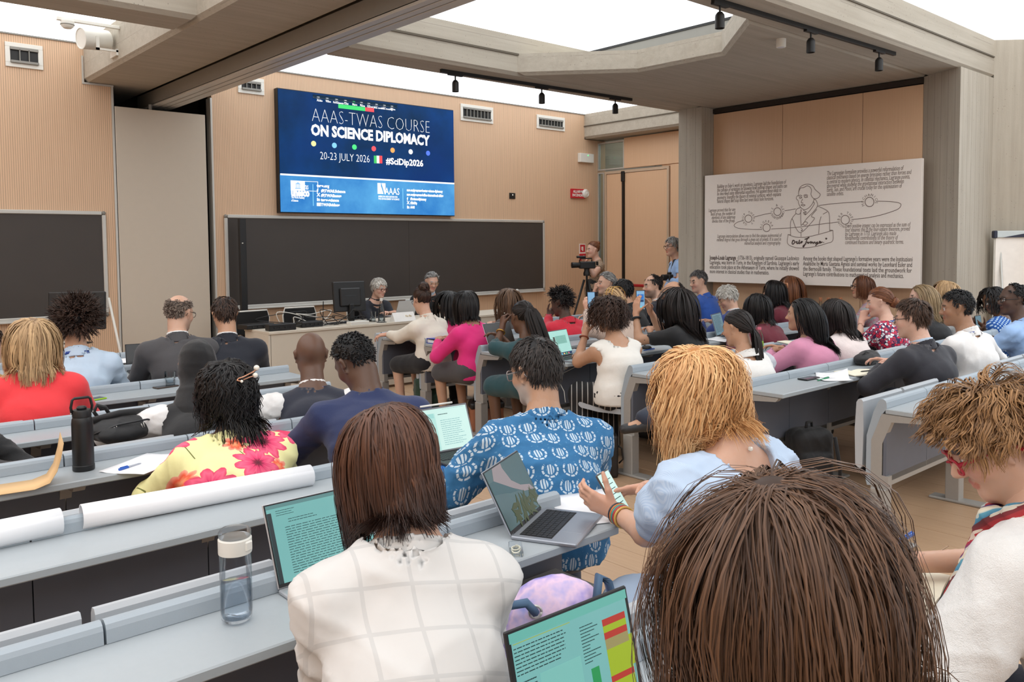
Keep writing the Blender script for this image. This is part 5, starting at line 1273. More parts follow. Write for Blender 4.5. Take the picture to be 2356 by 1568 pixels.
P['I'] = person('person in a yellow jacket printed with big pink flowers', (512, 822), 3.33, fy=-6, fp=10, fr=-4, ty=18, skin='deep', sw=.165, ht=.018, fat=1.08, lean=.12, hair=longh(H_black, L=.27, guides=300, per=8, w=.0022, wave=.012, wfreq=3.5, frizz=.003, puff=(1.2, 1.18, 1.04), thick=.18, lenfn=lambda d: np.where(d[:, 2] > .2, .95, 1.0), lvar=.3), topc=dict(mat=M_flor, t=.02, collar=True, ch=.012, neck=.082, name='jacket', wr=.011), bottom=trs(C_blk), aL=dict(rel=(.16, .26, None), pole=(.8, -.6, -.8)), aR=dict(rel=(.06, .36, None)), seed=9)
P['J'] = person('person in a black knitted top cut off by the left edge', (-95, 905), 4.15, fy=10, fp=20, ty=10, skin='tan', hair=longh(H_black, L=.3), topc=dict(mat=C_blk, t=.022, collar=False, name='cardigan', wr=.012), bottom=trs(C_blk), seed=10, sw=.2)
def check(k):
    v = planar(k, 30); s = k.sep(v)
    g = lambda a, f, w: k.math('LESS_THAN', k.math('FRACT', k.math('MULTIPLY', a, f)), w)
    m = k.math('MAXIMUM', g(s[0], 10.5, .085), g(s[1], 9.5, .09)); n = k.noise(v, 7, 4)
    return k.mix(k.math('MULTIPLY', m, .45), k.mix(n, srgb(214, 212, 209), srgb(202, 200, 197)), srgb(178, 178, 177))
M_check = pattern_mat('white_check_voile', check, .8, 6.)
P['K'] = person('person with straight chestnut hair in a loose white checked shirt', (873, 930), 1.53, fy=10, fp=30, fr=-12, ty=24, skin='light', s=1.0, sw=.152, ht=.010, fat=.96, lean=.20, neckf=.06, hair=longh(H_K, L=.325, guides=420, per=16, K=13, w=.0013, part=.03, thick=.07, wave=.002, wfreq=1.2, tipclump=.8, puff=(1.06, 1.06, 1.03), lvar=.16, clump=.012, mess=.03, grav=.5), topc=dict(mat=M_check, t=.022, collar=True, ch=.026, neck=.076, name='shirt', wr=.016, wf=15., flare=.012, hem=.12), bottom=trs(C_jean), specs=dict(mat=G_tort), aL=dict(rel=(.06, .30, None), pole=(.3, -.6, -.8)), aR=dict(rel=(.05, .32, None), pole=(.45, -.6, -.8)), seed=11)
def paisley(k):
    v = planar(k, 32); n = k.noise(v, 40, 4)
    c = k.mix(n, srgb(36, 96, 146), srgb(58, 124, 172)); cr = k.math('GREATER_THAN', k.noise(v, 70, 2), .66); c = k.mix(k.math('MULTIPLY', cr, .25), c, srgb(130, 176, 208))
    vd = voro(k, v, 13., .42, dim='2D'); vs = k.n('VectorMath', operation='SCALE'); k.l(v, vs.inputs[0]); vs.inputs['Scale'].default_value = 13.
    pp = k.n('VectorMath', operation='SCALE'); k.l(vd.outputs['Position'], pp.inputs[0]); pp.inputs['Scale'].default_value = 13.
    sb = k.n('VectorMath', operation='SUBTRACT'); k.l(vs.outputs[0], sb.inputs[0]); k.l(pp.outputs[0], sb.inputs[1]); s = k.sep(sb.outputs[0])
    d = k.math('SQRT', k.math('ADD', k.math('MULTIPLY', s[0], s[0]), k.math('MULTIPLY', k.math('MULTIPLY', s[1], s[1]), .8)))
    ang = k.math('ARCTAN2', s[0], s[1])
    ring = k.math('MULTIPLY', k.math('GREATER_THAN', d, .31), k.math('LESS_THAN', d, .40)); ring = k.math('MULTIPLY', ring, k.math('GREATER_THAN', k.math('ABSOLUTE', ang), .75)); ring = k.math('MULTIPLY', ring, k.math('GREATER_THAN', k.math('SINE', k.math('MULTIPLY', ang, 9)), -.75))
    d2 = k.math('SQRT', k.math('ADD', k.math('MULTIPLY', s[0], s[0]), k.math('MULTIPLY', k.math('MULTIPLY', s[1], s[1]), .45)))
    bulb = k.math('MULTIPLY', k.math('LESS_THAN', d2, .19), k.math('GREATER_THAN', k.math('SINE', k.math('MULTIPLY', s[0], 50)), -.35))
    return k.mix(k.math('MULTIPLY', k.math('MAXIMUM', ring, bulb), .85), c, srgb(206, 222, 232))
M_pais = pattern_mat('blue_block_print', paisley, .85)
P['L'] = person('person in a blue block-printed shirt with white motifs', (1222, 768), 2.42, fy=-4, fp=14, ty=34, skin='olive', s=1.04, sw=.18, ht=.022, fat=1.0, lean=.15, hair=short(hairmat('hair_black_grey', srgb(16, 14, 14), srgb(74, 66, 62)), L=.052, guides=620, per=8, w=.0015, lift=.2, thick=.05, bias=(0, .25, 0)), topc=dict(mat=M_pais, t=.024, collar=True, ch=.03, neck=.082, name='shirt', wr=.013, sleeve=1.55, flare=.016), bottom=trs(C_jean), specs=dict(mat=G_clear, r=.0025, sq=.55), beard=((.42, .4, .38), .55), aL=dict(rel=(.16, .22, None), pole=(1.0, -.5, -.6)), aR=dict(rel=(.05, .34, None)), seed=12)
P['M'] = person('person in the foreground with long tousled brown hair over a white top', (1752, 1072), .62, fy=20, fp=24, fr=-10, ty=30, skin='light', s=1.0, sw=.18, ht=.022, lean=.22, hair=longh(H_M, L=.56, guides=480, per=22, K=14, w=.0008, part=-.12, thick=.22, wave=.011, wfreq=1.7, wphase=.5, tipclump=.9, puff=(1.20, 1.14, 1.12), lvar=.25, frizz=.0022, clump=.017, mess=.10, grav=.40, gather=.05), topc=dict(mat=cloth('white_linen', srgb(236, 232, 228), wr=.35), t=.02, neck=.10, name='blouse', wr=.010), bottom=trs(C_jean), seed=13, hres=.006)
# seated woman in a pale blue puff-sleeved dress at the end of the bench
def pinstripe(k, c1, c2, f, yaw, w=.5):
    v = planar(k, yaw); s = k.sep(v); m = k.math('LESS_THAN', k.math('FRACT', k.math('MULTIPLY', k.math('ADD', s[0], k.math('MULTIPLY', s[1], .0)), f)), w); n = k.noise(v, 8, 4)
    return k.mix(k.math('MULTIPLY', m, k.math('MULTIPLY_ADD', n, .6, .5)), c1, c2)
M_dress = pattern_mat('pale_blue_stripe', lambda k: pinstripe(k, srgb(190, 207, 228), srgb(170, 193, 220), 330., 25), .75, 7.)
def puffs(i):
    ps = []
    for a in 'LR':
        A = i['arms'][a]; d = nrm(A['E']-A['S']); S = A['S']
        ps += [(P_ell(S+d*.03+np.array([0, 0, .012]), (.088, .088, .085)), .03), (P_ell(S+d*.10, (.094, .094, .078)), .015), (P_ell(S+d*.155, (.080, .080, .055)), .012), (P_cap(S+d*.18, S+d*.205, .060, .057), .008)]
    Z = np.array([0, 0, 1.]); Hp, Nb, Tr = i['Hp'], i['Nb'], i['Tr']
    ps += [(P_ecap(Hp+Z*.05, Hp-Z*.28, .175, .245, .85, .85, Tr), .05), (P_ecap(Nb-i['sd']*.12, Hp, .165, .175, .85, .85, Tr), .05)]
    return ps
nh = P_n = person('person with wavy strawberry-blonde hair in a pale blue puff-sleeved dress', (1575, 786), 1.50, fy=-30, fp=26, fr=-4, ty=10, skin='light', s=1.0, sw=.165, ht=.03, lean=.05, seat=.50, neckf=.09, bottom=dict(mat=M_dress, len=.98, t=.02, name='skirt'), hair=longh(H_N, L=.36, guides=430, per=14, K=14, w=.0013, part=-.25, thick=.16, wave=.018, wfreq=2.0, wphase=.6, tipclump=.8, puff=(1.24, 1.18, 1.14), lvar=.2, clump=.014, mess=.12, frizz=.0018), topc=dict(mat=M_dress, t=.012, sleeve=0, nocut=True, neck=.098, drop=.045, nf=-.015, name='dress', wr=.015, wf=26., hem=.2, extra=puffs, h=.010, clipz=False), specs=dict(mat=G_red, r=.0028, sq=.6, lens=True), aL=dict(w=aty(1418, 1178, 1.76), elbow=aty(1487, 1224, 1.58), hd=(-.35, .75, .30), hn=(.75, .35, .15), curl=(.3, .5, .5), thumb=.2), aR=dict(w=aty(1474, 1124, 1.86), pole=(.6, -.2, -.9), hd=(-.8, .35, .0), hn=(-.1, -.5, -.8), curl=(.6, .8, .6), point=True), seed=14, hres=.0055)
P['N'] = nh
M_linen = cloth('crinkled_white_linen', srgb(216, 214, 211), wr=.6, fold=14.)
P['O'] = person('person with short wavy light-brown hair and red glasses writing in a notebook', (2228, 872), .74, fy=-34, fp=34, fr=0, ty=10, skin='light', s=1.02, sw=.175, ht=.034, lean=.20, neckf=.08, fat=1.1, hair=short(H_O, L=.115, guides=620, per=14, K=10, w=.0012, lift=.12, thick=.20, wave=.008, wfreq=1.3, mess=.16, frizz=.0012, puff=(1.16, 1.16, 1.16), crown=(.1, -.3, .95), bias=(0, .15, 0), lenfn=lambda d: np.where(d[:, 1] > .35, .55, np.where((np.abs(d[:, 0]) > .6) & (d[:, 2] < .25), .32, 1.)), clump=.014, grav=.22, lvar=.3, hairline=-.05, nape=.1), topc=dict(mat=M_linen, t=.024, sleeve=1.05, neck=.084, drop=-.01, name='blouse', wr=.014, wf=16., flare=.02), bottom=trs(C_jean), specs=dict(mat=G_red, r=.0032, sq=.5, temple=1.7, lens=True, rz=.020, rx=.027), aL=dict(w=atz(2085, 1400, .765), pole=(.8, -.3, -.8), hd=(-.15, .9, -.05), hn=(.2, 0, -1)), aR=dict(w=atz(2082, 1293, .80), elbow=(2.62, .60, .80), hd=(-.75, .75, .08), hn=(-.55, -.35, -.75), curl=(.55, .75, .5), thumb=.55), seed=15, hres=.0055)
# ------------------------------------------------------------------ right-hand block, front to back
def yawto(x, y, tx=6.1, ty=9.2): return math.degrees(math.atan2(tx-x, ty-y))
def seated(key, label, top, Y, dy=0, ty=None, **kw):
    p = aty(top[0], top[1], Y); fy = yawto(p[0], p[1])+dy
    P[key] = person(label, top, Y, fy=fy, ty=(yawto(p[0], p[1])*.6 if ty is None else ty), **kw); return P[key]
RH_ = dict(L=.40, guides=110, per=7, K=10)
seated('1', 'person with a dark low bun in a cream white blazer leafing through papers', (968, 659), 6.55, fp=14, dy=-22, ty=-10, skin='light', ht=.014, sw=.165, hair=updo(H_dkbr, target=(0, -.10, .075), buns=(((.0, -.080, .115), .05),)), topc=suit(C_cream, ch=.02, shirt=C_cream, name='blazer', hem=.08), bottom=trs(cloth('black_print', srgb(26, 26, 30)), len=.95, name='skirt'), specs=dict(mat=G_dark), aL=dict(elbow=aty(918, 775, 6.62), w=aty(895, 768, 6.80), hd=(-.6, .6, -.1)), aR=dict(rel=(.02, .36, None)), seed=21)
seated('2', 'person with straight black bob in a hot pink blazer, nearest the aisle', (1072, 666), 5.83, fp=6, ty=-4, skin='tan', sw=.160, hair=longh(H_black, L=.31, guides=150, per=9, w=.003, puff=(1.08, 1.08, 1.04)), topc=dict(mat=C_pink, t=.016, collar=False, neck=.08, name='blazer', wr=.004, hem=.10), bottom=trs(C_char, len=.95, name='skirt'), seed=22)
seated('3', 'person with black hair in a magenta top seated in the front row', (1031, 667), 6.55, fp=6, dy=-25, skin='tan', sw=.16, hair=longh(H_black, **RH_), topc=tee(cloth('magenta_crepe', srgb(200, 34, 100)), neck=.07), bottom=trs(C_blk), seed=23)
seated('4', 'person with long brown hair in a dark taupe jacket in the front row', (1168, 661), 6.55, fp=8, dy=-25, skin='light', sw=.165, hair=longh(hairmat('hair_brown', srgb(54, 38, 28), srgb(130, 98, 72)), L=.44, guides=140, per=9, K=11, w=.003, wave=.006, puff=(1.12, 1.1, 1.06)), topc=suit(C_brown, shirt=C_brown, ch=.015, name='jacket'), bottom=trs(C_blk), seed=24)
seated('5', 'person with tied-back black braids in a deep teal top', (1198, 690), 4.93, fp=10, dy=-12, ty=0, skin='dark', sw=.165, ht=.016, hair=dict(mat=H_soft, style='to', L=.52, guides=130, per=2, K=12, w=.0055, thick=.05, lift=.06, mess=.02, clump=.008, target=(0, -.115, .055), tail=(.12, -.35, -1), frizz=.001, flat=.9, lvar=.2, tipclump=1.8), topc=tee(C_teal, sleeve=1.3, neck=.085, t=.016), bottom=trs(C_teal, len=.98, name='skirt'), aL=dict(elbow=aty(1140, 800, 5.02), w=aty(1156, 752, 5.08), hd=(.3, .3, .9), hn=(.8, 0, .3), curl=(.9, .9, .6)), aR=dict(rel=(.0, .32, .0)), seed=25)
seated('6', 'person with a short dark natural crop in a crimson jacket, hand to cheek', (1284, 658), 5.82, fp=16, dy=-14, ty=8, skin='deep', sw=.175, ht=.045, hair=afro(H_soft, L=.07, guides=320, per=4, w=.003), topc=dict(mat=C_red2, t=.018, collar=True, ch=.022, neck=.078, name='jacket', wr=.005), bottom=trs(C_blk), aL=dict(elbow=aty(1262, 752, 5.92), w=aty(1262, 727, 6.0), hd=(.8, .1, .6), hn=(0, -1, .3), curl=(.9, .9, .6)), lanyard=dict(mat=M_lan), seed=26)
STRIPE = pattern_mat('black_white_stripe', lambda k: pinstripe(k, srgb(26, 26, 28), srgb(206, 204, 200), 24., 60, .16), .8)
seated('7', 'person with a dark curly bob in a sleeveless white top, cheek on hand', (1392, 673), 4.18, fp=10, dy=-20, fr=-4, ty=14, skin='tan', sw=.165, ht=.045, fat=1.08, hair=dict(mat=H_curlybr, style='down', L=.25, guides=330, per=4, K=13, w=.0026, thick=.26, grav=.30, lift=.5, mess=.2, clump=.012, wave=.013, wfreq=3.6, frizz=.003, long=True, puff=(1.26, 1.22, 1.16), lvar=.3), topc=dict(mat=cloth('ribbed_white', srgb(236, 232, 224)), t=.012, sleeve=0, neck=.095, drop=.02, name='tank_top', wr=.004, hem=.10), bottom=trs(STRIPE, wide=.015), aL=dict(elbow=aty(1330, 832, 4.30), w=aty(1346, 768, 4.34), hd=(.35, .15, .9), hn=(.9, -.1, -.2), curl=(.8, .8, .5)), aR=dict(rel=(.02, .34, None)), seed=27)
seated('8', 'person with swept grey hair in profile, chin on hand, near the video camera', (1394, 624), 6.55, fp=2, dy=-40, ty=-20, skin='light', s=1.03, ht=.012, hair=short(H_grey, L=.05, style='back'), topc=suit(C_navy, shirt=C_lbl), bottom=trs(C_navy), aL=dict(w=aty(1369, 670, 6.75), pole=(.3, .2, -1), hd=(.2, 0, 1), hn=(.8, -.4, 0), curl=(.9, .9, .6)), beard=((.4, .36, .32), .25), seed=28)
seated('9', 'person with wavy black hair in a black jacket behind the blonde bun', (1432, 639), 5.95, fp=4, dy=-12, skin='tan', s=1.02, sw=.18, ht=.018, hair=short(H_black, L=.055, wave=.004, guides=260, per=5), topc=suit(C_blk, shirt=C_blk), bottom=trs(C_blk), seed=29)
seated('10', 'person with pinned blonde hair and gold headband in a beige satin blouse', (1406, 659), 5.02, fp=4, dy=-6, skin='light', ht=.016, sw=.165, hair=updo(H_B, target=(0, -.11, .0), buns=(((0, -.115, .0), .05),), K=9), topc=tee(C_beige, neck=.075, wr=.009, t=.02), bottom=trs(C_blk), aL=dict(w=aty(1352, 716, 5.35), pole=(.6, 0, -1), hd=(.1, .3, .9)), seed=30)
seated('11', 'person with receding dark hair and dark stubble in a black suit, in profile', (1500, 631), 5.95, fp=4, dy=-38, ty=-10, skin='light', s=1.02, sw=.18, ht=.008, hair=crop(H_soft, bald=recede), topc=suit(C_navy2), bottom=trs(C_navy2), beard=((.1, .08, .07), .6), seed=31)
seated('12', 'bald bearded person with clear glasses in a pale blue shirt', (1546, 647), 5.06, fp=6, dy=-30, ty=-6, skin='tan', s=1.03, sw=.18, ht=.0, hair=crop(H_soft, bald=bald_top, guides=120), topc=shirt(C_lbl, sleeve=.9), bottom=trs(C_jean), specs=dict(mat=plain('clear_acetate', srgb(220, 210, 200), .2), r=.0024), beard=((.05, .04, .035), .8), aL=dict(rel=(.14, .26, None)), seed=32)
seated('13', 'person with very long black hair in a black tee photographing with a phone', (1556, 656), 4.21, fp=2, dy=-12, ty=-2, skin='tan', sw=.165, ht=.016, hair=longh(H_soft, L=.54, gather=.10, guides=190, per=9, K=12, w=.0026, puff=(1.12, 1.1, 1.05), thick=.12), topc=tee(C_blk, sleeve=.75, neck=.075), bottom=trs(C_blk), aL=dict(elbow=aty(1470, 783, 4.42), w=aty(1463, 722, 4.50), hd=(.18, .1, 1), hn=(.95, .15, 0), curl=(.25, .3, .2), thumb=.1), aR=dict(elbow=aty(1516, 752, 4.48), w=aty(1496, 716, 4.52), hd=(-.35, .1, .9), hn=(-.9, .2, -.2), curl=(.4, .5, .3)), seed=33)
seated('14', 'person with cropped greying hair in a royal blue shirt beside the concrete pier', (1604, 621), 5.95, fp=12, dy=-34, ty=-4, skin='light', s=1.03, sw=.19, ht=.008, hair=crop(hairmat('hair_dark_grey', srgb(50, 48, 48), srgb(120, 116, 114)), L=.03), topc=shirt(C_blue, ch=.025), bottom=trs(C_jean), seed=34)
seated('15', 'elderly person with fluffy white hair in a navy jacket, head bowed', (1664, 656), 5.09, fp=30, dy=-26, ty=0, skin='light', s=1.0, sw=.175, ht=.022, hair=short(H_white, L=.055, thick=.12, guides=320, per=6, wave=.003), topc=suit(C_bluej), bottom=trs(C_navy), specs=dict(mat=G_gold), seed=35)
seated('16', 'person with a black bob in a maroon top behind the ponytail', (1738, 671), 4.20, fp=10, dy=-14, skin='brown', sw=.165, ht=.018, hair=longh(H_black, L=.33, guides=170, per=8, w=.003, puff=(1.16, 1.12, 1.08)), topc=tee(C_maroon, t=.018), bottom=trs(C_blk), aL=dict(rel=(.16, .26, None)), seed=36)
X17 = seated('17', 'person with thick black hair held by a tan claw clip, in a maroon top', (1778, 641), 5.02, fp=6, dy=-8, skin='tan', sw=.17, ht=.02, hair=longh(H_black, L=.36, guides=200, per=8, w=.0034, puff=(1.2, 1.16, 1.08), thick=.14), topc=tee(C_maroon, t=.018), bottom=trs(C_blk), seed=37)
seated('18', 'person with long straight auburn hair under the printed board', (1818, 632), 5.30, fp=2, dy=-10, skin='light', sw=.16, ht=.014, hair=longh(H_red, L=.5, guides=140, per=8, w=.0036, puff=(1.12, 1.1, 1.05)), topc=tee(C_brown), bottom=trs(C_blk), seed=38)
M_fine = pattern_mat('grey_fine_stripe', lambda k: pinstripe(k, srgb(206, 206, 212), srgb(168, 170, 180), 110., 45), .8)
seated('19', 'person with a long black ponytail in a white waistcoat and grey striped sleeves', (1690, 709), 3.30, fp=14, dy=-14, ty=12, skin='tan', sw=.165, ht=.014, hair=dict(mat=H_soft, style='to', L=.66, guides=230, per=8, K=18, w=.0026, thick=.05, lift=.05, mess=.02, clump=.009, target=(0, -.120, -.04), tail=(.02, -.10, -1), lvar=.15, tipclump=.8), topc=dict(mat=cloth('padded_white', srgb(234, 232, 228), wr=.3), t=.012, sleeve=0, neck=.09, name='waistcoat', wr=.003, collar=True, ch=.012), bottom=trs(C_jean), aL=dict(rel=(.16, .24, None), pole=(1.1, -.4, -.5)), seed=39, legs=lambda Hp, Tr, Tf: [(Hp+Tr*.09, Hp+Tr*.12+Tf*.37+np.array((0, 0, -.06)), np.array((Hp[0]+.15, Hp[1]+.36, .10)), Tf), (Hp-Tr*.09, Hp-Tr*.16+Tf*.36+np.array((0, 0, .06)), aty(1482, 962, 3.45), np.array((-.85, .3, 0)))])
sleeves(P['19'], M_fine, .022, name='striped_sleeve')
seated('20', 'person with long black hair in a rose pink blazer, in profile', (1842, 684), 3.33, fp=2, dy=-24, ty=6, skin='tan', sw=.165, ht=.010, hair=longh(H_black, L=.54, gather=.10, sweep=1.3, guides=240, per=9, K=13, w=.0022, part=.0, puff=(1.06, 1.06, 1.03), thick=.07, hairline=.08), topc=dict(mat=C_rose, t=.018, pad=.008, collar=True, ch=.016, neck=.085, name='blazer', wr=.004), bottom=trs(C_blk), aL=dict(rel=(.10, .28, None), pole=(.9, -.5, -.5)), seed=40)
seated('21', 'person with straight black hair over a fuzzy off-white jumper', (1917, 684), 3.33, fp=8, dy=-8, ty=8, skin='light', sw=.16, ht=.014, hair=longh(H_soft, L=.43, gather=.08, guides=220, per=9, K=12, w=.0022, puff=(1.10, 1.08, 1.04)), topc=tee(C_fuzz, t=.024, neck=.08), bottom=trs(C_jean), seed=41)
M_swirl = pattern_mat('grey_pink_paisley', lambda k: k.mix(k.math('GREATER_THAN', k.math('SINE', k.math('MULTIPLY', k.noise(k.obj(), 14, 3), 40)), .1), k.mix(k.noise(k.obj(), 9, 2), srgb(150, 84, 108), srgb(196, 150, 160)), k.mix(k.noise(k.obj(), 12, 2), srgb(128, 150, 150), srgb(176, 168, 170))), .7)
seated('22', 'person with a brown bob and dark glasses in a grey-pink paisley blouse', (1984, 631), 4.22, fp=-2, dy=-16, ty=-14, skin='tan', sw=.165, ht=.014, hair=longh(H_copper, L=.27, guides=150, per=8, w=.003, puff=(1.1, 1.1, 1.05)), topc=tee(M_swirl, t=.018, neck=.08), bottom=trs(C_blk), specs=dict(mat=G_dark, r=.0026), seed=42)
def confetti(k):
    v = k.obj(); vd = voro(k, v, 46., .8); s = k.sep(vd.outputs['Color'])
    c = k.ramp(s[0], [(.0, srgb(196, 30, 62)), (.34, srgb(214, 44, 76)), (.36, srgb(236, 230, 234)), (.62, srgb(240, 236, 238)), (.64, srgb(132, 26, 70)), (.86, srgb(222, 96, 120)), (.9, srgb(58, 36, 84))])
    nd = voro(k, v, 46., .8, feat='DISTANCE_TO_EDGE'); return k.mix(k.math('LESS_THAN', nd.outputs[0], .07), c, srgb(44, 28, 66))
M_conf = pattern_mat('red_white_geometric', confetti, .75)
seated('23', 'person with a loose auburn bun in a red and white geometric print dress', (2018, 659), 3.34, fp=12, dy=-20, ty=8, skin='fair', sw=.158, ht=.014, hair=updo(H_red, L=.26, guides=220, per=7, w=.0026, target=(0, -.118, -.03), buns=(((0, -.125, -.03), .045),)), topc=tee(M_conf, sleeve=.45, neck=.082, t=.014, wr=.005, flare=.012), bottom=trs(M_conf, len=.98, name='skirt'), aL=dict(elbow=aty(1975, 800, 3.42), w=aty(1982, 738, 3.46), hd=(.2, -.2, .95), hn=(.9, .2, 0), curl=(1.1, 1.0, .6)), lanyard=dict(mat=M_lan), seed=43)
seated('24', 'person with brown hair and round glasses in a dark charcoal blazer', (2094, 682), 2.42, fp=8, dy=-16, ty=14, skin='fair', s=1.04, sw=.19, ht=.022, hair=short(hairmat('hair_mid_brown', srgb(40, 28, 21), srgb(98, 70, 52)), L=.055, guides=480, per=8, w=.0016, thick=.09, lenfn=lambda d: np.where(d[:, 1] > .35, .6, 1.)), topc=suit(cloth('charcoal_black_wool', srgb(38, 38, 46)), shirt=C_lbl, ch=.03, wr=.006), bottom=trs(C_jean), specs=dict(mat=G_dark, r=.0020, sq=1., rx=.024, rz=.022), beard=((.4, .25, .18), .12), aL=dict(rel=(.14, .22, None), pole=(1.1, -.5, -.5)), seed=44)
seated('25', 'person with half-tied ash-blonde hair in a black top', (2117, 652), 3.34, fp=4, dy=-20, ty=4, skin='fair', sw=.158, ht=.012, hair=longh(H_bl2, sweep=.8, gather=.08, L=.46, guides=200, per=8, w=.0024, puff=(1.06, 1.06, 1.02), thick=.07), topc=tee(C_blk), bottom=trs(C_blk), seed=45)
seated('26', 'person with full golden blonde hair seated before the concrete pier', (2172, 639), 3.38, fp=2, dy=-8, skin='fair', sw=.16, ht=.03, hair=longh(H_B, L=.40, guides=180, per=8, w=.003, puff=(1.2, 1.16, 1.12), thick=.14, wave=.006), topc=tee(C_wht), bottom=trs(C_jean), seed=46)
seated('27', 'person with neat black hair in a crisp white shirt and blue lanyard', (2198, 664), 2.42, fp=8, dy=-24, ty=10, skin=(.36, .19, .11), s=1.04, sw=.19, ht=.014, hair=crop(H_black, L=.026, guides=460, per=6, w=.002, thick=.04), topc=shirt(C_wht, ch=.034, wr=.014, wf=18.), bottom=trs(C_blk), lanyard=dict(mat=M_lan), aR=dict(rel=(.22, .12, None), pole=(1.2, -.5, -.3)), seed=47)
M_ikat = pattern_mat('blue_ikat', lambda k: k.mix(k.math('GREATER_THAN', k.math('MULTIPLY', k.math('SINE', k.math('MULTIPLY', k.sep(planar(k, 40))[0], 150)), k.math('SINE', k.math('MULTIPLY', k.sep(planar(k, 40))[1], 150))), .35), srgb(30, 84, 160), srgb(190, 214, 236)), .8)
seated('28', 'person with black twisted hair in a blue patterned dress looking at a phone', (2277, 659), 3.02, fp=26, dy=-22, ty=6, skin='dark', sw=.16, ht=.02, hair=dict(mat=H_black, style='down', L=.27, guides=110, per=2, K=12, w=.0065, thick=.10, grav=.4, lift=.2, mess=.08, clump=.01, wave=.008, wfreq=4., long=True, puff=(1.12, 1.1, 1.06), flat=.9, tipclump=1.), topc=tee(M_ikat, sleeve=.4, neck=.085), bottom=trs(M_ikat, len=.98, name='skirt'), aL=dict(w=aty(2258, 757, 3.26), pole=(.5, -.2, -1), hd=(-.6, .5, .5), hn=(.5, .3, .3), curl=(.4, .5, .4)), seed=48)
seated('29', 'person with close-cropped hair and glasses in a sky blue shirt at the right edge', (2330, 651), 2.42, fp=2, dy=-30, ty=8, skin='deep', s=1.05, sw=.20, ht=.008, hair=crop(H_black, L=.012, guides=380, bald=lambda d: (d[:, 2] > .5) & (d[:, 1] > .25)), topc=shirt(C_lb2, ch=.034, wr=.014), bottom=trs(C_jean), specs=dict(mat=G_dark, r=.0026, lens=True), aR=dict(rel=(.14, .26, None)), seed=49)
# ------------------------------------------------------------------ the two speakers and the two standing photographers
P['w'] = person('speaker with short white hair and red-brown glasses in a navy jacket behind the desk', (874, 638), 9.16, fy=168, fp=14, ty=176, skin='fair', s=1.0, sw=.17, ht=.016, lean=.08, hair=short(H_white, L=.06, thick=.08, guides=300, per=6, bias=(.2, .4, 0)), topc=suit(C_navy2, shirt=C_navy2, ch=.01, neck=.085), bottom=trs(C_navy2), specs=dict(mat=G_tort, r=.0026), aL=dict(rel=(.0, .30, None)), aR=dict(rel=(.02, .30, None)), seed=61, group='panel at the desk', brow=(.4, .38, .35))
P['m'] = person('speaker with swept-back grey hair and glasses talking into a microphone', (995, 625), 9.16, fy=196, fp=20, fr=-3, ty=190, skin='fair', s=1.04, sw=.19, ht=.010, lean=.10, hair=short(H_grey, L=.05, style='back', guides=280, per=5), topc=suit(cloth('black_suit', srgb(26, 26, 28)), shirt=C_lbl, ch=.02), bottom=trs(C_blk), specs=dict(mat=G_gold, r=.0018), aL=dict(w=aty(1012, 706, 8.86), pole=(.8, .3, -1), hd=(-.2, -.2, .9), hn=(-.8, -.2, .1), curl=(1.2, 1.2, .8), thumb=.8), aR=dict(rel=(.02, .30, None)), seed=62, group='panel at the desk', brow=(.35, .32, .3))
M_leo = pattern_mat('taupe_animal_print', lambda k: k.mix(k.math('LESS_THAN', voro(k, k.obj(), 60.).outputs[0], .28), srgb(150, 128, 106), srgb(58, 44, 36)), .8)
vx = aty(1363, 554, 9.05)
P['v'] = person('standing person with tied auburn hair filming with a video camera on a tripod', (1363, 554), 9.05, fy=-72, fp=4, ty=-60, skin='fair', s=1.02, sw=.16, ht=.014, legs='stand', hip=(vx[0]+.02, vx[1]-.02, .92), hair=updo(H_red, target=(0, -.10, .08), buns=(((0, -.10, .09), .035),)), topc=tee(M_leo, sleeve=.4, neck=.075, hem=.25), bottom=trs(C_blk), aL=dict(w=aty(1350, 600, 8.92), pole=(.6, -.2, -1), hd=(-.9, -.1, .1), hn=(0, 0, 1), curl=(.8, .8, .5)), aR=dict(w=aty(1357, 612, 8.86), pole=(.6, -.2, -1), hd=(-.9, -.2, .1), hn=(0, .2, 1), curl=(.8, .8, .5)), seed=63, group='camera crew')
hx = atx(1547, 544, 9.75)
P['h'] = person('standing person with grey hair, glasses and camera strap, half behind the pier', (0, 0), 0, head_at=(hx[0], hx[1], hx[2]-.145), fy=-66, fp=4, ty=-50, skin='light', s=1.08, sw=.19, ht=.02, legs='stand', hip=(hx[0]+.06, hx[1]-.02, .98), hair=short(H_grey, L=.06, thick=.08, guides=300, per=5, wave=.004), topc=shirt(C_lb2, ch=.03), bottom=trs(C_jean), specs=dict(mat=G_dark, r=.0026), aL=dict(w=(hx[0]-.28, hx[1]-.05, 1.18), pole=(.8, -.4, -.8), hd=(-.5, .3, -.3), hn=(.4, .2, -.8), curl=(1., 1., .6)), aR=dict(w=(hx[0]-.12, hx[1]-.18, 1.16), pole=(.8, -.4, -.8), hd=(-.8, .2, -.1), hn=(0, .6, .6), curl=(1., 1., .6)), seed=64, group='camera crew')
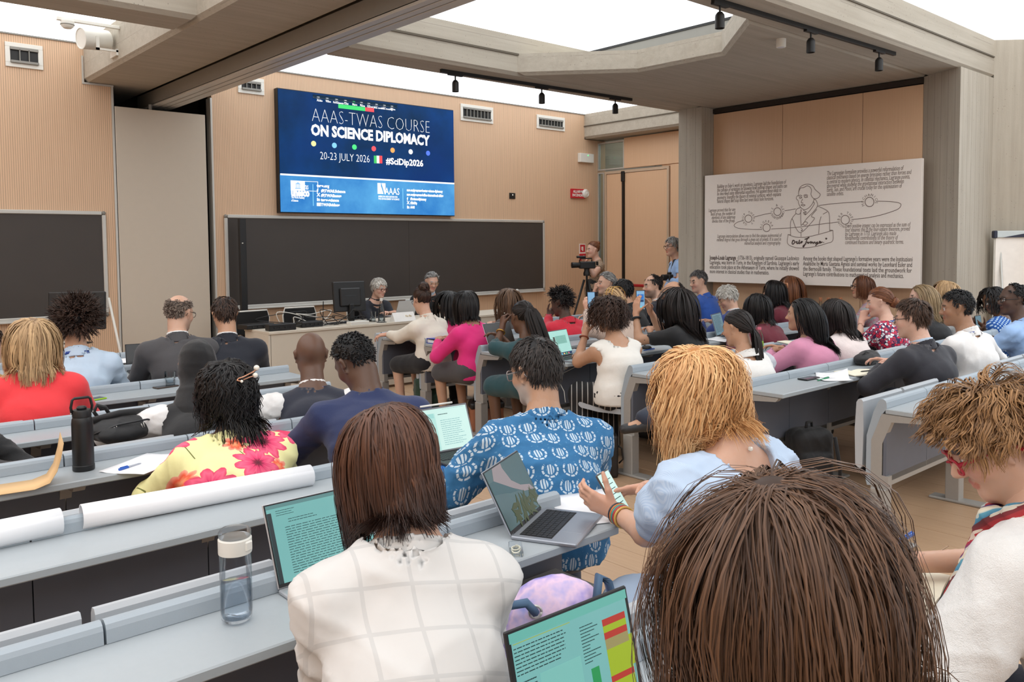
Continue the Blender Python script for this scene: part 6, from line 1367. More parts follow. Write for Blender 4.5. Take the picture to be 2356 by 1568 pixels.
# ------------------------------------------------------------------ things on the desks, on the floor and in hands
DZ = .7425
def Tz(p, yaw_deg=0.): return Matrix.Translation(tuple(map(float, p))) @ Matrix.Rotation(math.radians(-yaw_deg), 4, 'Z')
M_paper = plain('white_paper', srgb(240, 240, 242), .7, 0, .01); M_cream = plain('cream_paper', srgb(240, 234, 212), .7, 0, .01)
M_silver = plain('laptop_silver', srgb(186, 188, 192), .35, .5, .02); M_spgrey = plain('laptop_space_grey', srgb(150, 154, 162), .35, .5, .02); M_key = plain('laptop_key', srgb(24, 24, 27), .5); M_dkgrey = plain('laptop_dark', srgb(34, 35, 38), .45)
M_txt = plain('screen_text_dark', srgb(40, 70, 72), .8)
def scrmat(name, c1, c2, s=.9):
    k = NT(name); v = k.obj(); n = k.noise(v, 8, 2); c = k.mix(n, c1, c2); k.base((.02, .02, .02, 1)); k.set(Roughness=.25); k.l(c, k.p.inputs['Emission Color']); k.p.inputs['Emission Strength'].default_value = s; MATS[name] = k.m; return k.m
S_teal = scrmat('screen_teal', srgb(104, 168, 166), srgb(116, 178, 174)); S_pale = scrmat('screen_pale', srgb(196, 232, 224), srgb(206, 238, 230)); S_dark = plain('screen_off', srgb(10, 10, 14), .12); S_mint = scrmat('screen_mint', srgb(160, 214, 206), srgb(176, 224, 214)); S_slate = scrmat('screen_slate', srgb(92, 122, 136), srgb(104, 134, 146)); S_photo = scrmat('screen_photo', srgb(96, 150, 196), srgb(150, 190, 214))
def laptop(lab, hc, yaw, w=.304, d=.212, tilt=108, body=M_silver, scr=S_teal, keys=True, draw=None, th=.012, bezel=.006, chin=.012, bez=None):
    """hc: hinge centre on the desk, yaw: the way its user faces (0 = +Y, + towards +X)"""
    T = Tz((hc[0], hc[1], hc[2] if len(hc) > 2 else DZ), yaw); t = thing('laptop', lab, 'laptop', T=T)
    MB().box((-w/2, -d, 0), (w/2, 0, th), bev=.003).build('base', body, t)
    if keys:
        MB().box((-w*.43, -d*.60, th-.0005), (w*.43, -d*.10, th+.0006)).build('keyboard_well', M_key, t)
        m = MB(); nx, ny = 14, 6
        for j in range(ny):
            for i in range(nx):
                x0 = -w*.425+i*w*.85/nx; y0 = -d*.59+j*d*.48/ny
                if j == 0 and 4 <= i <= 8:
                    if i == 4: m.box((x0+.001, y0+.001, th), (x0+5*w*.85/nx-.001, y0+d*.48/ny-.001, th+.0018))
                    continue
                m.box((x0+.001, y0+.001, th), (x0+w*.85/nx-.001, y0+d*.48/ny-.001, th+.0018))
        m.build('keys', M_key, t, kind='stuff')
        MB().box((-w*.19, -d*.95, th-.0003), (w*.19, -d*.64, th+.0004), bev=.0003).build('trackpad', body, t)
    L = Matrix.Translation((0, -.002, th)) @ Matrix.Rotation(math.radians(90-tilt), 4, 'X')   # lid rises along its z, screen looks to -y
    ld = t
    lid = MB().box((-w/2, 0, 0), (w/2, .006, d), T=L, bev=.002).build('lid', body, t)
    MB().box((-w/2+.002, -.0015, .003), (w/2-.002, .0005, d-.002), T=L).build('bezel', bez or M_key, lid)
    MB().box((-w/2+bezel, -.0024, chin), (w/2-bezel, -.0012, d-bezel), T=L).build('display', scr, lid)
    MB().tube([(-w*.4, 0, th-.002), (w*.4, 0, th-.002)], .005, 8).build('hinge', M_dkgrey, t)
    if draw: draw(lid, L, w, d, bezel, chin)
    return t
def rows_of_text(lid, L, x0, x1, z1, z0, n, mat=None, rag=.25, seed=0, h=.45, name='screen_text'):
    r = random.Random(seed); m = MB(); dz = (z1-z0)/n
    for i in range(n):
        x = x0
        xe = x1-(x1-x0)*rag*r.random()
        while x < xe:
            wd = (x1-x0)*(.03+.09*r.random()); m.box((x, -.0030, z1-(i+h)*dz), (min(x+wd, xe), -.0024, z1-i*dz-dz*.2), T=L); x += wd+(x1-x0)*.018
    m.build(name, mat or M_txt, lid, kind='stuff')
def e(name, c, s=.9): return emis(name, srgb(*c), s)
def doc(lid, L, w, d, b, c):
    MB().box((-w/2+b, -.0028, d-b-.010), (w/2-b, -.0022, d-b), T=L).build('menu_bar', e('menu_teal', (84, 130, 130)), lid)
    MB().box((-w/2+b, -.0028, c), (-w/2+b+.012, -.0022, d-b-.02), T=L).build('side_strip', e('strip_dark', (22, 40, 44)), lid)
    rows_of_text(lid, L, -w*.40, -w*.22, d*.90, d*.82, 3, seed=1); rows_of_text(lid, L, -w*.30, w*.02, d*.78, d*.72, 2, seed=2)
    rows_of_text(lid, L, -w*.34, w*.24, d*.69, d*.12, 19, seed=3, rag=.08)
    MB().box((w*.34, -.003, d*.50), (w*.47, -.0022, d*.93), T=L).build('picture_pane', e('pane_green', (70, 132, 96)), lid)
def sheet_(lid, L, w, d, b, c):
    def bx(x0, z0, x1, z1, col, nm='cell', y=-.0028): MB().box((x0*w, y-.0004, z0*d), (x1*w, -.0022, z1*d), T=L).build(nm, col, lid)
    Rd, Yl, Br, Gn = e('cell_red', (172, 40, 24)), e('cell_lime', (150, 172, 10)), e('cell_khaki', (146, 136, 84)), e('cell_green', (18, 140, 74))
    bx(-.48, .90, .48, .975, e('ribbon_tint', (96, 172, 160)), 'ribbon')
    z = .80
    for col, hgt in ((Rd, .055), (Yl, .055), (Rd, .055), (Br, .085), (Yl, .22), (Rd, .05), (Yl, .2)):
        bx(.24, z-hgt, .44, z, col); z -= hgt
    bx(.44, .35, .47, .60, Yl); bx(.09, .12, .155, .46, Gn)
    bx(-.30, .28, .02, .60, e('dialog', (116, 182, 174)), 'dialog_box', -.0032)
    rows_of_text(lid, L, -w*.27, -w*.03, d*.55, d*.33, 5, seed=5)
    rows_of_text(lid, L, -w*.46, w*.30, d*.955, d*.915, 2, seed=6, rag=.3); rows_of_text(lid, L, -w*.46, -w*.05, d*.86, d*.63, 8, seed=7); rows_of_text(lid, L, -w*.46, -w*.32, d*.6, d*.1, 14, seed=8)
    rows_of_text(lid, L, .05*w, .20*w, d*.82, d*.50, 12, seed=9, rag=.6); rows_of_text(lid, L, .25*w, .42*w, d*.42, d*.1, 9, seed=10, mat=e('cell_text', (100, 120, 10)))
    bx(-.46, .885, -.02, .89, e('ribbon_line', (150, 170, 60)), 'ribbon_line')
def wall_(lid, L, w, d, b, c):
    m = MB(); m.prism([(-w*.28, d*.97), (-w*.36, d*.80), (-w*.02, d*.55), (w*.22, d*.40), (w*.46, d*.34), (w*.40, d*.44), (w*.18, d*.52), (w*.02, d*.66), (-w*.06, d*.90), (-w*.05, d*.97)], -.0030, -.0024, 1, T=L)
    m.build('pale_shape', e('wall_pale', (142, 130, 132)), lid)
    m = MB(); m.prism([(-w*.47, d*.62), (-w*.47, d*.80), (-w*.36, d*.80), (-w*.02, d*.55), (w*.1, d*.46), (-w*.1, d*.5), (-w*.25, d*.56)], -.0028, -.0024, 1, T=L); m.build('teal_shape', e('wall_teal', (54, 86, 92)), lid)
    m = MB(); r = random.Random(2)
    for i in range(34):
        x, z = (-.2+.66*r.random())*w, (.08+.24*r.random())*d; a = r.random()*3; l = .02+.02*r.random(); q = lambda s_, t_: (x+l*(s_*math.cos(a)-t_*math.sin(a)), z+l*(s_*math.sin(a)+t_*math.cos(a)))
        m.prism([q(-1, 0), q(0, -.3), q(1, 0), q(0, .3)], -.003-.00002*i, -.0024, 1, T=L)
    m.build('leaf_shapes', e('wall_leaf', (58, 66, 30)), lid, kind='stuff')
def mail_(lid, L, w, d, b, c):
    MB().box((-w*.46, -.0028, .04*d), (-w*.16, -.0022, d*.86), T=L).build('side_list', e('mail_side', (178, 224, 216)), lid)
    for i in range(7): MB().lathe([(.0001, 0), (.006, 0), (.006, .0006), (.0001, .0006)], 12, T=L @ Matrix.Translation((-w*.42, -.0028, d*(.80-.11*i))) @ Matrix.Rotation(math.pi/2, 4, 'X')).build('sender_dot', e('mail_dot', (104, 160, 214)), lid)
    MB().box((-w*.46, -.003, d*.76), (-w*.18, -.0028, d*.86), T=L).build('selected_row', e('mail_sel', (156, 212, 206)), lid)
    rows_of_text(lid, L, -w*.38, -w*.2, d*.84, d*.05, 22, seed=11, mat=e('mail_text', (120, 172, 176)), rag=.5); rows_of_text(lid, L, -w*.08, w*.40, d*.70, d*.12, 13, seed=12, mat=e('mail_text', (120, 172, 176)), rag=.4); rows_of_text(lid, L, -w*.1, w*.1, d*.84, d*.78, 1, seed=13)
    rows_of_text(lid, L, w*.0, w*.42, d*.94, d*.91, 1, seed=14, mat=e('mail_icon', (140, 190, 190)), rag=0)
def web_(lid, L, w, d, b, c):
    MB().box((-w*.1, -.003, d*.48), (w*.36, -.0022, d*.78), T=L).build('text_panel', e('web_panel', (130, 184, 172)), lid); MB().box((-w*.2, -.003, d*.60), (-w*.12, -.0022, d*.76), T=L).build('portrait', e('web_dark', (70, 76, 70)), lid)
    MB().box((-w*.47, -.003, d*.06), (w*.47, -.0022, d*.16), T=L).build('dock', e('web_navy', (20, 50, 90)), lid); rows_of_text(lid, L, -w*.08, w*.34, d*.76, d*.5, 6, seed=15, mat=e('web_text', (96, 150, 140)))
    for i in range(8): MB().box((-w*.42+i*w*.1, -.0034, d*.08), (-w*.36+i*w*.1, -.003, d*.13), T=L).build('dock_icon', e('dock_%d' % (i % 4), ((120, 200, 220), (230, 200, 120), (110, 200, 120), (210, 120, 120))[i % 4]), lid)
def hinge(lpx, rpx):
    a, b = atz(*lpx, DZ), atz(*rpx, DZ); return (a+b)/2
laptop('silver laptop with a text document on screen, before the chestnut-haired person', (1.10, 2.0), 0, tilt=113, draw=doc, w=.312, d=.222)
laptop('grey laptop showing a dark leafy wallpaper on the bench end', (1.79, 1.955), -27, body=M_spgrey, scr=scrmat('wall_dark', srgb(22, 58, 60), srgb(34, 74, 70)), tilt=117, draw=wall_)
laptop('black laptop with a coloured spreadsheet on the nearest bench', (1.082, 1.02), 2, w=.312, d=.222, tilt=104, body=M_dkgrey, draw=sheet_, bezel=.010)
t = laptop('tablet in a black keyboard case showing an inbox', (2.10, 2.775), 4, w=.262, d=.195, tilt=112, body=M_dkgrey, scr=S_pale, draw=mail_, bezel=.009, chin=.009, bez=plain('tablet_edge', srgb(120, 122, 126), .4, .3))
MB().tube([(-.10, .03, .205), (.06, .03, .205)], .0045, 8, T=Matrix.Translation((0, .045, -.004))).build('stylus', M_white, t, True)
laptop('black laptop with a dark screen before the person in the teal top', (4.70, 5.43), -6, w=.34, d=.235, tilt=112, body=M_silver, scr=S_dark)
laptop('laptop with a web page on screen beside the sleeveless white top', (4.66, 4.665), -12, w=.33, d=.22, tilt=108, body=M_spgrey, scr=S_mint, draw=web_)
laptop('slim grey laptop with a slate-blue page beside the white-haired person', (6.86, 4.67), -18, w=.31, d=.22, tilt=106, body=M_spgrey, scr=S_slate, draw=lambda *a: rows_of_text(a[0], a[1], -a[2]*.4, a[2]*.35, a[3]*.9, a[3]*.15, 14, seed=21))
laptop('small dark laptop or tablet behind the black headscarf', (2.02, 6.42), 10, w=.26, d=.19, tilt=105, body=M_dkgrey, scr=S_dark)
laptop('dark tablet beside the crisp white shirt, low on the bench', (7.25, 3.9), -20, w=.28, d=.2, tilt=110, body=M_dkgrey, scr=scrmat('screen_deep_green', srgb(34, 60, 50), srgb(44, 72, 60)))
p = aty(922, 734, 8.75); laptop('open silver laptop with its back to the room on the lecturer\'s desk', (p[0], 8.66, .763), 176, body=M_silver, scr=S_pale, tilt=112)
# phones
def phone(lab, T, body, scr, w=.072, h=.15, draw=None):
    t = thing('phone', lab, 'phone', T=T)
    MB().box((-w/2, -h/2, 0), (w/2, h/2, .009), bev=.004).build('case', body, t); s_ = MB().box((-w/2+.004, -h/2+.005, .0088), (w/2-.004, h/2-.005, .0094), bev=.0002).build('display', scr, t)
    MB().box((-w*.3, h*.28, -.002), (-w*.02, h*.44, .0005), bev=.001).build('camera_plate', M_black, t)
    if draw:
        for i, (x0, y0, x1, y1, c) in enumerate(draw): MB().box((x0*w, y0*h, .0092), (x1*w, y1*h, .0099)).build('screen_item', c, t)
    return t
def Tframe(o, x, y):
    x = nrm(x); y = nrm(np.array(y)-x*(np.array(y) @ x)); z = np.cross(x, y)
    return Matrix(((x[0], y[0], z[0], o[0]), (x[1], y[1], z[1], o[1]), (x[2], y[2], z[2], o[2]), (0, 0, 0, 1)))
A = P['N']['arms']['L']; o_ = A['H']+A['d']*.085+A['n']*.028+np.array((0, 0, .0))
c_ = [atx(1362, 1104, 1.90), atx(1398, 1095, 1.90), atx(1455, 1165, 2.03)]
xd = np.array((.62, .55, .02)); yd = np.array((-.52, .52, .52))
phone('phone in a dark case held in one hand, its pale screen lit', Tframe(aty(1408, 1135, 1.86), (.98, .18, .1), (-.49, .43, .76)), plain('phone_taupe', srgb(80, 74, 70), .35, .4), S_pale, .076, .158, [(-.15, .44, .15, .47, M_black)]+[(-.38, .30-.11*i, .30, .315-.11*i, M_txt) for i in range(6)]+[(.2, -.45, .3, -.42, M_txt)])
phone('phone held up to film the screen', Tframe(aty(1473, 690, 4.52), (.87, -.5, 0), (0.02, .05, 1)), M_black, S_photo, .078, .165, [(-.36, .05, .36, .30, e('ph_blue', (40, 110, 190))), (-.36, -.10, .36, .03, e('ph_dark', (40, 70, 110))), (-.12, -.44, .12, -.32, e('ph_cyan', (90, 220, 230)))])
phone('phone in a lime green case on the bench behind the glass', Tz((1.375, 5.36, DZ), 70), plain('lime_case', srgb(160, 205, 40), .5), S_dark)
phone('black phone lying on loose papers on the right-hand bench', Tz((5.10, 2.79, DZ+.002), 92), M_black, S_dark, .076, .16)
phone('black phone lying under the drinking glass', Tz((1.86, 5.52, DZ), 80), plain('brown_phone_case', srgb(70, 56, 48), .5), S_dark)
A = P['28']['arms']['L']; phone('phone held low by the person in the blue patterned dress', Tframe(A['H']+A['d']*.08+np.array((.0, .0, .02)), (.8, -.5, .1), (-.3, .3, .9)), M_black, S_slate)
phone('blue phone held beside the dark curly bob', Tframe(aty(1360, 690, 5.2), (.85, -.5, 0), (.1, .1, 1)), plain('phone_blue', srgb(40, 70, 110), .4), S_photo)
# papers, notebooks, pens
def paper(lab, x, y, yaw, w=.21, h=.297, n=1, mat=None, z=DZ, curl=.012, seed=0, name='paper_sheet', cat='paper'):
    r = np.random.RandomState(seed); T = Tz((x, y, z), yaw); V = []; K = 7
    for j in range(K):
        for i in range(K):
            u, v = i/(K-1)-.5, j/(K-1)-.5; V.append((u*w, v*h, .0008+curl*(max(0, u+v-.25)**2*2+max(0, -u-.3)*.6+.08*math.sin(5*u+3*v+seed))+.001))
    F = [(j*K+i, j*K+i+1, (j+1)*K+i+1, (j+1)*K+i) for j in range(K-1) for i in range(K-1)]
    o = meshobj(name, V, F, mat or M_paper, None, True); o.matrix_world = T; md = o.modifiers.new('s', 'SOLIDIFY'); md.thickness = .0008*n; md.offset = 1
    return tag(o, lab, cat)
paper('white sheet under the pen beside the floral jacket sleeve', 1.12, 3.60, 55, seed=1, curl=.03); paper('white sheet on the front left bench', 2.08, 7.06, 10, seed=2)
paper('sheet of white paper under the hands holding a phone', 2.06, 1.93, 25, w=.24, h=.33, seed=3, curl=.006, n=3)
paper('crumpled white note beside the black phone on the right-hand bench', 5.34, 2.75, 60, seed=4, curl=.03, h=.24); paper('second loose note under the green pen', 5.22, 2.70, 30, seed=5, curl=.02, h=.2)
paper('loose pages on the front bench under the hand of the cream blazer', 4.83, 6.84, 20, seed=6, curl=.03, n=4); paper('sheets before the crimson jacket', 6.05, 6.06, 10, seed=7); paper('white pad with a pen beside the long-haired phone user', 5.30, 4.55, 20, seed=8, n=4); paper('paper sheet under the dark forearm near the slate-blue laptop', 6.6, 4.50, 10, seed=9)
def pen(lab, a, b, mat, capm=None, r=.0045, name='pen'):
    a, b = np.array(a), np.array(b); d = nrm(b-a); t = thing(name, lab, 'pen', a)
    MB().tube([(0, 0, 0), d*.012, tuple(b-a)], [.0012, r, r], 8).build('barrel', mat, t, 'auto'); L = np.linalg.norm(b-a)
    MB().tube([d*(L*.62), d*(L+.004)], r*1.25, 8).build('cap', capm or mat, t, 'auto'); MB().tube([d*(L*.65)+np.array((0, 0, r*1.5)), d*L+np.array((0, 0, r*1.5))], .0014, 6).build('clip', capm or mat, t)
    return t
M_bpen = plain('pen_blue', srgb(40, 96, 190), .35); M_gpen = plain('pen_green', srgb(40, 130, 90), .35); M_clearpen = plain('pen_pale', srgb(170, 180, 190), .3)
a_ = atz(325, 1065, DZ+.006); b_ = atz(276, 1079, DZ+.006); pen('pen with a blue cap lying beside the floral sleeve', a_, b_, M_clearpen, M_bpen)
pen('green pen lying across the loose notes', atz(1880, 875, DZ+.006), atz(1906, 868, DZ+.006), M_gpen)
pen('blue pen on the pad beside the long-haired phone user', atz(1480, 806, DZ+.01), atz(1505, 802, DZ+.01), M_bpen)
A = P['O']['arms']['R']; tip = atz(2006, 1282, .755)+np.array((0, 0, .01)); tp_end = tip+nrm(np.array((.30, -.10, .42)))*.15
hc_ = A['H']+A['d']*.085
_e = aty(2098, 1228, hc_[1]-.0); pen('blue pen held over the cream notebook by the person with red glasses', aty(2010, 1280, hc_[1]+.02), _e, M_bpen, r=.0055)
def notebook(lab, x, y, yaw, w=.145, h=.21, open_=True, cover=M_black, z=DZ):
    T = Tz((x, y, z), yaw); t = thing('notebook', lab, 'notebook', T=T)
    for sg in ((-1, 1) if open_ else (1,)):
        x0, x1 = (0, w) if sg > 0 else (-w, 0)
        MB().box((x0-.003, -h/2-.003, 0), (x1+.003, h/2+.003, .003), bev=.001).build('cover', cover, t)
        V = []; K = 8
        for j in (0, 1):
            for i in range(K): u = i/(K-1); V.append((sg*u*w, (-.5+j)*h, .004+.012*math.sin(min(1, u*1.6)*math.pi*.6)*(1-.5*u)))
        n0 = len(V)
        V += [(v[0], v[1], .003) for v in V]
        F = [(i, i+1, K+i+1, K+i) for i in range(K-1)]+[(n0+i, n0+i+1, i+1, i) for i in range(K-1)]+[(K+i, K+i+1, n0+K+i+1, n0+K+i) for i in range(K-1)]+[(K-1, n0+K-1, n0+2*K-1, 2*K-1)]
        if sg < 0: F = [q[::-1] for q in F]
        pg = meshobj('pages', V, F, M_cream, t, False)
        m = MB()
        for j in range(16): yy = h*(.44-.055*j); m.box((min(sg*.012, sg*w*.95), yy, .0165), (max(sg*.012, sg*w*.95), yy+.0006, .0167)) if False else None
    return t
notebook('open cream notebook being written in by the person with red glasses', 2.16, .93, -12, .15, .21, True, M_black)
t = notebook('open cream notebook with a pen on it beside the charcoal blazer', 5.58, 2.66, 24)
pen('dark pen lying in the open notebook', (5.52, 2.64, DZ+.022), (5.64, 2.60, DZ+.022), M_black)
notebook('open white pages held up beside the printed dress', 6.45, 3.62, 30, z=.80)
# pink folder, envelope, paper rolls
t = thing('folder', 'bright pink paper folder on the bench beside the navy jumper', 'folder', T=Tz((1.70, 3.63, DZ), -20))
MB().box((-.17, -.12, 0), (.17, .12, .002)).build('back_cover', plain('folder_kraft', srgb(214, 170, 104), .7), t); MB().box((-.168, -.119, .0025), (.166, .121, .006), bev=.001).build('front_cover', plain('folder_pink', srgb(226, 52, 98), .6), t); MB().box((-.16, -.11, .002), (.16, .11, .003)).build('papers', M_paper, t)
M_kraft = plain('kraft_paper', srgb(212, 176, 128), .75, 0, .05, 8)
V = []
prof = [(-.30, 0.004), (.0, .003), (.20, .004), (.25, .02), (.275, .06), (.29, .11), (.30, .165)]
for x, z in prof: V += [(x, -.075, z), (x, .085-(.03 if z > .1 else 0), z+(.02 if z > .1 else 0))]
o = meshobj('envelope', V, [(2*i, 2*i+2, 2*i+3, 2*i+1) for i in range(len(prof)-1)], M_kraft, None, True); o.matrix_world = Tz((.50, 3.60, DZ), 8); md = o.modifiers.new('s', 'SOLIDIFY'); md.thickness = .0015; tag(o, 'torn brown kraft envelope bent upright beside the black flask', 'envelope')
def roll(lab, a, b, r, seed=0):
    a, b = np.array(a), np.array(b); L = np.linalg.norm(b-a); d = nrm(b-a); n_ = np.array((0, 0, 1.)); s_ = np.cross(d, n_); V = []; K = 44; J = 3
    for j in range(J):
        for i in range(K):
            th = 2*math.pi*2.3*i/(K-1)-1.2; rr = r*(1-.10*(1-i/(K-1))); V.append(a+d*(L*j/(J-1))+s_*rr*math.cos(th)+n_*rr*math.sin(th))
    F = [(j*K+i, j*K+i+1, (j+1)*K+i+1, (j+1)*K+i) for j in range(J-1) for i in range(K-1)]
    t = thing('paper_roll', lab, 'paper roll', a); V = [v-a for v in V]; o = meshobj('rolled_sheet', V, F, M_paper, t, True); md = o.modifiers.new('s', 'SOLIDIFY'); md.thickness = .0015
    return t
t = roll('long white rolled poster lying along the bench', (.70, 2.905, DZ+.041), (1.49, 2.855, DZ+.036), .040)
MB().box((-.035, -.02, -.038), (.01, .03, -.0365)).build('loose_corner', M_paper, t); MB().box((-.03, -.016, -.0364), (.0, .012, -.0358)).build('printed_corner', M_bpen, t)
roll('second white paper roll running out of view at the left edge', (.05, 2.90, DZ+.042), (.64, 2.905, DZ+.042), .041)
# bottles and glasses
G_ = clear('clear_plastic', (.95, .965, .98, 1), .7); G_g = clear('clear_glass', (.93, .95, .95, 1), .9); G_w = clear('water', (.86, .90, .94, 1), .5)
t = thing('water_bottle', 'clear plastic water bottle with a white lid, half full', 'bottle', (.80, 1.925, DZ))
MB().lathe([(.0001, .004), (.030, .004), (.036, .010), (.0375, .03), (.0375, .165), (.034, .172)], 28).build('shell', G_, t, True); MB().lathe([(.0001, .012), (.034, .014), (.035, .03), (.035, .098), (.0001, .098)], 28).build('water', G_w, t, True)
MB().lathe([(.039, .170), (.0395, .172), (.0395, .205), (.037, .208), (.0001, .208)], 28).build('lid', M_white, t, 'auto'); MB().lathe([(.037, .209), (.0385, .212), (.0385, .222), (.034, .228), (.0001, .229)], 28).build('cap', clear('lid_clear', (.90, .92, .94, 1), .8, .15), t, 'auto'); MB().box((-.005, -.043, .178), (.017, -.036, .202), bev=.003, T=Matrix.Rotation(math.radians(20), 4, 'Z')).build('latch', M_white, t)
t = thing('flask', 'matte black steel flask with a carry handle', 'flask', (.905, 3.69, DZ))
MB().lathe([(.0001, 0), (.040, 0), (.042, .004), (.042, .022), (.0405, .024), (.0405, .195), (.038, .212), (.034, .220), (.0001, .221)], 28).build('body', plain('flask_black', srgb(18, 18, 19), .42, 0, .05), t, 'auto'); MB().lathe([(.036, .221), (.036, .244), (.033, .250), (.0001, .252)], 28).build('lid', M_black, t, 'auto')
MB().tube([(-.037, 0, .235), (-.040, 0, .262), (-.034, 0, .292), (-.026, 0, .298), (.026, 0, .298), (.034, 0, .292), (.040, 0, .262), (.037, 0, .235)], .0055, 8).build('handle', M_black, t, True); MB().lathe([(.018, .25), (.02, .258), (.014, .264), (.0001, .264)], 14).build('spout_cap', M_black, t, 'auto')
for x in (-.038, .038): MB().tube([(x*.95, 0, .238), (x*1.12, 0, .238)], .005, 8).build('pivot', M_alu, t)
def tumbler(lab, p, r=.036, h=.085):
    t = thing('glass', lab, 'glass', p); MB().lathe([(.0001, 0), (r*.75, 0), (r*.8, .004), (r*.84, h*.45), (r*.97, h*.5), (r, h), (r*.94, h), (r*.9, h*.55), (r*.72, .012), (.0001, .012)], 16).build('bowl', G_g, t); MB().lathe([(.0001, .013), (r*.71, .013), (r*.77, h*.33), (.0001, h*.33)], 16).build('water', G_w, t); return t
tumbler('faceted drinking glass on the bench before the black headscarf', (1.90, 5.55, DZ+.011))
def carafe(lab, p, cork=False, h=.28):
    t = thing('carafe', lab, 'bottle', p); MB().lathe([(.0001, 0), (.040, 0), (.042, .01), (.040, h*.35), (.034, h*.55), (.018, h*.78), (.015, h*.86), (.017, h), (.013, h), (.012, h*.86), (.031, h*.54), (.037, h*.34), (.038, .012), (.0001, .012)], 20).build('bottle_body', G_g, t, True); MB().lathe([(.0001, .014), (.036, .016), (.036, h*.34), (.0001, h*.34)], 18).build('water', G_w, t, True)
    MB().lathe([(.013, h-.02), (.02, h+.002), (.021, h+.03), (.0001, h+.03)] if cork else [(.0155, h-.03), (.018, h-.028), (.018, h+.004), (.0001, h+.005)], 14).build('cork' if cork else 'cap', plain('cork', srgb(176, 116, 82), .8) if cork else M_white, t); return t
p = atz(878, 741, .763); carafe('glass water bottle in front of the white-haired speaker', (p[0], p[1], .767), h=.275)
MB_ = MB().lathe([(.0001, 0), (.06, 0), (.06, .003), (.0001, .003)], 20); o = MB_.build('coaster', M_black); o.location = (p[0], p[1], .763); tag(o, 'round black coaster under the glass water bottle', 'coaster')
p = atz(867, 739, .763); tumbler('drinking glass beside the water bottle on the lecturer\'s desk', (p[0]-.06, p[1]-.02, .763), .033, .12)
t = thing('water_bottle', 'small plastic water bottle with pink cap and green label', 'bottle', (6.0, 3.72, DZ))
MB().lathe([(.0001, 0), (.030, .002), (.033, .01), (.032, .05), (.033, .10), (.033, .13), (.028, .16), (.013, .185), (.012, .20)], 20).build('shell', G_, t, True); MB().lathe([(.0335, .055), (.034, .056), (.034, .10), (.0335, .101)], 20).build('label', plain('label_green', srgb(150, 205, 70), .5), t); MB().lathe([(.0145, .198), (.015, .2), (.015, .218), (.0001, .219)], 14).build('cap', plain('cap_pink', srgb(226, 120, 140), .5), t)
st = thing('side_table', 'narrow pale table by the right wall under the printed board', 'table', (9.2, 4.55, 0)); MB().box((-.25, -.6, .71), (.25, 1.3, .735), bev=.003).build('table_top', M_desk, st)
for x in (-.22, .22):
    for y in (-.56, 1.26): MB().box((x-.02, y-.02, 0), (x+.02, y+.02, .71)).build('leg', M_frame, st)
for i, (px, nm) in enumerate(((1852, 'cork-stoppered carafe nearest the auburn-haired person by the wall'), (1884, 'cork-stoppered carafe second from the auburn-haired person by the wall'), (1906, 'cork-stoppered carafe third from the auburn-haired person by the wall'), (1930, 'cork-stoppered carafe nearest the paisley blouse by the wall'))):
    q = atx(px, 686, 9.2); carafe(nm, (9.2+(.04 if i % 2 else 0), q[1], .735), True, max(.2, q[2]-.735-.02))
# transparent case, tissue pack, mouse, binder
t = thing('pencil_case', 'clear plastic box of earphone tips and cable on the bench', 'case', T=Tz((1.60, 1.80, DZ), -22)); MB().box((-.02, -.045, 0), (.02, .045, .018), bev=.003, T=Matrix.Rotation(math.radians(-60), 4, 'Z')).build('shell', G_, t)
r_ = random.Random(3)
MB().tube([(.03*math.cos(a*.9)*(1-.04*a), .012*math.sin(a*.9), .004+.0008*a) for a in np.linspace(0, 14, 60)], .0022, 5, T=Matrix.Rotation(math.radians(30), 4, 'Z')).build('coiled_cable', M_cream, t, True)
t = thing('tissue_pack', 'lilac tissue packet on the nearest bench beside the tousled hair', 'packet', T=Tz((1.475, 1.06, DZ), 40)); MB().box((-.05, -.028, 0), (.05, .028, .024), bev=.01).build('packet', plain('lilac_film', srgb(196, 140, 196), .3), t); MB().box((-.03, -.006, .0235), (.03, .006, .0255)).build('opening', M_paper, t)
t = thing('mouse', 'black computer mouse on the bench beside the long-haired phone user', 'mouse', (5.59, 4.56, DZ)); MB().lathe([(.03, 0), (.033, .008), (.026, .024), (.012, .031), (.0001, .033)], 16, T=Matrix.Diagonal((.95, 1.6, 1, 1))).build('shell', M_black, t, True); MB().box((-.003, .015, .026), (.003, .035, .034)).build('wheel', M_dkgrey, t)
t = thing('ring_binder', 'blue ring binder lying on the bench before the hot pink blazer', 'binder', T=Tz((4.66, 6.16, DZ), 84)); MB().box((-.14, -.15, 0), (.14, .15, .004)).build('back_cover', plain('binder_blue', srgb(54, 74, 178), .5), t); MB().box((-.14, -.15, .044), (.14, .15, .048)).build('front_cover', plain('binder_blue', srgb(54, 74, 178), .5), t); MB().box((-.145, -.15, 0), (-.138, .15, .048)).build('spine', plain('binder_blue', srgb(54, 74, 178), .5), t); MB().box((-.13, -.14, .005), (.135, .14, .03)).build('papers', M_paper, t); MB().box((-.147, -.10, .008), (-.144, .05, .04)).build('spine_label', M_paper, t); MB().box((-.147, .06, .008), (-.144, .12, .04)).build('orange_tab', plain('binder_tab', srgb(226, 160, 60), .5), t)
t = thing('clip_trinket', 'small white and red flower trinket on the shelf of the bench end', 'trinket', (1.86, 1.79, .545)); MB().lathe([(.0001, 0), (.012, .004), (.016, .012), (.008, .018), (.0001, .018)], 10).build('centre', M_red, t)
for i in range(6): a = i*math.pi/3; MB().lathe([(.0001, 0), (.010, .004), (.008, .012), (.0001, .014)], 8, c=(.016*math.cos(a), .016*math.sin(a), .008)).build('petal', M_white, t, True)
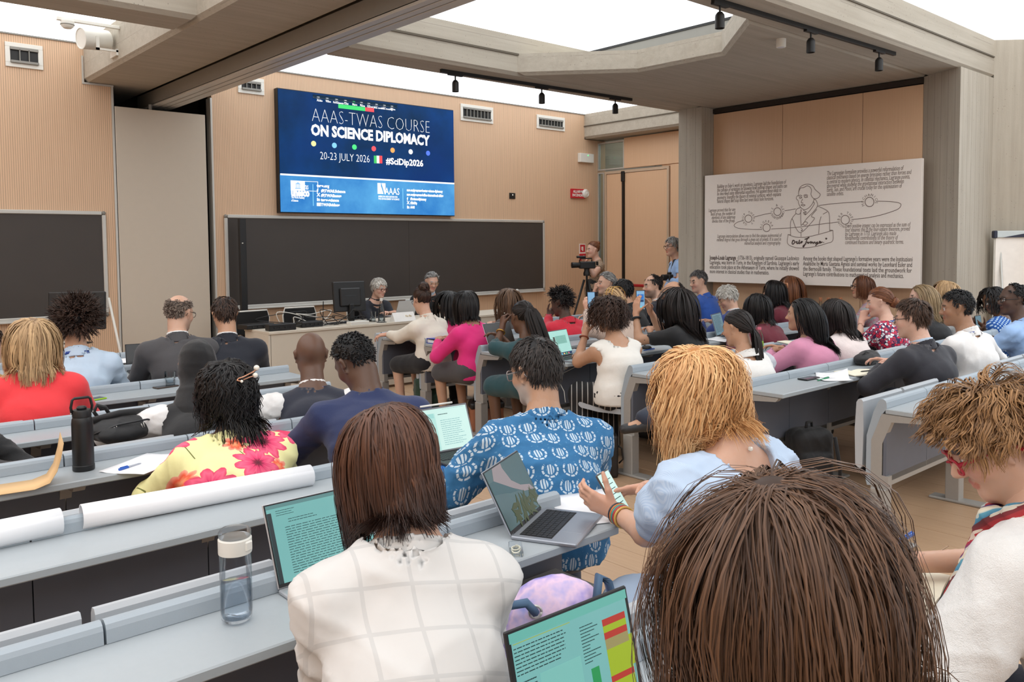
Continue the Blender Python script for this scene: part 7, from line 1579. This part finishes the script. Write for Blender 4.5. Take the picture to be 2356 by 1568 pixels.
bs = MB().box((1.74, 1.80, .52), (1.95, 1.99, .545), bev=.003).build('bench_shelf', M_frame); tag(bs, 'grey metal shelf under the end of the bench holding the flower trinket', 'shelf')
# bags
def bagmesh(name, prims, mat, parent, base, h=.008, wr=.006, seed=1, cuts=()):
    lo, hi = prims_bounds([p for p, _ in prims]); F = Field(lo, hi, h)
    for p, k_ in prims: F.add(p, k_)
    for c in cuts: F.cut(c, .01)
    V, Q = F.mesh(); V = wrinkle(V, vnormals(V, Q), wr, seed, 26.); return np_mesh(name, V-np.array(base), Q, mat, parent)
C_ball = cloth('ballistic_black', srgb(22, 22, 24), .7, 300., .25)
b = np.array((1.21, 4.20, DZ)); t = thing('backpack', 'black backpack lying on the bench with a grab loop and zip pulls', 'backpack', b); R3 = frame(80)
bagmesh('main_body', [(P_ell(b+(0, 0, .05), (.10, .165, .06), R3), .03), (P_box(b+(.01, 0, .04), (.085, .14, .04), .035, R3), .03), (P_ell(b+(-.02, -.07, .035), (.07, .12, .045), R3), .02)], C_ball, t, b, .007)
MB().tube([(-.1, .03, .10), (-.12, .03, .135), (-.105, .03, .165), (-.07, .03, .15), (-.05, .03, .11)], .009, 8).build('grab_loop', C_ball, t, True)
MB().tube([(-.15, -.08, .05), (-.05, -.105, .085), (.08, -.10, .09), (.17, -.07, .06)], .0045, 6).build('zip_line', M_dkgrey, t, True); MB().tube([(-.14, .0, .10), (-.02, -.02, .122), (.12, .0, .115)], .016, 8).build('shoulder_strap', C_ball, t, True)
for x in (-.07, .05): MB().tube([(x, -.105, .075), (x+.006, -.112, .055), (x+.014, -.112, .058), (x+.010, -.105, .08)], .0022, 6).build('zip_pull', M_alu, t, True)
# green rucksack
q = atz(975, 935, .0); b = np.array((4.93, 6.90, 0)); b = np.array((4.62, 6.42, 0)); t = thing('rucksack', 'dark green canvas rucksack with tan leather handle on the floor', 'backpack', b); R3 = frame(25); G_c = cloth('green_canvas', srgb(42, 62, 46), .85, 260., .3)
bagmesh('main_body', [(P_box(b+(0, 0, .20), (.15, .085, .20), .05, R3), .02), (P_box(b+R3[1]*-.08+(0, 0, .14), (.11, .04, .11), .03, R3), .02)], G_c, t, b, .009)
MB().tube([tuple(R3[0]*-.07+np.array((0, 0, .39))), tuple(R3[0]*-.06+np.array((0, 0, .45))), tuple(R3[0]*.06+np.array((0, 0, .45))), tuple(R3[0]*.07+np.array((0, 0, .39)))], .012, 8).build('handle', plain('tan_leather', srgb(140, 82, 46), .5), t, True)
for sg in (-1, 1): MB().tube([tuple(R3[0]*sg*.07+R3[1]*-.06+np.array((0, 0, .39))), tuple(R3[0]*sg*.085+R3[1]*-.15+np.array((0, 0, .25))), tuple(R3[0]*sg*.09+R3[1]*-.13+np.array((0, 0, .06)))], .016, 6).build('strap', G_c, t, True)
# brown leather handbag
b = np.array((4.64, 5.60, 0)); t = thing('handbag', 'tan and black leather handbag on the floor behind the blue printed shirt', 'bag', b); R3 = frame(30)
bagmesh('main_body', [(P_box(b+(0, 0, .13), (.15, .07, .13), .04, R3), .02)], plain('brown_leather', srgb(150, 94, 66), .45), t, b, .009, .003); bagmesh('flap', [(P_box(b+(0, 0, .245), (.155, .08, .03), .02, R3), .02)], plain('black_leather', srgb(26, 22, 20), .4), t, b, .009, .003)
MB().tube([tuple(R3[0]*x+np.array((0, 0, z))) for x, z in ((-.12, .26), (-.10, .36), (0, .40), (.10, .36), (.12, .26))], .008, 8).build('handle', plain('black_leather', srgb(26, 22, 20), .4), t, True); MB().box((-.02, -.09, .2), (.02, -.075, .235)).build('buckle', plain('brass', srgb(190, 150, 80), .3, .8), t)
# embroidered handbag
def embro(k):
    v = k.obj((1, 1, 1)); s = k.sep(v); c2 = k.n('CombineXYZ'); k.l(k.math('SUBTRACT', s[0], s[1]), c2.inputs[0]); k.l(s[2], c2.inputs[1]); v = c2.outputs[0]
    c = k.mix(k.noise(v, 20, 2), srgb(38, 20, 26), srgb(60, 20, 40))
    m, q_, a, cs = flower_layer(k, v, 17., 8, .62, .8); pc = k.ramp(cs[0], [(.0, srgb(214, 40, 40)), (.35, srgb(200, 30, 90)), (.6, srgb(222, 60, 40)), (.8, srgb(160, 20, 80))]); c = k.mix(m, c, k.mix(k.math('LESS_THAN', q_, .35), pc, srgb(236, 90, 120)))
    m, q_, a, cs = flower_layer(k, v, 9., 8, .40, .9); ring = k.math('MULTIPLY', k.math('GREATER_THAN', q_, .8), m); c = k.mix(m, c, srgb(70, 16, 60)); return k.mix(ring, c, srgb(206, 96, 170))
b = np.array((4.30, 3.98, 0)); t = thing('handbag', 'black handbag embroidered with red and purple flowers on the floor', 'bag', b); R3 = frame(42); BL = plain('black_leather', srgb(26, 22, 20), .4)
bagmesh('main_body', [(P_box(b+(0, 0, .15), (.16, .065, .15), .015, R3), .01)], BL, t, b, .009, .002)
Tm = Matrix(((R3[0][0], R3[1][0], 0, 0), (R3[0][1], R3[1][1], 0, 0), (0, 0, 1, 0), (0, 0, 0, 1)))
MB().box((-.155, -.072, .01), (.10, -.064, .29), T=Tm, bev=.003).build('embroidered_panel', pattern_mat('embroidery', embro, .8), t)
MB().box((-.12, -.08, .23), (-.04, .06, .315), T=Tm, bev=.006).build('flap', BL, t); MB().tube([tuple(Tm @ Vector(q)) for q in ((-.09, -.05, .29), (-.07, -.05, .36), (.0, -.05, .40), (.08, -.05, .36), (.10, -.05, .29))], .008, 8).build('handle', BL, t, True); MB().tube([tuple(Tm @ Vector(q)) for q in ((.16, 0, .22), (.19, 0, .20), (.20, 0, .12), (.17, 0, .09))], .006, 8).build('side_loop', BL, t, True)
# black rucksack under the right-hand bench
b = np.array((5.02, 2.74, 0)); t = thing('rucksack', 'tall black rucksack on the floor under the right-hand bench', 'backpack', b); R3 = frame(30)
bagmesh('main_body', [(P_box(b+(0, 0, .22), (.145, .10, .22), .07, R3), .02), (P_box(b-R3[1]*.09+(0, 0, .16), (.11, .05, .13), .04, R3), .02)], C_ball, t, b, .009)
MB().tube([(-.04, 0, .43), (-.03, 0, .475), (.03, 0, .475), (.04, 0, .43)], .010, 8).build('grab_loop', C_ball, t, True); MB().tube([tuple(R3[0]*.1-R3[1]*.14+np.array((0, 0, .4))), tuple(R3[0]*.12-R3[1]*.17+np.array((0, 0, .2))), tuple(R3[0]*.12-R3[1]*.16+np.array((0, 0, .01))), tuple(R3[0]*.26-R3[1]*.14+np.array((0, 0, .008)))], .012, 6).build('strap', C_ball, t, True)
# tie-dye gym sack on the next seat and black leather bag
def tiedye(k): v = k.obj(); n = k.noise(v, 7, 4); return k.ramp(n, [(.3, srgb(64, 72, 150)), (.45, srgb(150, 140, 206)), (.56, srgb(226, 196, 220)), (.66, srgb(156, 160, 220)), (.8, srgb(60, 84, 160))])
b = np.array((1.80, 1.66, .47)); b = np.array((1.42, 1.45, .47)); t = thing('gym_bag', 'lilac and pink tie-dye bag with eyelets and denim straps', 'bag', b); R3 = frame(35)
M_tie = pattern_mat('tie_dye', tiedye, .7)
bagmesh('main_body', [(P_ell(b+(0, 0, .17), (.165, .085, .185), R3), .02), (P_box(b+(0, 0, .09), (.16, .085, .09), .05, R3), .03)], M_tie, t, b, .007, .004)
DN = plain('denim_strap', srgb(78, 104, 132), .8)
Tm = Matrix(((R3[0][0], R3[1][0], 0, 0), (R3[0][1], R3[1][1], 0, 0), (0, 0, 1, 0), (0, 0, 0, 1)))
for x in (-.06, .09): MB().tube([tuple(Tm @ Vector((x+.015*math.cos(a), -.066+.02*abs(x), .295+.015*math.sin(a)))) for a in np.linspace(0, 6.283, 13)], .0035, 6).build('eyelet', M_alu, t, True)
MB().tube([tuple(Tm @ Vector(q)) for q in ((-.06, -.07, .295), (-.085, -.09, .33), (-.125, -.09, .325), (-.165, -.07, .26), (-.18, -.06, .12))], .011, 6).build('strap', DN, t, True); MB().tube([tuple(Tm @ Vector(q)) for q in ((.09, -.06, .30), (.10, -.05, .37), (.13, -.02, .34), (.165, 0, .22))], .011, 6).build('strap', DN, t, True)
MB().box((-.13, -.084, .15), (-.085, -.074, .185), T=Tm).build('label', M_black, t)
text_mesh('printed_lettering', 'DI TRIESTE\nDI TRIESTE\nSTUDI DI', .034, plain('faded_pink_ink', srgb(214, 150, 180), .8), t, Tm @ Matrix(((1, 0, 0, -.07), (0, 0, -1, -.0865), (0, 1, 0, .225), (0, 0, 0, 1))), extrude=.003)
b = np.array((2.10, 1.42, .40)); t = thing('handbag', 'soft black leather bag with silver zips beside the tie-dye bag', 'bag', b); R3 = frame(50)
bagmesh('main_body', [(P_box(b+(-.02, .02, .07), (.16, .09, .09), .06, R3), .03), (P_ell(b+(-.08, .02, .14), (.09, .07, .06), R3), .04)], BL, t, b, .008, .006)
MB().tube([(-.16, -.05, .16), (-.12, -.10, .12), (-.06, -.13, .06)], .003, 6).build('zip', M_alu, t, True)
for z in (.16, .14): MB().tube([(-.17, -.06, z), (-.15, -.075, z-.03)], .004, 6).build('zip_pull', M_alu, t, True)
tb = thing('stool', 'low dark stool carrying the black leather bag in the aisle', 'stool', (2.10, 1.42, 0)); MB().box((-.15, -.12, .35), (.15, .12, .39), bev=.01).build('seat', M_mod, tb)
for x in (-.12, .12):
    for y in (-.09, .09): MB().box((x-.015, y-.015, 0), (x+.015, y+.015, .35)).build('leg', M_frame, tb)
b = np.array((6.0, 3.66, DZ)); 
b = np.array((6.32, 2.93, DZ)); b = np.array((6.25, 3.02, DZ)); 
q = atz(2000, 838, DZ); b = np.array((q[0], q[1]+.02, DZ)); t = thing('pouch', 'black cloth bag slumped on the bench behind the open notebook', 'bag', b); bagmesh('body', [(P_ell(b+(0, 0, .04), (.14, .08, .05)), .03), (P_ell(b+(.08, .02, .05), (.08, .07, .05)), .03)], C_ball, t, b, .009); MB().tube([(-.1, 0, .06), (-.06, -.02, .10), (0, -.02, .09)], .006, 6).build('strap', C_ball, t, True)
# blue sleeve folders under the tablet
o = MB().box((-.15, -.10, -.030), (.15, .10, -.004), bev=.012).build('laptop_sleeve', plain('sleeve_blue', srgb(30, 116, 196), .6)); o.matrix_world = Tz((2.08, 2.70, DZ+.03), 6); tag(o, 'bright blue padded sleeve under the tablet keyboard', 'sleeve')
for o_ in bpy.data.objects:
    if o_.name.startswith('laptop') and o_.type == 'EMPTY' and 'tablet in a black keyboard' in o_.get('label', ''): o_.location.z = DZ+.0265
# white cable down from the web page laptop
pts = smooth([(0, 0), (1, 1)], 2)
cb = [atx(1276, 868, 4.62), atx(1290, 885, 4.6), atx(1298, 900, 4.58), atx(1301, 925, 4.55)]; cb = [(4.72, 4.62, DZ+.004), (4.70, 4.42, DZ+.002)]+[tuple(q) for q in cb]
o = MB().tube(cb, .003, 6).build('cable', M_white, None, True); tag(o, 'white charging cable hanging from the bench behind the sleeveless top', 'cable')
# jewellery and wearables are parts of their wearers
def band(i, arm, t, r, w, mat, name, rr=None):
    A = i['arms'][arm]; c = A['H']-nrm(A['H']-A['E'])*t-i['base']; ax = nrm(A['H']-A['E']); e1 = nrm(np.cross(ax, (0.3, .2, 1))); e2 = np.cross(ax, e1)
    return MB().tube([tuple(c+(e1*math.cos(a)+e2*math.sin(a))*r) for a in np.linspace(0, 6.283, 22)], w, 8, cap=False).build(name, mat, i['root'], True)
M_gold = plain('gold', srgb(206, 160, 80), .25, .9)
for k_, (t_, c) in enumerate(((.012, (50, 50, 60)), (.022, (200, 120, 60)), (.032, (70, 150, 140)), (.042, (180, 50, 60)), (.052, (210, 170, 90)))): band(P['N'], 'L', t_, .033, .004, plain('bead_%d' % k_, srgb(*c), .4), 'bracelet')
band(P['13'], 'L', .04, .034, .010, M_black, 'watch'); band(P['5'], 'L', .05, .034, .006, M_gold, 'bangle'); band(P['7'], 'L', .03, .033, .006, plain('bracelet_brown', srgb(130, 62, 36), .4), 'bracelet'); band(P['1'], 'L', .02, .031, .008, M_white, 'watch')
i_ = P['N']; Bk = i_['Nb']-i_['Tf']*.07+np.array((0, 0, .035))-i_['base']; MB().box(tuple(Bk-.006), tuple(Bk+.006), bev=.003).build('pendant', M_white, i_['root'])
# pearl hair clip
i_ = P['I']; hw_ = lambda q: tuple(i_['Hc']+(np.array(q)) @ i_['RH']-i_['base'])
m = MB(); m.tube([hw_((-.02, -.152, .048)), hw_((.0, -.157, .050)), hw_((.05, -.150, .062)), hw_((.085, -.128, .070))], .003, 6); m.tube([hw_((-.02, -.152, .048)), hw_((-.028, -.152, .042)), hw_((-.018, -.155, .036)), hw_((.03, -.154, .044)), hw_((.06, -.148, .044))], .003, 6)
cl = m.build('hair_clip', plain('rose_gold', srgb(206, 150, 120), .3, .7), i_['root'], True)
for q, r in (((.075, -.136, .074), .012), ((.055, -.150, .046), .011), ((-.012, -.158, .034), .006)):
    c = np.array(hw_(q)); V2 = MB().lathe([(.0001, -r)]+[(r*math.sin(a), -r*math.cos(a)) for a in np.linspace(.3, 2.84, 8)]+[(.0001, r)], 14, c=tuple(c)); V2.build('pearl', plain('pearl', srgb(236, 228, 214), .2), cl, True)
i_ = P['17']; hw_ = lambda q: tuple(i_['Hc']+(np.array(q)) @ i_['RH']-i_['base'])
m = MB(); s_ = [(.03, -.158, .03), (.085, -.135, .03), (.085, -.135, .075), (.03, -.158, .075), (.03, -.158, .03)]; m.tube([hw_(q) for q in s_], .008, 6); m.tube([hw_((.085, -.135, .055)), hw_((.125, -.115, .055))], .009, 6); m.build('claw_clip', plain('tan_resin', srgb(206, 140, 100), .35), i_['root'], True)
i_ = P['10']; hw_ = lambda q: tuple(i_['Hc']+(np.array(q)) @ i_['RH']-i_['base'])
for k_ in range(3): MB().tube([hw_((.095*math.sin(a), -.02-.035*k_+.01*math.cos(a), .035+.105*math.cos(a))) for a in np.linspace(-1.4, 1.4, 15)], .0025, 6).build('headband', M_gold, i_['root'], True)
# scarf of the notebook writer
i_ = P['O']
def scarfmat(k):
    v = planar(k, 20); s = k.sep(v); w_ = k.math('FRACT', k.math('MULTIPLY', k.math('ADD', s[1], k.math('MULTIPLY', k.noise(v, 5, 2), .12)), 9.)); c = k.ramp(w_, [(.0, srgb(120, 30, 36)), (.22, srgb(88, 36, 40)), (.24, srgb(60, 120, 150)), (.45, srgb(96, 160, 180)), (.47, srgb(226, 214, 186)), (.6, srgb(206, 196, 180)), (.62, srgb(40, 50, 120)), (.78, srgb(176, 36, 44)), (.98, srgb(150, 40, 44))]); m, q_, a, cs = flower_layer(k, v, 26., 4, .3, .7); return k.mix(k.math('MULTIPLY', m, .7), c, srgb(226, 220, 200))
M_scarf = pattern_mat('printed_scarf', scarfmat, .75)
Nb, Tr, Tf = i_['Nb'], i_['Tr'], i_['Tf']; ring = []
for k_ in range(14): a = 2*math.pi*k_/14; ring.append(Nb+Tr*math.cos(a)*.088+Tf*(math.sin(a)*.088+.012)+np.array((0, 0, .034+.012*math.sin(2*a)-.03*math.sin(a))))
ps = [(P_cap(ring[k_], ring[(k_+1) % 14], .024, .024), .015) for k_ in range(14)]+[(P_cap(ring[3], ring[3]+Tf*.07-np.array((0, 0, .16)), .03, .026), .02), (P_cap(ring[3]+Tf*.07-np.array((0, 0, .16)), ring[3]+Tf*.05-np.array((0, 0, .27)), .028, .022), .02), (P_cap(ring[5], ring[5]+Tf*.07-Tr*.03-np.array((0, 0, .2)), .028, .022), .02)]
bagmesh('scarf', ps, M_scarf, i_['root'], i_['base'], .006, .010, 5)
# ------------------------------------------------------------------ around the lecturer's desk
def monitor(lab, p, yaw, w=.48, h=.36):
    T = Tz(p, yaw); t = thing('monitor', lab, 'monitor', T=T); L = Matrix.Translation((0, 0, .13)) @ Matrix.Rotation(math.radians(-6), 4, 'X')
    MB().box((-w/2, -.02, 0), (w/2, .02, h), bev=.008, T=L).build('housing', M_black, t); MB().box((-w/2+.015, .02, .015), (w/2-.015, .023, h-.015), T=L).build('display', S_dark, t); MB().box((-w*.32, -.05, .06), (w*.32, -.018, h*.78), bev=.012, T=L).build('rear_bulge', M_black, t)
    MB().box((-.07, -.053, h*.5), (.07, -.0495, h*.54), T=L).build('badge', M_dkgrey, t); MB().box((-.03, -.06, .01), (.03, -.02, .22), bev=.006).build('neck', M_black, t); MB().lathe([(.12, 0), (.125, .006), (.05, .02), (.0001, .022)], 24, T=Matrix.Diagonal((1, .8, 1, 1))).build('foot', M_black, t, 'auto'); return t
p = aty(806, 748, 8.46); monitor('black monitor seen from behind on the lecturer\'s desk', (p[0], 8.46, .763), 6, .40, .35)
q = aty(178, 745, 8.6); monitor('black monitor seen from behind, hidden by the curly mop of hair', (q[0], 8.6, .752), 30, .50, .36)
def blackchair(lab, x, y, yaw, edge=True):
    T = Tz((x, y, 0), yaw); t = thing('chair', lab, 'chair', T=T, group='panel chairs')
    MB().box((-.22, -.20, .44), (.22, .22, .49), bev=.02).build('seat', M_black, t)
    V = []; m = MB(); m.prism([(-.20, .62), (.20, .62), (.215, .80), (.19, .885), (-.19, .885), (-.215, .80)], -.24, -.21, 1); m.build('backrest', M_black, t)
    MB().tube([(-.205, -.225, .60), (-.222, -.225, .80), (-.195, -.225, .893), (.195, -.225, .893), (.222, -.225, .80), (.205, -.225, .60)], .010, 8).build('back_rim', M_white, t, True)
    for x_ in (-.19, .19):
        for y_ in (-.17, .19): MB().tube([(x_, y_, .45), (x_*1.1, y_*1.15, 0)], .012, 8).build('leg', M_alu, t, True)
    return t
blackchair('empty black chair with a pale rim behind the tangle of cables', 4.86, 9.30, 182); blackchair('black chair with a pale rim at the left end behind the desk', 4.22, 9.2, 175); blackchair('black chair under the white-haired speaker', P['w']['Hp'][0], P['w']['Hp'][1]+.02, 176); blackchair('black chair under the speaker with the microphone', P['m']['Hp'][0], P['m']['Hp'][1]+.02, 190)
p = atz(927, 738, .763); t = thing('name_plate', 'folded white name card on the lecturer\'s desk', 'name card', T=Tz((p[0], p[1], .763), 0)); M_np = plain('card_white', srgb(236, 234, 230), .6)
m = MB(); m.prism([(-.06, 0), (.06, 0), (0, .105)], -.15, .15, 0); m.build('card', M_np, t)
text_mesh('lettering', 'Ka Ba', .036, plain('card_ink', srgb(190, 160, 90), .6), t, Matrix.Translation((.02, -.034, .05)) @ Matrix.Rotation(math.radians(60), 4, 'X'), extrude=.0006)
A = P['m']['arms']['L']; c = A['H']+A['d']*.06+A['n']*.02; hm = P['m']['Hc']+np.array((0.0, 0, -.08))+P['m']['RH'][1]*.13; d = nrm(hm-c)
t = thing('microphone', 'hand microphone with a pale body held to the speaker\'s mouth', 'microphone', c-d*.08); MB().tube([(0, 0, 0), tuple(d*.17)], [.013, .018], 12).build('handle', plain('mic_body', srgb(206, 200, 180), .4, .3), t, 'auto'); MB().tube([tuple(d*.17), tuple(d*.19), tuple(d*.215), tuple(d*.225)], [.018, .024, .022, .008], 12).build('grille', M_black, t, True)
# electronics and tangled cables
def gear(lab, px, py, w, d_, h, yaw=0, name='audio_box', y=None):
    p = atz(px, py, .763); t = thing(name, lab, 'electronics', T=Tz((p[0], p[1]+d_/2, .763), yaw)); MB().box((-w/2, -d_/2, 0), (w/2, d_/2, h), bev=.006).build('case', M_black, t); m = MB()
    for i in range(4): MB().tube([(-w*.3+i*w*.2, -d_/2, h*.5), (-w*.3+i*w*.2, -d_/2-.012, h*.5)], .008, 8).build('knob', M_dkgrey, t)
    return t
gear('flat black mixer at the left end of the lecturer\'s desk', 598, 756, .34, .2, .05, -8); gear('sloping black control box among the cables', 652, 760, .30, .12, .07, 4); gear('black receiver with an aerial beside the cables', 720, 752, .26, .16, .06, 0, 'wireless_receiver'); gear('small black switch box on top of the cables', 690, 748, .10, .10, .09)
p = atz(753, 745, .763); o = MB().tube([(p[0], p[1]+.1, .80), (p[0]+.01, p[1]+.1, 1.02)], .006, 6).build('aerial', M_black); tag(o, 'thin black aerial rod standing on the lecturer\'s desk', 'aerial')
gear('black mixer box on the left desk beside the monitor', 60, 800, .3, .2, .06, 0) if False else None
r_ = random.Random(8)
def cable(lab, pts, mat, r=.004): o = MB().tube(smooth(pts, 6), r, 5).build('cable', mat, None, True); return tag(o, lab, 'cable', 'tangled cables')
for i in range(11):
    x0 = 3.95+.85*r_.random()+.0; y0 = 8.25+.3*r_.random(); up = r_.random() < .5; pts = [(x0, y0, .77)]
    for j in range(4): pts.append((x0+(j+1)*.10*(1 if r_.random() < .7 else -1)*(.5+r_.random()), y0+.1*(r_.random()-.5), .775+(.22*math.sin((j+1)*.8)*(1 if up else .1))*r_.random()))
    pts.append((pts[-1][0]+.08, y0+.05, .77)); cable(('white' if i % 4 == 0 else 'black')+' cable looping among the tangle on the lecturer\'s desk', pts, M_white if i % 4 == 0 else M_black, .0045)
p = atz(830, 747, .763); o = MB().box((-.12, -.05, 0), (.12, .05, .04), bev=.004).build('paper_box', M_white); o.location = (p[0], p[1]+.06, .763); tag(o, 'flat white carton beside the monitor foot', 'box')
p = atz(852, 739, .763); t = thing('mouse', 'black mouse on the lecturer\'s desk beside the white carton', 'mouse', (p[0], p[1]+.03, .763)); MB().lathe([(.028, 0), (.032, .01), (.02, .026), (.0001, .032)], 14, T=Matrix.Diagonal((1, 1.6, 1, 1))).build('shell', M_black, t, True); MB().box((-.003, .015, .024), (.003, .03, .033)).build('wheel', M_dkgrey, t)
p = aty(1190, 690, 8.6); t = thing('microphone', 'white desk microphone standing near the right end of the lecturer\'s desk', 'microphone', (p[0], 8.6, .763)); MB().lathe([(.06, 0), (.06, .012), (.012, .016), (.0001, .017)], 18).build('foot', M_white, t, 'auto'); MB().tube([(0, 0, .015), (0, 0, .20)], .018, 10).build('stem', M_white, t, True); MB().lathe([(.0001, .2), (.026, .2), (.028, .24), (.018, .27), (.0001, .275)], 14).build('head', M_alu, t, True)
p = atz(1165, 722, .763); o = MB().box((-.2, -.012, 0), (.2, .012, .01), bev=.003).build('ruler', M_black); o.location = (p[0], p[1], .763); tag(o, 'black strip lying on the right end of the lecturer\'s desk', 'strip')
# tall black column speaker and white stick
p0 = aty(556, 502, 9.8); t = thing('column_speaker', 'tall slim black column standing before the blackboard', 'loudspeaker', (p0[0], 9.8, 0)); MB().box((-.04, -.03, .03), (.04, .03, p0[2]), bev=.004).build('column', M_black, t); MB().box((-.16, -.16, 0), (.16, .16, .03), bev=.006).build('foot', M_black, t); q = aty(558, 559, 9.77); MB().box((q[0]-p0[0]-.008, -.034, q[2]-.006), (q[0]-p0[0]+.008, -.03, q[2]+.006)).build('badge', M_white, t)
a = aty(250, 685, 9.9); b = aty(270, 778, 9.75); d = nrm(b-a); k_ = (b[2]-0.0)/-d[2]; b2 = b+d*k_
o = MB().tube([tuple(a), tuple(b2)], .014, 8).build('pole', M_white, None, True); tag(o, 'thin white pole leaning against the front wall beside the partition leaf', 'pole')
# video camera on a tripod, stills camera with strap, flip chart
tp = aty(1350, 610, 8.75); bz = tp[2]; t = thing('tripod', 'black tripod with a fluid head near the fire sign', 'tripod', (tp[0], tp[1], 0))
for a in (20, 140, 260): ca, sa = math.cos(math.radians(a)), math.sin(math.radians(a)); MB().tube([(ca*.04, sa*.04, bz-.22), (ca*.2, sa*.2, bz*.42), (ca*.42, sa*.42, .01)], [.018, .014, .011], 8).build('leg', M_blackm, t, True)
MB().tube([(0, 0, bz-.6), (0, 0, bz-.14)], .016, 8).build('centre_column', M_blackm, t); MB().lathe([(.0001, bz-.16), (.05, bz-.16), (.055, bz-.12), (.04, bz-.08), (.045, bz-.05), (.0001, bz-.05)], 14).build('head', M_black, t, 'auto'); MB().tube([(0, 0, bz-.1), (.22, .12, bz-.18)], .008, 8).build('pan_handle', M_black, t, True)
t = thing('video_camera', 'black video camera with a top handle on the tripod', 'camera', T=Tz((tp[0], tp[1], bz-.05), -62)); MB().box((-.05, -.13, 0), (.05, .12, .11), bev=.012).build('body', M_black, t); MB().tube([(0, .12, .055), (0, .24, .055)], [.04, .045], 14).build('lens', M_black, t, 'auto'); MB().tube([(0, -.08, .11), (0, -.08, .155), (0, .10, .155), (0, .12, .11)], .010, 8).build('top_handle', M_black, t, True); MB().box((-.14, -.14, .05), (-.055, -.13, .11), bev=.003).build('fold_out_screen', M_black, t); MB().tube([(0, .02, .18), (0, .16, .18)], .018, 10).build('microphone_tube', M_black, t)
MB().tube([(.06, -.02, .03), (.13, -.01, .02), (.14, .06, .05), (.08, .09, .06)], .007, 8).build('hand_strap', M_black, t, True)
i_ = P['h']; A = i_['arms']['L']; c = (A['H']+i_['arms']['R']['H'])/2+np.array((-.05, -.02, 0)); t = thing('stills_camera', 'black stills camera hanging at the waist of the person by the pier', 'camera', T=Tz(c, -66)); MB().box((-.07, -.035, -.05), (.07, .035, .045), bev=.012).build('body', M_black, t); MB().lathe([(.038, 0), (.042, .02), (.045, .11), (.04, .115), (.0001, .10)], 16, T=Matrix.Rotation(math.radians(-90), 4, 'X')).build('lens', M_black, t, 'auto'); MB().box((-.03, -.03, .045), (.03, .02, .075), bev=.008).build('finder', M_black, t)
Nb = i_['Nb']; inv = np.array(t.matrix_world.inverted()); L_ = lambda q: tuple((inv @ np.append(q, 1))[:3])
Tr, Tf = i_['Tr'], i_['Tf']; MB().tube([L_(c), L_(Nb+Tf*.14-Tr*.07-np.array((0, 0, .22))), L_(Nb+Tf*.08-Tr*.08+np.array((0, 0, .01))), L_(Nb-Tf*.06-Tr*.03+np.array((0, 0, .05))), L_(Nb-Tf*.06+Tr*.05+np.array((0, 0, .05))), L_(Nb+Tf*.1+Tr*.08-np.array((0, 0, .05))), L_(Nb+Tf*.15+Tr*.05-np.array((0, 0, .24))), L_(c)], .010, 6).build('strap', M_black, t, True)
a = aty(2290, 531, 3.36); T = Tz((a[0], 3.36, 0), 48); t = thing('flip_chart', 'white flip chart with a pale rail and dark end cap at the right edge', 'flip chart', T=T); w = .72; z1 = a[2]
MB().box((0, -.012, .75), (w, .0, z1-.07), bev=.003).build('paper_pad', plain('pad_white', srgb(240, 234, 226), .7), t); MB().box((-.01, 0, .73), (w+.01, .02, z1-.05), bev=.004).build('board', M_white, t); MB().box((0, -.035, z1-.075), (w, .02, z1), bev=.006).build('clamp_rail', plain('rail_pale', srgb(196, 204, 204), .4), t); MB().box((-.03, -.04, z1-.08), (.012, .025, z1+.003), bev=.008).build('end_cap', plain('cap_navy', srgb(40, 44, 62), .4), t)
MB().prism([(.06, z1-.074), (.30, z1-.03), (.50, z1-.026), (.72, z1-.034), (.72, z1-.074)], -.0375, -.0345, 1).build('rail_swoosh', plain('cap_navy', srgb(40, 44, 62), .4), t)
for x in (.06, w-.06): MB().tube([(x, .02, z1-.1), (x, -.22 if x < .3 else -.22, .0)], .013, 8).build('leg', M_alu, t, True)
MB().tube([(w/2, .03, z1-.1), (w/2, .55, 0)], .013, 8).build('rear_leg', M_alu, t, True)
build_benches()
